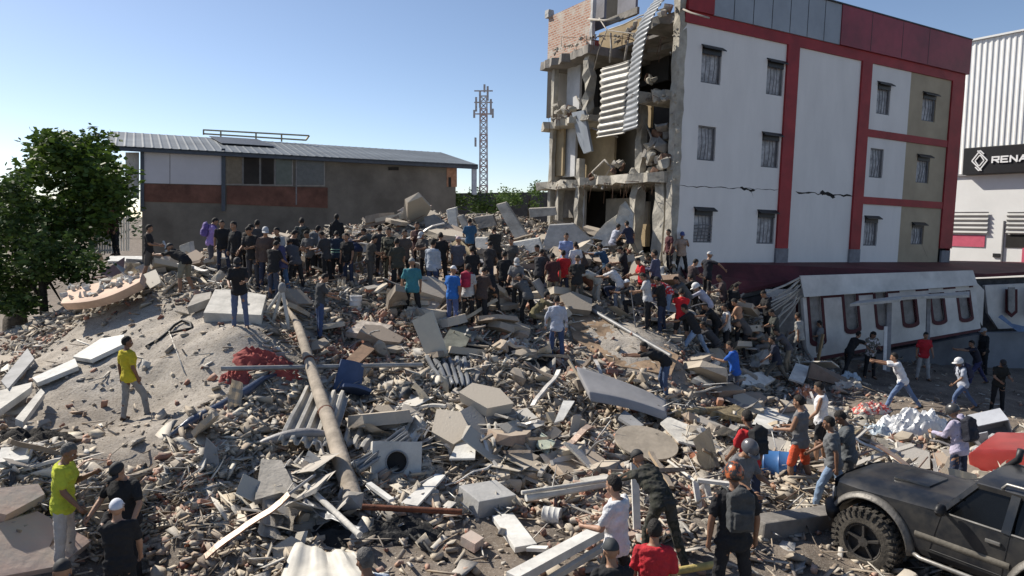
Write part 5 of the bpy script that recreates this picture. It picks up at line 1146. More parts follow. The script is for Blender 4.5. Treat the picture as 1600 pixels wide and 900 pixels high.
def bentstrip(w, th, L_=1., k=8, amp=.12):
    bm = bmesh.new(); s = random.uniform(0, 99); rows = []
    for i in range(k+1):
        t = i/k; x = (t-.5)*L_; z = amp*mnoise.noise(Vector((t*2+s, 0, 0)))*2; y = amp*mnoise.noise(Vector((0, t*1.5+s, 0)))
        rows.append([bm.verts.new((x, y+a*w/2, z+b*th/2)) for a, b in ((-1, -1), (1, -1), (1, 1), (-1, 1))])
    for a, b in zip(rows, rows[1:]):
        for j in range(4): bm.faces.new((a[j], b[j], b[(j+1) % 4], a[(j+1) % 4]))
    bm.faces.new(rows[0]); bm.faces.new(rows[-1][::-1]); return bm
def crumple(i):
    bm = bmesh.new(); n = 8; s = random.uniform(0, 99); cut = random.random()*.3; a_ = random.uniform(.5, .9); g = []
    for j in range(n+1):
        g.append([bm.verts.new(((x/n-.5)*(1-cut*j/n), (j/n-.5)*a_, .16*mnoise.noise(Vector((x/n*2.2+s, j/n*2.2, 0)))+(.02*math.sin(x*2.4) if i % 2 else 0))) for x in range(n+1)])
    for j in range(n):
        for x in range(n): bm.faces.new((g[j][x], g[j][x+1], g[j+1][x+1], g[j+1][x]))
    r = bmesh.ops.solidify(bm, geom=bm.faces[:], thickness=.012); return bm
CL = dict(brick=13., board_piece=31., timber_plank=47., broken_slab=71., crumpled_sheet=31.5)
def individuals(name, cat, group, meshes, n, size, tilt, words_, y0=5.5, y1=24, power=1.9, sink=.1, lift=0., stand=0.):
    a = scatter(n, y0, y1, power, 4., 0., CL.get(name)); order = np.argsort(a[:, 1])
    for q in order:
        x, y = a[q]; me = random.choice(meshes); s = random.uniform(*size)*(1+max(0, y-12)*.03)
        if s > .3 and any(abs(l[0]-x) < .55+s*.4 and -1.1-s*.3 < y-l[1] < .6 for l in LM): continue      # keep the larger recognisable things clear
        o = bpy.data.objects.new(name, me); COL.objects.link(o)
        t = tilt if random.random() > stand else 1.2
        o.rotation_euler = (random.gauss(0, t), random.gauss(0, t), random.uniform(0, 6.28)); sc_ = Vector((s*random.uniform(.8, 1.25), s*random.uniform(.75, 1.2), s*random.uniform(.8, 1.3))); o.scale = sc_
        ext = abs(math.sin(o.rotation_euler.x))*s*.3+abs(math.sin(o.rotation_euler.y))*s*.35
        o.location = (x, y, float(tz(x, y))+lift+s*sink+ext*.6)
        q_ = (sc_.x-size[0]*.9)/(size[1]*1.2-size[0]*.9); sw = 'big' if q_ > .75 else ('large' if q_ > .5 else ('middling' if q_ > .25 else 'small'))
        w_ = words_[meshes.index(me) % len(words_)]
        tl = max(abs(o.rotation_euler.x), abs(o.rotation_euler.y)); ps_ = 'lying flat' if tl < .25 else ('tilted' if tl < .8 else 'on edge')
        o['label'] = one_label(sw, w_, ps_, x, y); o['category'] = cat; o['group'] = group; o['kind'] = 'thing'
def chunkm(i): return chunk_mesh('', random.uniform(.7, 1), random.uniform(.5, .85), random.uniform(.35, .7), random.randint(12, 22))
individuals('concrete_chunk', 'concrete chunk', 'concrete chunks on the heap', variants('concrete_chunk', chunkm, 14, PAL_C), 330, (.16, .48), .5, ['angular concrete chunk', 'rough concrete lump', 'jagged concrete chunk', 'squat concrete lump'], sink=.08)
individuals('broken_slab', 'slab', 'broken slabs on the heap', variants('broken_slab', slabpoly, 14, PAL_C), 345, (.35, 1.35), .28, ['flat broken slab', 'many sided slab', 'cracked slab piece', 'thin slab fragment'], sink=.1, y1=30, power=1.5)
individuals('brick', 'brick', 'bricks on the heap', variants('brick', lambda i: boxmesh(1, .55, .34, .05, .03) if i % 3 else chunk_mesh('', 1, .6, .5, 14), 9, PAL_B), 300, (.15, .27), .6, ['dusty red brick', 'broken brick half', 'chipped orange brick'], sink=.15)
individuals('board_piece', 'board', 'boards on the heap', variants('board_piece', lambda i: boxmesh(1, random.uniform(.3, .7), .03, .06), 12, PAL_P), 290, (.3, 1.0), .35, ['pale board', 'flat wall board', 'torn panel', 'dusty door panel'], sink=.12, y1=28, power=1.5, stand=.04)
individuals('timber_plank', 'timber', 'timbers on the heap', variants('timber_plank', lambda i: bentstrip(random.uniform(.05, .1), random.uniform(.03, .06), amp=.02), 10, PAL_W), 190, (.5, 1.35), .25, ['thin timber batten', 'splintered plank', 'long pale batten'], lift=.12, sink=.04, y1=28, power=1.5)
individuals('metal_strip', 'metal strip', 'bent metal strips on the heap', variants('metal_strip', lambda i: bentstrip(random.uniform(.03, .12), .02, amp=.14), 12, PAL_M), 200, (.5, 1.35), .32, ['bent metal strip', 'curled steel strip', 'twisted metal edging'], lift=.14, sink=.05, y1=28, power=1.5)
individuals('crumpled_sheet', 'sheet', 'crumpled sheets on the heap', variants('crumpled_sheet', crumple, 10, PAL_P), 150, (.3, .9), .45, ['crumpled pale sheet', 'creased ribbed sheet', 'folded sheet piece'], sink=.15, y1=28, power=1.5)
# ================================================================ vehicles
mCAR = M('dark_car_paint', (.05, .046, .04), .28, var=.45, scale=2.6, bump=.02, spec=.55, col2=(.011, .013, .017), ramp=(.42, .8))
mMUD = M('muddy_trim', (.15, .135, .11), .7, var=.35, scale=4, bump=.2)
mSILV = M('silver_trim', (.30, .29, .27), .4, var=.3, scale=4, bump=.05, metal=.4)
mTYRE = M('dusty_tyre', (.085, .075, .062), .95, var=.35, scale=5, bump=.4)
mCGL = M('car_glass', (.006, .0065, .007), .16, var=.1, bump=0, spec=.22)
mRIM = M('rim_steel', (.07, .065, .06), .6, var=.3, scale=6, metal=.3)
def car_wheel(parent, x, y, side, r=.445, wd=.30):
    w_ = MB(); pr = [(-.5, .62), (-.5, .86), (-.42, .96), (-.25, 1.0), (.25, 1.0), (.42, .96), (.5, .86), (.5, .62), (.36, .57), (-.36, .57)]
    n = 40; vs = []; fs = []; k = len(pr)
    for j in range(n):
        a = 2*math.pi*j/n
        for o_, q in pr: vs.append((x+r*q*math.cos(a), y+o_*wd, r+r*q*math.sin(a)-.0))
    for j in range(n):
        for i in range(k): fs.append((j*k+i, j*k+(i+1) % k, ((j+1) % n)*k+(i+1) % k, ((j+1) % n)*k+i))
    w_.add(vs, fs)
    for j in range(30):       # chunky off-road lugs
        a = 2*math.pi*(j+.5*(j % 2)*0)/30
        for o_ in (-.36, -.12, .12, .36):
            aa = a+(.1 if abs(o_) < .2 else 0); c = Vector((x+r*1.01*math.cos(aa), y+o_*wd, r+r*1.01*math.sin(aa))); w_.box(c, (.045, wd*.19, .055), Matrix.Rotation(-aa, 3, 'Y'))
        c = Vector((x+r*.93*math.cos(a), y+side*.5*wd, r+r*.93*math.sin(a))); w_.box(c, (.07, .03, .03), Matrix.Rotation(-a, 3, 'Y'))
    ty = w_.build('tyre', [mTYRE], parent, world=False, smooth=35)
    m = MB(); n = 24
    m.tube([(x, y+side*wd*.12, r), (x, y+side*wd*.14, r)], r*.58, n=n)
    for j in range(5):
        a = 2*math.pi*j/5+.3; m.bar((x, y+side*wd*.26, r), (x+r*.54*math.cos(a), y+side*wd*.3, r+r*.54*math.sin(a)), .03, .085, up=(0, 1, 0))
    m.tube([(x, y+side*wd*.12, r), (x, y+side*wd*.42, r)], r*.16, n=12)
    m.tube([(x+r*.57*math.cos(t), y+side*wd*.36, r+r*.57*math.sin(t)) for t in [2*math.pi*i/24 for i in range(25)]], .02, n=6, cap=False)
    m.build('rim', [mRIM], parent, world=False, smooth=35); return ty
def arc(cx, cz, r, a0, a1, n): return [(cx+r*math.cos(a0+(a1-a0)*i/n), cz+r*math.sin(a0+(a1-a0)*i/n)) for i in range(n+1)]
def build_suv(loc, rz):
    v = thing('off_road_car', 'muddy dark off road car with big knobbly tyres parked at the right', 'car', loc, rz)
    xf, xr, r = 1.05, -1.30, .445; HW = .80; zs, zb, zh = .60, 1.16, 1.20
    # side skin: sill and arches below, belt above; pulled in towards the belt
    low = [(1.60, .78)]+arc(xf, .47, .56, .32, math.pi-.15, 14)+[(.46, zs), (-.72, zs)]+arc(xr, .47, .56, .15, math.pi-.2, 14)+[(-2.1, .68)]
    def top(x): return 1.10+.07*min(1, max(0, (1.66-x)/1.5)) if x > .12 else zb+.01
    body = MB()
    def yw(x, z):
        t = (z-.6)/.6; base = HW-.06*max(0, t)**1.6-.02*max(0, .2-t)
        if x > 1.0: base -= .10*((x-1.0)/.7)**2
        if x < -1.5: base -= .05*((-1.5-x)/.4)**2
        return base
    N = len(low); K = 7; vs, fs = [], []
    for s in (1, -1):
        o = len(vs)
        for (x, z) in low:
            for k in range(K+1): zz = z+(top(x)-z)*k/K; vs.append((x, s*yw(x, zz), zz))
        for i in range(N-1):
            for k in range(K): a = o+i*(K+1)+k; fs.append((a, a+1, a+K+2, a+K+1) if s > 0 else (a+1, a, a+K+1, a+K+2))
    body.add(vs, fs)
    # hood and cowl, front and rear, closed underneath the glasshouse
    def hood(a, b):
        x = 1.66-1.54*a; y = (b-.5)*2*yw(x, top(x)); e = 1-abs(b-.5)*2
        z = top(x)+.10*min(1, e*4)**.6*min(1, a*5+.25)-.0+.02*(abs(b-.5) < .32)
        return (x, y, z)
    body.grid(hood, 14, 20)
    body.grid(lambda a, b: (1.60+.10*math.cos((b-.5)*2.4)-.05*a*0, (b-.5)*2*(yw(1.6, .9)), .55+.60*a), 6, 12)
    body.grid(lambda a, b: (-2.11, (b-.5)*2*yw(-1.85, .9), .6+.58*a), 4, 6)
    body.add([(.14, -yw(.1, 1.17), zb+.01), (.14, yw(.1, 1.17), zb+.01), (-2.11, yw(-1.8, 1.17), zb+.01), (-2.11, -yw(-1.8, 1.17), zb+.01)], [(0, 1, 2, 3)])
    b = body.build('body', [mCAR], v, world=False, smooth=40, fix=True)
    ub = MB().box((-.1, 0, .56), (3.3, 1.3, .2)); ub.build('chassis', [mBLK], v, world=False)
    # glasshouse
    zr = 1.62; cab = MB(); hw0, hw1 = .735, .60
    B0 = [(.46, zb), (-1.80, zb)]; T0 = [(-.12, zr), (-1.66, zr)]
    # pillars and roof
    roof = MB(); roof.grid(lambda a, b_: (-.18-1.82*a, (b_-.5)*2*(hw1+.02), zr+.07*(1-(abs(b_-.5)*2)**2.5)+.02*math.sin(a*math.pi)), 10, 12, thick=(0, 0, -.04)); roof.build('roof', [mCAR], v, world=False, smooth=40)
    for s in (1, -1):
        p = MB()
        for (a, c, w_) in (((.14, hw0, zb), (-.22, hw1, zr), .06), ((-.62, hw0+.005, zb), (-.66, hw1+.01, zr), .10), ((-1.5, hw0, zb), (-1.47, hw1, zr), .05), ((-2.05, hw0-.04, zb), (-1.94, hw1-.03, zr), .09)):
            p.bar((a[0], s*a[1], a[2]), (c[0], s*c[1], c[2]), .05, w_, up=(1, 0, 0))
        p.bar((-.22, s*hw1, zr), (-1.94, s*(hw1-.02), zr), .05, .06); p.build('pillars', [mCAR], v, world=False)
        def g(x0, x1, nm):
            xb0 = x0; q = []
            for xx, t in ((x0, 0), (x1, 0), (x1, 1), (x0, 1)):
                if x0 > -.2 and xx == x0: xx = .08-.31*t
                q.append((xx, s*(hw0+(hw1-hw0)*t-.015), zb+.015+(zr-zb-.04)*t))
            MB().add(q, [(0, 1, 2, 3)]).build(nm, [mCGL], v, world=False)
        g(.08, -.58, 'side_window'); g(-.70, -1.46, 'side_window'); g(-1.53, -1.98, 'side_window')
        t = MB(); t.tube([(.12, s*(hw0+.0), zb+.012), (-.86, s*(hw0+.012), zb+.012), (-2.05, s*(hw0-.03), zb+.012)], .014, n=6); t.build('window_trim', [mSILV], v, world=False)
        rr = MB(); rr.tube([(-.48, s*(hw1-.04), zr+.03), (-.53, s*(hw1-.04), zr+.1), (-1.85, s*(hw1-.04), zr+.1), (-1.9, s*(hw1-.04), zr+.03)], .02, n=8); rr.build('roof_rail', [mSILV], v, world=False, smooth=True)
        # wheel-arch flares
        for cx, a0, a1 in ((xf, .05, math.pi-.0), (xr, .05, math.pi)):
            f = MB(); pa_ = arc(cx, .47, .575, a0, a1, 20)
            def flare(a, b_, pa_=pa_, cx=cx):
                i = a*20; x, z = pa_[min(20, int(round(i)))]; y0 = yw(x, z)
                dx, dz = x-cx, z-.47; l = math.hypot(dx, dz); k = .07*b_
                return (x+dx/l*(.075*(1-b_)), s*(y0+.004+.085*b_**.7), z+dz/l*(.075*(1-b_)))
            f.grid(flare, 20, 4); o = f.build('wheel_arch', [M('dull_arch', (.17, .16, .145), .5, var=.35, scale=4, metal=.3)], v, world=False, smooth=60); o.modifiers.new('s', 'SOLIDIFY').thickness = .012
        mr = MB(); mr.ell((.06, s*.93, 1.27), (.06, .11, .085), nu=14, nv=8); mr.ell((.06, s*.93, 1.27), (.06, .11, .085), erot(math.pi, 0, 0), nu=14, nv=8, zmin=0); mr.tube([(.06, s*.74, 1.17), (.06, s*.88, 1.23)], .025, n=8); mr.build('wing_mirror', [mBLK], v, world=False, smooth=True)
        dh = MB(); dh.box((-.50, s*(yw(-.5, 1.02)+.02), 1.02), (.17, .03, .045)); d = None
        dm = MB(); xs = [(.40, zs+.03), (.42, zb), (.0, zb)]
        for a, c in (((.12, zb-.01), (.22, zs+.04)), ((-.66, zb-.01), (-.62, zs+.04)), ((.22, zs+.04), (-.62, zs+.04))):
            pts_ = [(a[0]+(c[0]-a[0])*i/6, a[1]+(c[1]-a[1])*i/6) for i in range(7)]; dm.tube([(x, s*(yw(x, z)+.0015), z) for x, z in pts_], .006, n=5)
        do = dm.build('door', [mBLK], v, world=False); dh.build('handle', [mSILV], do, world=False, bevel=.01)
        ms = MB(); ms.grid(lambda a, b_: (.42-1.12*a, s*(yw(0, .80)+.006+.018*math.sin(b_*math.pi)), .74+.09*b_), 12, 5); ms.build('side_moulding', [mMUD], v, world=False, smooth=True)
        si = MB(); si.tube([(.48, s*.79, .52), (.3, s*.86, .50), (-.6, s*.86, .50), (-.72, s*.79, .52)], .03, n=8); si.build('side_step', [mSILV], v, world=False, smooth=True)
        hl = MB(); hl.box((1.66, s*.56, .93), (.05, .26, .16)); hl.build('headlight', [M('lamp_glass', (.5, .5, .5), .15)], v, world=False, bevel=.02)
    MB().box((.08, 0, 1.18), (.24, 1.38, .17)).build('cowl', [mBLK], v, world=False)
    ws = MB().add([(.12, -.70, zb+.03), (.12, .70, zb+.03), (-.20, .57, zr-.01), (-.20, -.57, zr-.01)], [(0, 1, 2, 3)]); ws.build('windscreen', [mCGL], v, world=False)
    bp = MB(); bp.tube([(1.55, -.85, .68), (1.74, -.6, .70), (1.78, 0, .70), (1.74, .6, .70), (1.55, .85, .68)], .1, n=10); bp.build('bumper', [mBLK], v, world=False, smooth=True)
    gr = MB()
    for i in range(5): gr.box((1.70, 0, .84+.05*i), (.02, .8, .018))
    gr.build('grille', [mSILV], v, world=False)
    wp = MB()
    for y in (-.3, .3): wp.tube([(.18, y, 1.24), (.02, y+.25, 1.34), (-.08, y+.42, 1.41)], .012, n=5)
    wp.build('wiper', [mBLK], v, world=False)
    sc = MB(); sc.box((.75, 0, 1.275), (.5, .55, .05)); sc.build('bonnet_scoop', [mCAR], v, world=False, bevel=.03, smooth=40)
    sn = MB(); sn.tube([(.45, -.72, 1.15), (.25, -.76, 1.22), (.12, -.77, 1.35), (-.2, -.66, 1.7), (-.22, -.66, 1.85)], .045, n=10); sn.build('snorkel', [mBLK], v, world=False, smooth=True)
    for x in (xf, xr):
        for s in (1, -1): wh = bpy.data.objects.new('wheel', None); COL.objects.link(wh); wh.parent = v; car_wheel(wh, x, s*.80, s)
    return v
fw = at(1352, 845, 9.6); head_ = Vector((-.56, .828, 0)); rz_ = math.atan2(head_.y, head_.x)
lf = Vector((-head_.y, head_.x, 0)); rootp = fw-head_*1.05-lf*.86
build_suv((rootp.x, rootp.y, fw.z-.445), rz_)
# red car beyond it: bonnet, roof and screen show
def small_car(loc, rz, label, mat):
    v = thing('parked_car', label, 'car', loc, rz); HW = .82
    prof = [(2.0, .35), (2.05, .62), (1.9, .80), (1.0, .98), (.75, 1.02), (-1.7, 1.02), (-2.0, .95), (-2.05, .5), (-1.9, .32)]
    b = MB(); n = len(prof)
    for s0, s1, w0, w1 in ((-1, -.86, .0, 0), ): pass
    vs = []
    ys = [-.82, -.80, -.72, .72, .80, .82]; sc = [.96, .99, 1., 1., .99, .96]
    for y, k in zip(ys, sc): vs += [(x*k, y, .32+(z-.32)*(k if abs(y) < .81 else .93)) for x, z in prof]
    fs = [(i*n+j, i*n+(j+1) % n, (i+1)*n+(j+1) % n, (i+1)*n+j) for i in range(5) for j in range(n)]+[tuple(range(n)), tuple(range(5*n, 6*n))[::-1]]
    b.add(vs, fs); b.build('body', [mat], v, world=False, smooth=35)
    c = MB(); q = [(.8, 1.0), (.15, 1.40), (-1.1, 1.42), (-1.75, 1.0)]; vs = []
    for y, k in ((-.74, 0), (-.60, 1), (.60, 1), (.74, 0)): vs += [(x, (y if z < 1.1 else y*.84), z) for x, z in q]
    fs = [(i*4+j, i*4+(j+1) % 4, (i+1)*4+(j+1) % 4, (i+1)*4+j) for i in range(3) for j in range(4)]+[(0, 1, 2, 3), (15, 14, 13, 12)]; c.add(vs, fs); c.build('windows', [mCGL], v, world=False)
    r = MB(); r.grid(lambda a, t: (.12-1.2*a, (t-.5)*1.06, 1.425+.03*(1-(2*t-1)**2)), 6, 8, thick=(0, 0, -.03)); r.build('roof', [mat], v, world=False, smooth=40)
    for x in (1.25, -1.25):
        for s in (1, -1):
            wh = bpy.data.objects.new('wheel', None); COL.objects.link(wh); wh.parent = v; m = MB(); m.tube([(x, s*.68, .32), (x, s*.70, .32), (x, s*.84, .32), (x, s*.86, .32)], [.28, .32, .32, .27], n=24); m.build('tyre', [mTYRE], wh, world=False, smooth=40)
            m = MB(); m.tube([(x, s*.85, .32), (x, s*.872, .32)], .19, n=16); m.build('rim', [mRIM], wh, world=False)
    for s in (1, -1): MB().box((1.93, s*.6, .70), (.12, .3, .13)).build('headlight', [MATS['lamp_glass']], v, world=False, bevel=.02)
    return v
rc = at(1690, 750, 13.0)
small_car((rc.x+.4, rc.y, at(1600, 800, 12.6).z), rz_+.15, 'bright red car partly hidden behind the dark off road car', M('red_car_paint', (.36, .045, .04), .3, var=.2, scale=2, bump=0, spec=.6))
# ---------------------------------------------------------------- people
def loft(mb, rings, n=14, mi=0):
    """rings: (centre, x-axis vector, y-axis vector); closed with caps"""
    vs, fs = [], []; k = len(rings)
    for c, ax, ay in rings:
        for j in range(n):
            a = 2*math.pi*j/n; vs.append(c+ax*math.cos(a)+ay*math.sin(a))
    for i in range(k-1):
        for j in range(n): fs.append((i*n+j, i*n+(j+1) % n, (i+1)*n+(j+1) % n, (i+1)*n+j))
    fs += [tuple(range(n))[::-1], tuple(range((k-1)*n, k*n))]
    mb.add(vs, fs, mi)
def limb(mb, a, b, ra, rb, bulge=0., n=10):
    a, b = Vector(a), Vector(b); d = (b-a); l = d.length; d.normalize()
    x = d.cross(Vector((0, 1, .01)));
    if x.length < .1: x = d.cross(Vector((1, 0, 0)))
    x.normalize(); y = x.cross(d); rg = []
    for t in (-.95, -.6, 0): s = math.sqrt(max(.02, 1-t*t)); rg.append((a+d*ra*t, x*ra*s, y*ra*s))
    for t in (.3, .6):
        r = ra+(rb-ra)*t+bulge*math.sin(math.pi*t); rg.append((a+d*l*t, x*r, y*r))
    for t in (0, .6, .95): s = math.sqrt(max(.02, 1-t*t)); rg.append((b+d*rb*t, x*rb*s, y*rb*s))
    loft(mb, rg, n)
def head_template(voxel):
    mb = MB()
    mb.ell((0, -.008, .03), (.074, .094, .098), nu=20, nv=16); mb.ell((0, .022, -.035), (.055, .066, .073), nu=16, nv=12)
    mb.ell((0, .055, -.075), (.03, .027, .026)); mb.ell((0, .076, .028), (.05, .016, .012))
    mb.tube([(0, .084, .02), (0, .1, -.008), (0, .111, -.025), (0, .094, -.034)], [.008, .011, .015, .013], n=8)
    for s in (-1, 1):
        mb.ell((s*.078, -.01, -.005), (.01, .02, .033), erot(0, 0, s*.3)); mb.ell((s*.045, .058, -.02), (.02, .02, .02))
    mb.ell((0, .084, -.052), (.024, .014, .008)); mb.ell((0, .083, -.063), (.02, .013, .008))
    o = mb.build('tmp', [], world=True, origin=(0, 0, 0)); m = o.modifiers.new('r', 'REMESH'); m.mode = 'VOXEL'; m.voxel_size = voxel
    s = o.modifiers.new('s', 'SMOOTH'); s.iterations = 2; s.factor = .5
    me = bpy.data.meshes.new_from_object(o.evaluated_get(bpy.context.evaluated_depsgraph_get())); bpy.data.objects.remove(o)
    # carve the eye sockets, then set eyes and brows in
    for v in me.vertices:
        c = v.co
        for s in (-1, 1):
            q = (Vector((c.x, c.y, c.z))-Vector((s*.031, .086, .006))).length
            if q < .026: c.y -= .011*(1-q/.026)
    eb = MB()
    for s in (-1, 1):
        eb.ell((s*.031, .066, .005), (.0125, .0125, .0105), nu=8, nv=6, mi=2); eb.ell((s*.031, .0765, .005), (.006, .004, .006), nu=6, nv=4, mi=1)
        eb.ell((s*.032, .083, .026), (.017, .004, .0035), nu=6, nv=4, mi=1)
    eb.ell((0, .0955, -.057), (.021, .003, .0022), nu=8, nv=4, mi=3)
    e = bpy.data.meshes.new('e'); e.from_pydata([tuple(v) for v in eb.v], [], eb.f); e.materials.append(None)
    for _ in range(3): e.materials.append(None)
    e.polygons.foreach_set('material_index', eb.m)
    bm = bmesh.new(); bm.from_mesh(me); bm.from_mesh(e); out = bpy.data.meshes.new('head')
    for _ in range(4): out.materials.append(None)
    bm.to_mesh(out); bm.free(); return out
HEADS = {'n': head_template(.006), 'f': head_template(.014)}
def flat(name, col, rough=.8, **k): return M(name, col, rough, var=.12, scale=6, bump=.15, **k)
SKIN = [flat('skin_%d' % i, c, .55) for i, c in enumerate([(.30, .165, .10), (.22, .115, .07), (.38, .22, .145), (.17, .085, .052), (.26, .14, .085)])]
DARK = flat('black_hair', (.012, .010, .009), .7); EYEW = flat('eye_white', (.6, .58, .55), .4); LIP = flat('lips', (.16, .05, .04), .6)
CLOTH = {}
def cloth(col, pat=None):
    key = (tuple(round(c, 3) for c in col), pat)
    if key in CLOTH: return CLOTH[key]
    nm = 'fabric_%d' % len(CLOTH)
    if pat in ('camo', 'plaid', 'print', 'stripe'):
        m, n, b = _nodes(nm); L = n.links.new; tc = n.nodes.new('ShaderNodeTexCoord')
        if pat == 'plaid' or pat == 'stripe':
            q = n.nodes.new('ShaderNodeTexWave'); q.inputs['Scale'].default_value = 9; q.bands_direction = 'Z' if pat == 'plaid' else 'X'
        else:
            q = n.nodes.new('ShaderNodeTexNoise'); q.inputs['Scale'].default_value = 9 if pat == 'camo' else 14
        L(tc.outputs['Object'], q.inputs['Vector']); r = n.nodes.new('ShaderNodeValToRGB'); r.color_ramp.interpolation = 'CONSTANT'
        c2 = {'camo': (.02, .022, .015), 'plaid': tuple(min(.7, c*2+.08) for c in col), 'print': (.55, .5, .5), 'stripe': (.5, .5, .5)}[pat]
        r.color_ramp.elements[0].color = (*col, 1); r.color_ramp.elements[1].position = .55 if pat != 'camo' else .48; r.color_ramp.elements[1].color = (*c2, 1)
        if pat == 'camo': e = r.color_ramp.elements.new(.6); e.color = (.05, .046, .034, 1)  # camo tones darkened: shade of the stooping figure put into the cloth
        L(q.outputs[0 if pat in ('camo', 'print') else 1], r.inputs[0]); L(r.outputs[0], b.inputs['Base Color']); b.inputs['Roughness'].default_value = .9
    else: m = M(nm, col, .92, var=.22, scale=6, bump=.4, bscale=40, spec=.2, col2=tuple(c*.75+.012 for c in col))
    CLOTH[key] = m; return m
def rotx(v, a): return Matrix.Rotation(a, 3, 'X') @ Vector(v)
POSE = dict(lean=4, side=0, legL=(2, 4, 4), legR=(-2, 3, 4), armL=(4, 9, 14), armR=(2, 9, 14), neck=8, turn=0, drop=0)
def pose(**k): d = dict(POSE); d.update(k); return d
POSES = {   # leg: (thigh forward, knee bend, spread); arm: (forward, out, elbow)
 'stand': pose(), 'stand2': pose(legL=(8, 8, 6), legR=(-4, 2, 5), armL=(12, 10, 30), armR=(-6, 12, 10), neck=14),
 'look_down': pose(lean=8, neck=32, armL=(25, 6, 60), armR=(20, 8, 50)),
 'phone': pose(lean=2, neck=20, armL=(16, 6, 100), armR=(10, 8, 25)),
 'hips': pose(armL=(-12, 38, 88), armR=(-12, 38, 88), legL=(6, 4, 9), legR=(-2, 4, 9)),
 'folded': pose(armL=(14, 2, 88), armR=(12, 2, 94)),
 'walk': pose(lean=8, legL=(26, 16, 3), legR=(-18, 18, 3), armL=(-20, 10, 18), armR=(26, 10, 28)),
 'stride': pose(lean=14, legL=(42, 34, 6), legR=(-30, 10, 6), armL=(20, 20, 30), armR=(-20, 16, 20)),
 'step_up': pose(lean=10, legL=(48, 62, 8), legR=(-6, 4, 6), armL=(10, 14, 12), armR=(-10, 12, 16)),
 'bend': pose(lean=62, neck=-10, legL=(8, 14, 9), legR=(14, 30, 9), armL=(78, 6, 12), armR=(70, 6, 22)),
 'bend_half': pose(lean=38, neck=10, legL=(16, 26, 8), legR=(-2, 12, 8), armL=(62, 6, 24), armR=(50, 6, 34)),
 'reach': pose(lean=22, neck=0, legL=(34, 24, 10), legR=(-26, 6, 10), armL=(82, 6, 12), armR=(76, 8, 20)),
 'crouch': pose(lean=40, neck=-6, legL=(88, 108, 16), legR=(74, 118, 16), armL=(66, 6, 30), armR=(58, 6, 40)),
 'wide': pose(lean=30, neck=8, legL=(28, 12, 26), legR=(-18, 6, 24), armL=(52, 8, 30), armR=(60, 8, 20)),
 'arm_up': pose(lean=4, neck=8, armL=(120, 30, 118), armR=(14, 12, 50)),
 'carry': pose(lean=2, neck=12, armL=(16, 10, 62), armR=(10, 10, 70), legL=(14, 18, 7), legR=(-8, 8, 7)),
 'sit': pose(lean=24, neck=10, legL=(92, 84, 14), legR=(84, 72, 12), armL=(52, 8, 44), armR=(48, 8, 48)),
 'arms_out': pose(lean=6, armL=(20, 62, 22), armR=(24, 66, 18), legL=(10, 10, 10), legR=(-8, 8, 10)),
 'point': pose(lean=2, armL=(80, 26, 6), armR=(12, 12, 40)),
}
PQ = []      # (object with modifiers, finishing data): baked in one go
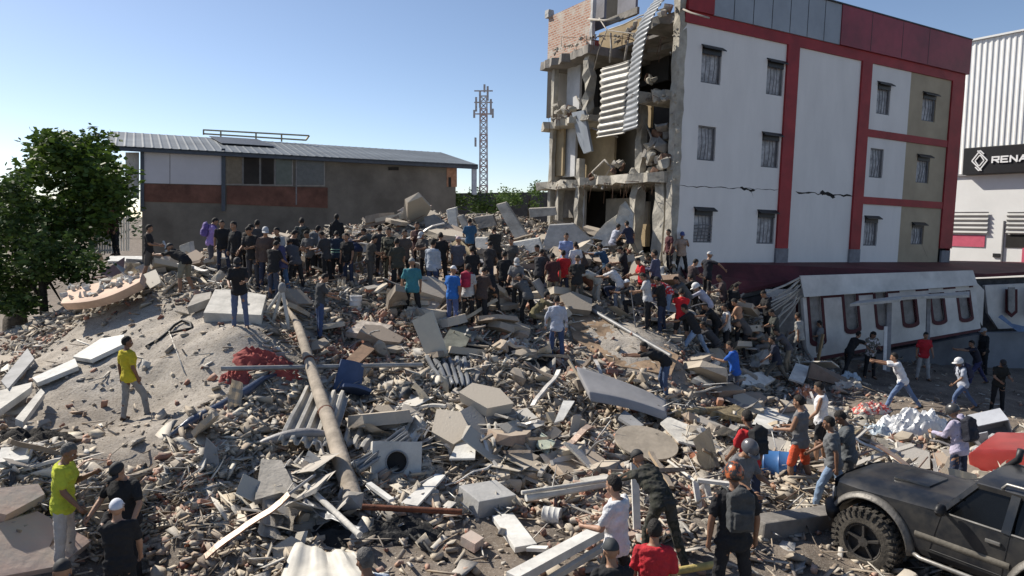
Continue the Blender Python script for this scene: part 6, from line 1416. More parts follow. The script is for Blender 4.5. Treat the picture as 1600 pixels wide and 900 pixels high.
def person(px, py, yaw, ps, shirt, pants, label, h=1.7, sl='short', short=False, hair=None, cap=None, helmet=None, pack=None, skin=0, bulk=1., pat=None, ppat=None, lift=0., kw=None, depth=None, hold=None, vest=None, apron=None):
    p = POSES[ps] if isinstance(ps, str) else ps
    if kw: p = dict(p); p.update(kw)
    loc = hit(px, py, smooth=True) if depth is None else at(px, py, depth)
    k = h/1.7; Yd = loc.y; vox = .011 if Yd < 10 else (.015 if Yd < 14 else .021)
    hipz = 0.
    J = {}
    J['hip'] = Vector((0, 0, 0))
    for s, key in ((-1, 'L'), (1, 'R')):
        th, kn, sp = [R(a) for a in p['leg'+key]]
        h0 = Vector((s*.092, 0, -.02)); d1 = Matrix.Rotation(-s*sp, 3, 'Y') @ rotx((0, 0, -1), th)
        k0 = h0+d1*.43; d2 = Matrix.Rotation(-s*sp*.8, 3, 'Y') @ rotx((0, 0, -1), th-kn)
        J['h'+key], J['k'+key], J['a'+key] = h0, k0, k0+d2*.42
        J['fdir'+key] = Vector((s*.18, 1, min(0., math.sin(th-kn)*.7))).normalized()
    lean = R(p['lean']); side = R(p['side'])
    Tm = Matrix.Rotation(side, 3, 'Y') @ Matrix.Rotation(-lean*.75, 3, 'X'); Tm2 = Matrix.Rotation(side*1.2, 3, 'Y') @ Matrix.Rotation(-lean*1.15, 3, 'X')
    waist = Tm @ Vector((0, 0, .15)); chest = waist+Tm2 @ Vector((0, .0, .2)); sho = waist+Tm2 @ Vector((0, -.015, .345)); neck = waist+Tm2 @ Vector((0, -.01, .40))
    bw = bulk
    for s, key in ((-1, 'L'), (1, 'R')):
        f, o, e = [R(a) for a in p['arm'+key]]
        s0 = sho+Tm2 @ Vector((s*.170*min(bw, 1.1), 0, -.012))
        base = Matrix.Rotation(-lean*.25, 3, 'X')
        d1 = Matrix.Rotation(-s*o, 3, 'Y') @ rotx((0, 0, -1), f); d1 = Vector((d1.x, d1.y, d1.z))
        e0 = s0+d1*.285; ax = Vector((1, 0, 0)); d2 = Matrix.Rotation(-s*o*.4, 3, 'Y') @ rotx((0, 0, -1), f+e)
        d2 = (d2+Vector((-s*.25*math.sin(min(e, 1.5)), 0, 0))).normalized()
        w0 = e0+d2*.25
        J['s'+key], J['e'+key], J['w'+key], J['hd'+key] = s0, e0, w0, d2
    nk = -R(p['neck'])-lean*.55; Hm = Matrix.Rotation(R(p['turn']), 3, 'Z') @ Matrix.Rotation(nk, 3, 'X')
    head = neck+Hm @ Vector((0, .012, .125))
    # drop to the ground: lowest sole at z = 0
    low = min(J['aL'].z, J['aR'].z)-.075
    off = Vector((0, -(J['aL'].y+J['aR'].y)/2*.6, -low))
    for a in J:
        if not a.startswith('hd') and not a.startswith('fdir') and isinstance(J[a], Vector): J[a] = J[a]+off
    waist, chest, sho, neck, head = [v+off for v in (waist, chest, sho, neck, head)]; pel = off.copy()
    X = Vector((1, 0, 0))
    def torso(mb, g, top=True, low_=-.12, hem=0.):
        rg = []
        def ring(c, Mx, ax, ay, oy=0.): rg.append((c+Mx @ Vector((0, oy, 0)), Mx @ Vector((ax*bw+g, 0, 0)), Mx @ Vector((0, ay*bw+g, 0))))
        Tp = Matrix.Rotation(-lean*.3, 3, 'X')
        if low_ < -.05: ring(pel+Vector((0, 0, low_)), Tp, .135+hem, .098+hem)
        ring(pel+Vector((0, 0, -.04)), Tp, .158+hem, .112+hem)
        ring(pel+(waist-pel)*.45, Tm, .148, .106)
        if top:
            ring(waist, Tm, .138, .1); ring(waist+(chest-waist)*.5, Tm2, .15, .11, .005); ring(chest, Tm2, .165, .118, .005)
            ring(chest+(sho-chest)*.6, Tm2, .172, .102, -.004); ring(sho+Tm2 @ Vector((0, 0, .0)), Tm2, .15, .078, -.01)
            ring(sho+Tm2 @ Vector((0, 0, .035)), Tm2, .09, .062, -.008)
            if g < .01: ring(neck, Tm2, .055/bw, .058/bw)
        loft(mb, rg, 18)
    body = MB(); torso(body, -.008)
    limb(body, neck-Tm2 @ Vector((0, 0, .03)), head-Hm @ Vector((0, .0, .03)), .056, .05)
    for key in 'LR':
        limb(body, J['h'+key], J['k'+key], .086, .056, .004); limb(body, J['k'+key], J['a'+key], .054, .037, .012)
        limb(body, J['a'+key], J['a'+key]+J['fdir'+key]*.14-Vector((0, 0, .04)), .04, .028)
        limb(body, J['s'+key]-Tm2 @ Vector((0, 0, .012)), J['e'+key], .047, .039, .004); limb(body, J['e'+key], J['w'+key], .041, .026, .004)
        d = J['hd'+key]; limb(body, J['w'+key], J['w'+key]+d*.075, .026, .034)
    def q(mb, nm, mats, parent, vx, smooth=3, folds=0.):
        for i, v in enumerate(mb.v): mb.v[i] = v*k
        me = bpy.data.meshes.new(nm); me.from_pydata([tuple(v) for v in mb.v], [], mb.f)
        bm = bmesh.new(); bm.from_mesh(me); bmesh.ops.recalc_face_normals(bm, faces=bm.faces); bm.to_mesh(me); bm.free()
        o = bpy.data.objects.new(nm, me); COL.objects.link(o); o.parent = parent
        r = o.modifiers.new('r', 'REMESH'); r.mode = 'VOXEL'; r.voxel_size = vx
        s = o.modifiers.new('s', 'SMOOTH'); s.iterations = smooth; s.factor = .5
        PQ.append([o, mats, None, folds]); return o
    b = q(body, 'person', [SKIN[skin], DARK, EYEW, LIP], None, vox)
    b.location = loc+Vector((0, 0, lift-.03)); b.rotation_euler = (0, 0, R(yaw))
    tag(b, label, 'person', 'people on and around the rubble')
    # fingers, and the head, joined to the body's own mesh after the remesh
    fg = MB()
    for s, key in ((-1, 'L'), (1, 'R')):
        d = J['hd'+key]; w0 = J['w'+key]; sd = d.cross(Vector((s, 0, .01))).normalized(); pn = Vector((-s, 0, 0)); pn = (pn-d*pn.dot(d)).normalized(); sd = d.cross(pn)
        if sd.y < 0: sd = -sd
        for i, (ln, of) in enumerate(((.068, -.026), (.078, -.009), (.074, .009), (.06, .025))):
            a = w0+d*.075+sd*(-of); c1 = a+d*ln*.45+pn*.006; c2 = c1+(d*.8+pn*.6).normalized()*ln*.35; c3 = c2+(d*.45+pn*.9).normalized()*ln*.28
            fg.tube([x*k for x in (a-d*.02, c1, c2, c3)], [.0085*k, .0085*k, .008*k, .006*k], n=6)
        a = w0+d*.025+sd*.02; fg.tube([x*k for x in (a, a+(d+sd*1.1).normalized()*.035, a+(d*1.4+sd*.9+pn*.3).normalized()*.066)], [.012*k, .0105*k, .008*k], n=6)
    PQ[-1][2] = (fg, Matrix.LocRotScale(head*k, Hm.to_quaternion(), Vector((1.0*k, 1.0*k, 1.03*k))), HEADS['n' if Yd < 13.5 else 'f'])
    # clothes
    vx2 = vox*1.05
    if shirt is not None:
        sh = MB(); torso(sh, .022, hem=.018)
        for key in 'LR':
            if sl == 'short': m_ = J['s'+key].lerp(J['e'+key], .72); limb(sh, J['s'+key]-Tm2 @ Vector((0, 0, .014)), m_, .060, .061)
            elif sl == 'long': limb(sh, J['s'+key]-Tm2 @ Vector((0, 0, .014)), J['e'+key], .060, .053); limb(sh, J['e'+key], J['w'+key].lerp(J['e'+key], .04), .054, .037)
            else: limb(sh, J['s'+key]-Tm2 @ Vector((0, 0, .02)), J['s'+key]+(chest-J['s'+key])*.3, .05, .05)
        if hair == 'hood': limb(sh, neck-Tm2 @ Vector((0, .07, .03)), neck-Tm2 @ Vector((0, .06, -.02)), .085, .07)
        q(sh, 'shirt', [cloth(shirt, pat)], b, vx2, 3, .019)
    if pants is not None:
        pt = MB(); torso(pt, .008, top=False, low_=-.1)
        for key in 'LR':
            if short: limb(pt, J['h'+key], J['h'+key].lerp(J['k'+key], .93), .1, .08)
            else: limb(pt, J['h'+key], J['k'+key], .094, .069); limb(pt, J['k'+key], J['a'+key].lerp(J['k'+key], .02), .069, .056)
        q(pt, 'trousers' if not short else 'shorts', [cloth(pants, ppat)], b, vx2, 3, .012)
    hm = Matrix.LocRotScale(head, Hm.to_quaternion(), None)
    def part(mb, nm, mats, smooth=True, inner=None):
        for i, v in enumerate(mb.v): mb.v[i] = (hm @ v if inner is None else inner(v))*k
        return mb.build(nm, mats, b, smooth=smooth, world=False)
    for key in 'LR':
        a = J['a'+key]; f = J['fdir'+key]; xs = f.cross(Vector((0, 0, 1))).normalized(); up = xs.cross(f)
        so_ = MB(); rg = []
        for t, wd, ht, oz in ((-.075, .02, .02, -.04), (-.06, .036, .04, -.03), (.0, .04, .05, -.022), (.06, .044, .034, -.04), (.12, .048, .027, -.048), (.165, .04, .02, -.054), (.18, .02, .01, -.058)):
            rg.append((a+f*t+up*oz, xs*wd, up*ht))
        loft(so_, rg, 10); part(so_, 'shoe', [cloth(random.choice([(.03, .03, .03), (.05, .045, .04), (.4, .4, .4), (.09, .06, .04)]))], inner=lambda v: v)
    if cap is not None or helmet is not None:
        c = cap if cap is not None else helmet; mb = MB(); g = 1.12 if cap is not None else 1.36
        zz = -.05 if cap is not None else -.5
        mb.ell((0, -.008, .04), (.076*g, .096*g, .092*g), nu=18, nv=10, zmin=zz)
        yb = 1 if cap is not None else .8
        if helmet is None or True:
            def vis(u, v):
                a = (u-.5)*2.2; r0 = .078*g+v*.07*math.cos(a)**.5 if math.cos(a) > 0 else .08*g
                return (math.sin(a)*(.078*g+.01*v), .01+math.cos(a)*(.092*g+.075*v*yb), .045-.022*v-.012*abs(math.sin(a)))
            mb.grid(vis, 10, 3, thick=(0, 0, .006))
        part(mb, 'cap' if cap is not None else 'helmet', [M('capmat_%02d%02d%02d' % tuple(int(99*x) for x in c), c, .75 if cap is not None else .3, var=.1, scale=5, bump=.1, spec=.5) if c != (.22, .16, .14) else M('patterned_helmet', (.03, .03, .03), .3, scale=16, col2=(.45, .12, .04), ramp=(.44, .5), bump=0, spec=.5)])
    if cap is None and helmet is None or hair == 'long':
        col = {'grey': (.12, .115, .11)}.get(hair, (.014, .011, .009))
        mb = MB(); lo = -.25
        vs, fs = [], []; nu, nv = 22, 12
        for j in range(nv+1):
            t = -.75+(math.pi/2+.75)*j/nv
            for i in range(nu):
                a = 2*math.pi*i/nu; front = math.sin(a); lim = .42 if front > .35 else (.1 if front > -.05 else -.75)
                lim = .52 if front > .5 else lim; tt = max(t, lim)
                gg = 1.07+.05*mnoise.noise(Vector((math.cos(a)*3, math.sin(a)*3, tt*4+px)))+.05*mnoise.noise(Vector((math.cos(a)*9, math.sin(a)*9, tt*9+px)))
                vs.append((.075*gg*math.cos(tt)*math.cos(a), -.008+.095*gg*math.cos(tt)*math.sin(a), .03+.102*gg*math.sin(tt)))
        for j in range(nv):
            for i in range(nu): fs.append((j*nu+i, j*nu+(i+1) % nu, (j+1)*nu+(i+1) % nu, (j+1)*nu+i))
        mb.add(vs, fs)
        if hair == 'long':
            mb.tube([(0, -.07, .05), (0, -.11, -.03), (0, -.1, -.13), (0, -.085, -.22)], [.06, .07, .06, .03], n=10)
        part(mb, 'hair', [M('hair_'+str(hair in ('grey',)), col, .75, var=.3, scale=20, bump=.6, bscale=60)])
    if pack is not None:
        mb = MB(); T3 = Tm2.to_4x4(); T3.translation = chest
        mb.box((0, -.2, .0), (.27, .15, .40)); mb.ell((0, -.21, .17), (.13, .08, .09)); mb.box((0, -.285, -.07), (.2, .07, .19)); mb.tube([(-.04, -.17, .24), (0, -.17, .29), (.04, -.17, .24)], .014, n=6)
        for v in range(len(mb.v)): mb.v[v] = T3 @ mb.v[v]
        o = q(mb, 'backpack', [M('pack_%02d%02d%02d' % tuple(int(99*x) for x in pack), pack, .8, var=.25, scale=8, bump=.3)], b, vox, 9, .012)
        mb = MB()
        for s in (-1, 1): mb.tube([(T3 @ Vector(v))*k for v in ((s*.09, -.13, .16), (s*.1, -.06, .21), (s*.105, .06, .19), (s*.11, .128, .1), (s*.13, .12, -.02), (s*.14, -.06, -.1))], .018*k, n=6)
        mb.build('strap', [MATS['pack_%02d%02d%02d' % tuple(int(99*x) for x in pack)]], o, world=False, smooth=True)
    if vest is not None:
        mb = MB()
        for z in (-.02, .1):
            c0 = pel+(chest-pel)*(.3+z*2); loft(mb, [(c0+Vector((0, 0, -.012)), X*.182, Vector((0, .142, 0))), (c0+Vector((0, 0, .012)), X*.182, Vector((0, .142, 0)))], 18)
        part(mb, 'reflective_band', [M('reflective_green', vest, .5, var=.05)], inner=lambda v: v)
    if hold is not None:
        # what a hand holds is a thing of its own
        wr = pmat(b) @ ((J['w'+hold[0]]+J['hd'+hold[0]]*.07)*k); HELD.append((wr, hold, b))
    return b
HELD = []
def bake_people():
    bpy.context.view_layer.update(); dg = bpy.context.evaluated_depsgraph_get(); dg.update(); out = []
    for o, mats, ex, folds in PQ: out.append(bpy.data.meshes.new_from_object(o.evaluated_get(dg)))
    for (o, mats, ex, folds), me in zip(PQ, out):
        o.modifiers.clear(); me.materials.clear()
        if folds:
            co = np.empty(len(me.vertices)*3, np.float32); me.vertices.foreach_get('co', co); no = np.empty_like(co); me.vertices.foreach_get('normal', no)
            co = co.reshape(-1, 3); no = no.reshape(-1, 3); s = random.uniform(0, 50)
            f = (vnoise(co[:, 0]*11+s+co[:, 1]*6, co[:, 2]*17+co[:, 1]*9+60)-.5)*1.3+(vnoise(co[:, 0]*26+s+90, co[:, 2]*30+co[:, 1]*25+60)-.5)*.7
            co += no*(f*folds)[:, None]; me.vertices.foreach_set('co', co.ravel())
        if ex:
            fg, hmx, ht = ex; t = bpy.data.meshes.new('f'); t.from_pydata([tuple(v) for v in fg.v], [], fg.f)
            bm = bmesh.new(); bm.from_mesh(me); bm.from_mesh(t); n0 = len(bm.verts); h2 = ht.copy(); h2.transform(hmx); bm.from_mesh(h2)
            bmesh.ops.recalc_face_normals(bm, faces=bm.faces); bm.to_mesh(me); bm.free()
        for m in mats: me.materials.append(m)
        me.polygons.foreach_set('use_smooth', [True]*len(me.polygons)); me.update(); me.name = o.name
        old = o.data; o.data = me; bpy.data.meshes.remove(old)
# ================================================================ the people
K_ = (.018, .018, .02); G_ = (.16, .16, .165); LG = (.42, .43, .45); W_ = (.66, .66, .67); N_ = (.03, .04, .075); J_ = (.06, .09, .16); LJ = (.20, .28, .40); KH = (.22, .19, .14)
RD = (.50, .025, .03); BR = (.13, .08, .055); TE = (.05, .20, .24); RB_ = (.03, .14, .45)
P = person
# near the camera
P(103, 890, -75, 'phone', (.50, .54, .05), (.48, .45, .42), 'person in lime yellow shirt and beige trousers looking down beside the pink slab', 1.78, hair='grey', skin=1, kw=dict(turn=-10, lean=6))
P(203, 905, 165, pose(lean=3, neck=30, armL=(12, 24, 24), armR=(22, 22, 34), legL=(6, 6, 7)), K_, K_, 'broad person in black tee and backwards black cap holding a stick', 1.76, cap=K_, bulk=1.16, skin=2, hold=('L', 'stick'))
P(193, 985, 25, pose(neck=-4, armL=(112, 42, 128), armR=(8, 12, 20)), K_, K_, 'person in black with white cap raising one hand to the head', 1.66, cap=(.58, .6, .66), depth=8.3, skin=2)
P(112, 1120, 30, 'stand', K_, G_, 'person at the bottom edge left, only a black cap and shoulders showing', 1.7, cap=K_, depth=7.0)
P(297, 1155, 5, 'stand', LG, N_, 'person at the bottom edge wearing a white cap', 1.68, cap=(.62, .66, .75), depth=6.9)
P(580, 1120, 20, 'stand', (.46, .52, .60), N_, 'grey haired person in pale shirt at the bottom beside the cream sheet', 1.72, hair='grey', depth=6.6, skin=1, kw=dict(turn=30))
P(765, 1150, 0, 'stand', N_, K_, 'dark haired person whose head alone shows at the bottom middle', 1.65, depth=6.8)
P(797, 1175, -20, 'stand', G_, K_, 'person barely showing at the bottom edge right of the dark haired head', 1.62, depth=6.9)
P(965, 962, 52, 'carry', W_, K_, 'person in white tee with short hair walking at the end of the long white beam', 1.74, skin=2, kw=dict(neck=10))
P(955, 1090, 10, 'stand', K_, K_, 'person in black cap in front of the white tee at the bottom edge', 1.7, cap=(.03, .035, .04), depth=7.0)
P(1018, 1050, -12, 'stand', (.46, .025, .035), N_, 'person in bright red tee and dark hair at the bottom edge', 1.7, depth=7.3)
P(1038, 885, 30, pose(lean=52, neck=10, legL=(20, 26, 8), legR=(-14, 8, 6), armL=(60, 6, 20), armR=(54, 6, 24)), (.035, .035, .03), (.05, .048, .04), 'person stooping in camouflage darkened in colour for shade beside the upright white post', 1.76, pat='camo', ppat='camo', cap=K_, sl='long')  # clothes coloured near black for the shade the figure stands in
P(1142, 960, 2, pose(lean=2, neck=6, armL=(-4, 14, 10), armR=(-2, 14, 12), legL=(4, 4, 7), legR=(-2, 3, 7)), K_, K_, 'person in black with grey backpack and orange patterned helmet', 1.80, helmet=(.22, .16, .14), pack=(.055, .058, .06), skin=1, bulk=1.08, depth=7.9)
P(1150, 862, -150, 'look_down', G_, N_, 'person in grey shirt and dark helmet hidden behind the backpack wearer', 1.7, helmet=(.10, .10, .11))
P(1168, 808, 25, 'stand2', RD, N_, 'person in red shirt and jeans with a black backpack', 1.72, pack=K_, skin=1)
P(1250, 764, 48, 'carry', G_, (.62, .10, .04), 'person in grey tank top and orange shorts beside the blue barrel', 1.72, sl='none', short=True, skin=0)
P(1281, 722, 62, 'stand2', W_, K_, 'person in white tank top and black shorts behind the orange shorts', 1.68, sl='none', short=True, skin=0)
P(1303, 797, 62, 'walk', (.13, .135, .14), LJ, 'person in grey tee and pale jeans stepping beside the car bonnet', 1.64, skin=1)
P(1324, 790, 70, 'look_down', (.09, .10, .11), (.07, .07, .07), 'person in dark grey tee leaning behind the pale jeans', 1.68, skin=3)
P(1496, 775, 28, 'look_down', (.46, .42, .54), N_, 'person in lavender hoodie with black helmet and backpack behind the car', 1.70, sl='long', helmet=(.05, .05, .052), pack=(.02, .022, .035), hair='hood')
P(209, 654, -28, pose(lean=-2, neck=4, turn=-25, legL=(-4, 3, 4), legR=(26, 22, 8), armL=(-6, 8, 10), armR=(-8, 12, 34)), (.52, .43, .03), (.25, .245, .24), 'person in golden yellow tee and grey trousers alone on the dusty slope', 1.66, skin=3)
# left group
P(233, 437, -70, 'carry', K_, (.10, .09, .08), 'person in black tee, shorts and white face mask at the left end of the crest', 1.66, short=True)
P(292, 458, 68, 'bend', K_, (.20, .19, .15), 'person in black cap and khaki shorts bending beside the masked one', 1.68, short=True, cap=K_)
P(330, 423, -55, 'look_down', (.17, .11, .30), (.06, .065, .09), 'person in purple checked shirt with purple backpack', 1.70, pat='plaid', pack=(.12, .08, .28))
P(376, 512, -165, 'look_down', K_, (.10, .13, .22), 'person in black tee, black cap and jeans before the white slab', 1.66, cap=K_)
P(372, 440, 150, 'stand', K_, K_, 'person in long black top just behind the black cap and jeans', 1.72, sl='long')
P(397, 450, 170, 'look_down', K_, (.05, .05, .06), 'tall person in black with arms down in the left cluster', 1.72)
P(418, 455, -160, 'stand2', (.10, .07, .06), N_, 'person in brown jacket with grey cap in the left cluster', 1.76, cap=LG, sl='long')
P(438, 446, 160, 'stand2', (.40, .42, .42), K_, 'person in pale grey tee half hidden in the left cluster', 1.66)
P(456, 447, -30, 'look_down', K_, K_, 'person in black short sleeves bowing the head in the left cluster', 1.64)
P(474, 425, 20, 'stand', (.07, .075, .07), K_, 'tallest dark figure with grey shoulders in the left cluster', 1.76, pat='camo')
P(441, 462, 80, 'step_up', (.06, .06, .14), (.05, .10, .19), 'person in violet tee and blue jeans climbing behind the tripod', 1.62)
P(497, 436, -25, 'stand', W_, K_, 'person in white tee with grey backpack right of the left cluster', 1.68, pack=(.12, .13, .14), skin=1)
P(500, 527, -60, 'look_down', (.06, .062, .065), (.05, .08, .17), 'person in dark grey tee and blue jeans bending beside the pole', 1.62, hair=None, skin=0)
P(527, 415, 0, 'stand', K_, K_, 'hooded all black figure standing high at the middle of the crest', 1.74, sl='long', hair='hood')
P(527, 442, 10, 'look_down', (.03, .045, .07), K_, 'rescuer in navy with reflective green bands and white sleeves', 1.62, vest=(.25, .50, .38), sl='long')
P(560, 432, 60, 'bend', (.03, .04, .08), (.12, .11, .09), 'rescuer in navy bending forward with a reflective band', 1.68, vest=(.25, .50, .38), sl='long')
P(610, 446, 170, 'stand2', (.14, .13, .09), (.10, .095, .07), 'person in camouflage with curly dark hair at the middle', 1.76, pat='camo', ppat='camo', sl='long')
P(632, 446, -150, 'stand2', (.09, .07, .06), K_, 'person in brown tee beside the camouflage figure', 1.70)
P(653, 428, 180, 'folded', (.10, .05, .045), K_, 'person in dark maroon vest facing the camera near the camouflage', 1.66, sl='none')
P(664, 440, 150, 'look_down', (.10, .09, .085), K_, 'person in grey cap behind the pale shirt', 1.58, cap=LG)
P(676, 466, -20, 'stand', (.36, .40, .46), (.04, .06, .12), 'person in pale blue long sleeved shirt and dark jeans', 1.72, sl='long')
P(645, 502, 12, pose(lean=4, legL=(20, 10, 10), legR=(-6, 6, 8), armL=(-8, 18, 10)), TE, K_, 'person in teal shirt, grey cap and black trousers', 1.72, cap=(.22, .23, .23), bulk=1.05)
P(707, 512, -25, 'stand2', RB_, (.09, .12, .25), 'person in bright blue tee with white cap', 1.66, cap=W_)
P(731, 508, -15, 'stand', (.46, .45, .44), K_, 'person in white tee with red backpack', 1.66, pack=(.42, .02, .06), skin=0)
P(752, 512, -30, 'look_down', (.07, .05, .045), K_, 'person in black with bare brown arms right of the red backpack', 1.68)
P(739, 470, 20, 'stand', K_, N_, 'person with black hair right behind the white cap', 1.62)
P(716, 455, -10, 'stand', (.10, .10, .12), K_, 'person with faded pink cap behind the bright blue tee', 1.66, cap=(.45, .33, .33))
P(735, 415, 15, 'carry', (.04, .11, .20), K_, 'person in petrol blue tee high on the heap before the column stub', 1.62)
P(776, 434, 30, 'look_down', (.035, .033, .03), (.04, .04, .04), 'thin dark figure below the broad leaning beam', 1.70)
P(788, 480, -10, 'stand', K_, K_, 'person in black tee left of the grey capped one', 1.66)
P(809, 492, 160, 'look_down', G_, (.05, .05, .05), 'person in grey cap and grey top with reddish face', 1.70, cap=(.40, .40, .40), kw=dict(turn=20))
P(826, 508, 40, 'bend_half', (.12, .12, .12), K_, 'stooping person in sooty grey below the grey capped one', 1.58)
P(840, 515, -80, 'crouch', (.15, .13, .07), KH, 'crouching person in olive left of the white shirted one', 1.6)
P(870, 564, 0, pose(lean=6, neck=14, armL=(6, 20, 16), armR=(2, 14, 10), legL=(4, 4, 5)), (.42, .45, .53), (.045, .07, .15), 'person in pale long sleeved shirt and jeans seen from behind before the tan sheet', 1.68, sl='long', skin=2)
P(864, 478, 15, 'stand2', (.08, .03, .03), KH, 'person in dark red top and khaki trousers left of the red bag', 1.62)
P(880, 470, 0, 'stand', RD, N_, 'person in red shirt and navy trousers seen from behind in the centre', 1.58)
P(884, 442, 180, 'carry', (.24, .30, .50), N_, 'person in light blue tee facing the camera high in the centre', 1.68, skin=0)
P(901, 484, -15, 'carry', (.03, .03, .03), (.10, .09, .07), 'person in black vest lifting debris right of the red shirt', 1.66, cap=(.06, .05, .04))
P(900, 455, 20, 'stand', W_, K_, 'person in white tee glimpsed behind the black vest', 1.6)
P(949, 452, 75, 'reach', (.035, .08, .15), K_, 'person in blue tee with orange gloves reaching left', 1.60)
P(934, 480, 100, 'bend', (.40, .40, .37), (.34, .33, .30), 'person in dusty pale clothes bending low in the centre', 1.6)
P(970, 488, 60, 'bend_half', (.36, .33, .33), (.16, .18, .22), 'person in pink grey checked shirt stooping in the centre', 1.6, pat='plaid')
P(966, 398, -60, 'sit', (.42, .43, .50), K_, 'person in white and navy sitting before the torn end', 1.6)
P(985, 408, 40, 'stride', (.025, .03, .06), (.20, .18, .14), 'person in navy tee and khaki trousers striding before the torn end', 1.62)
P(1003, 480, 100, 'look_down', RD, K_, 'dark haired person in red tee in the centre right', 1.58)
P(992, 495, 60, 'crouch', (.06, .06, .06), K_, 'crouching person with a white cap in the centre right', 1.66, cap=W_)
P(1012, 512, 70, 'look_down', LG, K_, 'person in light grey tee and black trousers leaning on a rod', 1.60, hold=('L', 'rod'))
P(1025, 482, 60, 'folded', (.08, .085, .14), (.08, .09, .13), 'tall person in blue grey overalls', 1.84, sl='long')
P(1046, 428, 110, 'stand', (.09, .03, .035), K_, 'person in maroon top by the corner of the block', 1.62)
P(1064, 432, 178, 'hips', (.40, .30, .24), K_, 'person in beige tee and blue cap standing against the white wall', 1.66, cap=(.06, .09, .25), kw=dict(armL=(40, 10, 80), armR=(10, 30, 50)))
P(1046, 498, 75, 'bend', RD, LJ, 'person in red patterned tee and pale jeans bending over', 1.62, pat='print')
P(1064, 540, -8, 'bend_half', (.62, .02, .025), K_, 'person in vivid red tee and black shorts stooping', 1.66, short=True, kw=dict(lean=20))
P(1086, 560, 60, 'wide', K_, LJ, 'person in black tee and pale jeans with legs wide apart', 1.72)
P(1103, 470, -60, 'arms_out', (.02, .022, .03), K_, 'person in black before the maroon roof edge', 1.66, cap=(.5, .5, .5))
P(1108, 520, 70, 'bend_half', (.42, .42, .50), G_, 'person in white helmet and pale lilac shirt bending', 1.70, helmet=W_, sl='long')
P(1156, 482, -90, 'arms_out', W_, K_, 'person in white tee and black cap with an arm stretched out', 1.68, cap=K_)
P(1120, 548, 100, 'bend_half', K_, K_, 'person in black stooping left of the white tee', 1.64)
P(1134, 556, 90, 'stand2', (.52, .51, .50), K_, 'person in white sleeveless top right of the stooping black figure', 1.60, sl='none', short=True)
P(1154, 548, 60, 'look_down', (.38, .22, .14), K_, 'person in tan vest and black trousers in the right group', 1.66, sl='none')
P(1040, 622, 88, 'bend', K_, J_, 'person in black tee and jeans bent double right above the bed base', 1.66)
P(1143, 630, 60, pose(lean=12, legL=(38, 30, 8), legR=(-2, 6, 6), armL=(40, 8, 60), armR=(-20, 14, 30), neck=14), (.02, .10, .42), (.09, .105, .14), 'person in royal blue tee and grey jeans stepping down the right slope', 1.64)
P(1211, 560, 90, 'look_down', (.05, .055, .05), (.12, .14, .13), 'person in dark tee and grey vest above the navy tee', 1.62)
P(1215, 604, 72, 'stride', (.025, .03, .05), (.11, .105, .09), 'person in navy tee and olive trousers striding uphill', 1.66)
P(1250, 566, 40, 'walk', (.30, .30, .29), (.14, .14, .14), 'person in light grey tee by the torn lath of the annex', 1.70, skin=1)
P(1281, 568, 55, 'carry', (.20, .20, .20), (.13, .12, .11), 'person in grey tee holding a plank by the slotted wall', 1.62)
P(1322, 588, -72, pose(lean=34, legL=(12, 8, 12), legR=(-26, 6, 8), armL=(60, 6, 14), armR=(66, 6, 10), neck=2), K_, K_, 'person in black leaning right to pass debris', 1.74)
P(1358, 590, 178, 'look_down', (.12, .12, .10), K_, 'person with long dark hair and patterned top by the canopy post', 1.74, pat='print', hair='long')
P(1410, 638, 62, pose(lean=24, legL=(34, 14, 14), legR=(-30, 4, 10), armL=(92, 4, 6), armR=(88, 10, 10), neck=-6), W_, (.13, .19, .32), 'person in white tee and blue jeans reaching out both arms to the left', 1.72)
P(1441, 593, 172, 'stand2', (.45, .02, .03), (.40, .39, .38), 'person in red tee and pale trousers under the canopy', 1.74)
P(1505, 640, 85, 'stride', (.40, .43, .50), (.08, .12, .22), 'person in white helmet with navy backpack striding in jeans', 1.70, helmet=W_, pack=(.03, .035, .07))
P(1527, 600, 80, 'reach', (.03, .028, .04), (.05, .05, .12), 'person in dark top stretching bare brown arms to the left', 1.72)
P(1536, 585, 90, 'stand', K_, K_, 'tall black clad figure behind the outstretched arms', 1.86, cap=(.3, .3, .3), sl='long')
P(1557, 643, 172, 'look_down', (.02, .02, .018), K_, 'person in black tee and cap facing the camera at the right', 1.70, cap=K_, skin=0)
P(182, 398, 150, 'stand', (.05, .025, .022), K_, 'shadowed dark red figure beside the white railing', 1.7, depth=25.5)
# more of the crowd in the packed middle
P(540, 420, 60, 'crouch', N_, K_, 'crouching navy figure between the two banded rescuers', 1.6)
P(590, 428, 90, 'bend_half', (.10, .10, .09), G_, 'dusty grey figure bending left of the camouflage', 1.62)
P(405, 430, 20, 'stand', (.06, .06, .065), K_, 'dark figure at the back of the left cluster', 1.7)
P(486, 440, 160, 'look_down', (.12, .12, .12), K_, 'dark grey figure left of the white tee with backpack', 1.6)
P(856, 452, 120, 'bend_half', (.05, .045, .04), G_, 'stooping dark figure left of the light blue tee', 1.6)
P(920, 470, 70, 'crouch', (.12, .05, .03), K_, 'crouching brown figure below the orange gloves', 1.6)
P(958, 470, 100, 'crouch', (.05, .055, .06), N_, 'crouching slate figure between the diggers', 1.6)
P(1075, 505, 100, 'bend_half', (.10, .10, .10), G_, 'stooping grey figure above the wide legged one', 1.62)
P(1130, 505, 80, 'look_down', (.07, .05, .05), K_, 'dark figure between lilac shirt and white tee', 1.6)
P(1190, 560, 110, 'crouch', (.20, .19, .17), G_, 'crouching dusty figure left of the dark tee', 1.6)
P(1232, 585, 80, 'bend_half', (.09, .09, .10), KH, 'stooping figure in charcoal right of the olive trousers', 1.6)
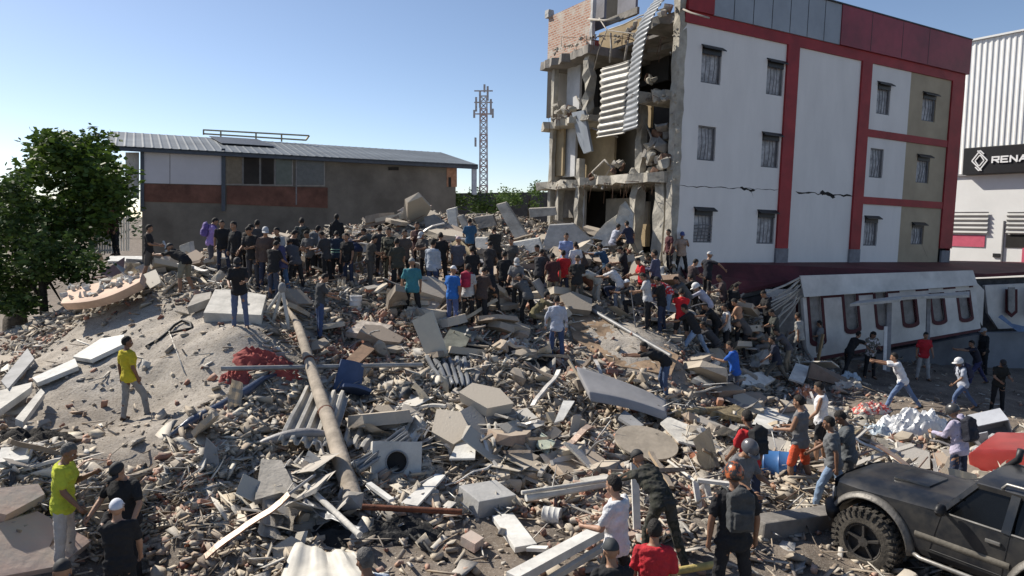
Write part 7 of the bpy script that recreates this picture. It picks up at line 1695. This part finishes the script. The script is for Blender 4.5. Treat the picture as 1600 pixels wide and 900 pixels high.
# further figures filling the press along the crest and down the right slope
P(350, 428, 200, 'stand2', K_, N_, 'person in black tee between the purple shirt and the long black top', 1.64)
P(386, 438, -40, 'look_down', (.05, .045, .04), K_, 'dim brown black figure between two black tees at the left', 1.66)
P(428, 470, -20, 'look_down', K_, (.05, .06, .09), 'black tee figure right behind the tripod head', 1.62)
P(464, 455, 40, 'bend_half', (.07, .07, .08), K_, 'slate figure stooping right of the tripod', 1.62)
P(512, 446, 70, 'look_down', (.045, .045, .05), K_, 'dark figure tucked beside the hooded black one', 1.66)
P(545, 448, 160, 'stand', K_, N_, 'black figure facing out between the banded rescuers', 1.6)
P(578, 452, -60, 'look_down', (.06, .055, .05), (.07, .065, .06), 'umber figure left of the camouflage and nearer', 1.62)
P(596, 436, 30, 'stand', (.04, .04, .045), K_, 'dark figure close behind the camouflage shoulder', 1.66)
P(622, 460, 20, 'stand', (.05, .05, .04), K_, 'dark olive figure behind the teal shirt', 1.64)
P(690, 448, 15, 'stand', K_, K_, 'black figure over the shoulder of the pale blue shirt', 1.66)
P(763, 458, -20, 'look_down', (.05, .045, .045), N_, 'dark figure under the thin one by the leaning beam', 1.62)
P(771, 500, 30, 'bend_half', K_, K_, 'black figure stooping right of the brown armed one', 1.6)
P(800, 450, 160, 'stand2', (.09, .085, .08), K_, 'charcoal figure above the grey capped one', 1.62)
P(842, 470, -30, 'look_down', (.05, .05, .055), K_, 'dark figure left of the dark red top', 1.62)
P(912, 452, 30, 'bend_half', (.08, .06, .05), K_, 'dark figure stooping behind the black vest', 1.6)
P(976, 462, 80, 'look_down', K_, K_, 'black figure right of the orange gloves', 1.62)
P(1034, 520, 60, 'look_down', K_, N_, 'black figure left of the vivid red tee', 1.64)
P(1078, 482, -70, 'look_down', (.07, .05, .05), K_, 'dusky figure above the wide legged one', 1.64)
P(1092, 502, 30, 'bend_half', K_, K_, 'black back bending left of the white helmet', 1.62)
P(1112, 560, 80, 'crouch', (.05, .05, .055), K_, 'dark figure crouching by the wide legged one', 1.64)
P(1142, 520, -60, 'look_down', K_, (.08, .08, .08), 'black figure just above the tan vest', 1.62)
P(1168, 560, 60, 'bend_half', (.10, .09, .085), K_, 'dark grey figure stooping right of the tan vest', 1.62)
P(1198, 530, 100, 'look_down', K_, K_, 'black figure high on the right slope by the fallen sheets', 1.66)
bake_people()
for wr, (_, nm), b in HELD:
    wr = Vector(wr); g = ground(wr.x+.1, wr.y-.25)
    o = MB().tube([wr+Vector((0, 0, .12)), wr, g], .016, n=6).build('walking_stick' if nm == 'stick' else 'metal_rod', [mBARS]); tag(o, 'thin dark stick held down to the rubble by the broad black tee' if nm == 'stick' else 'thin metal rod held upright by the light grey tee', 'stick' if nm == 'stick' else 'rod')
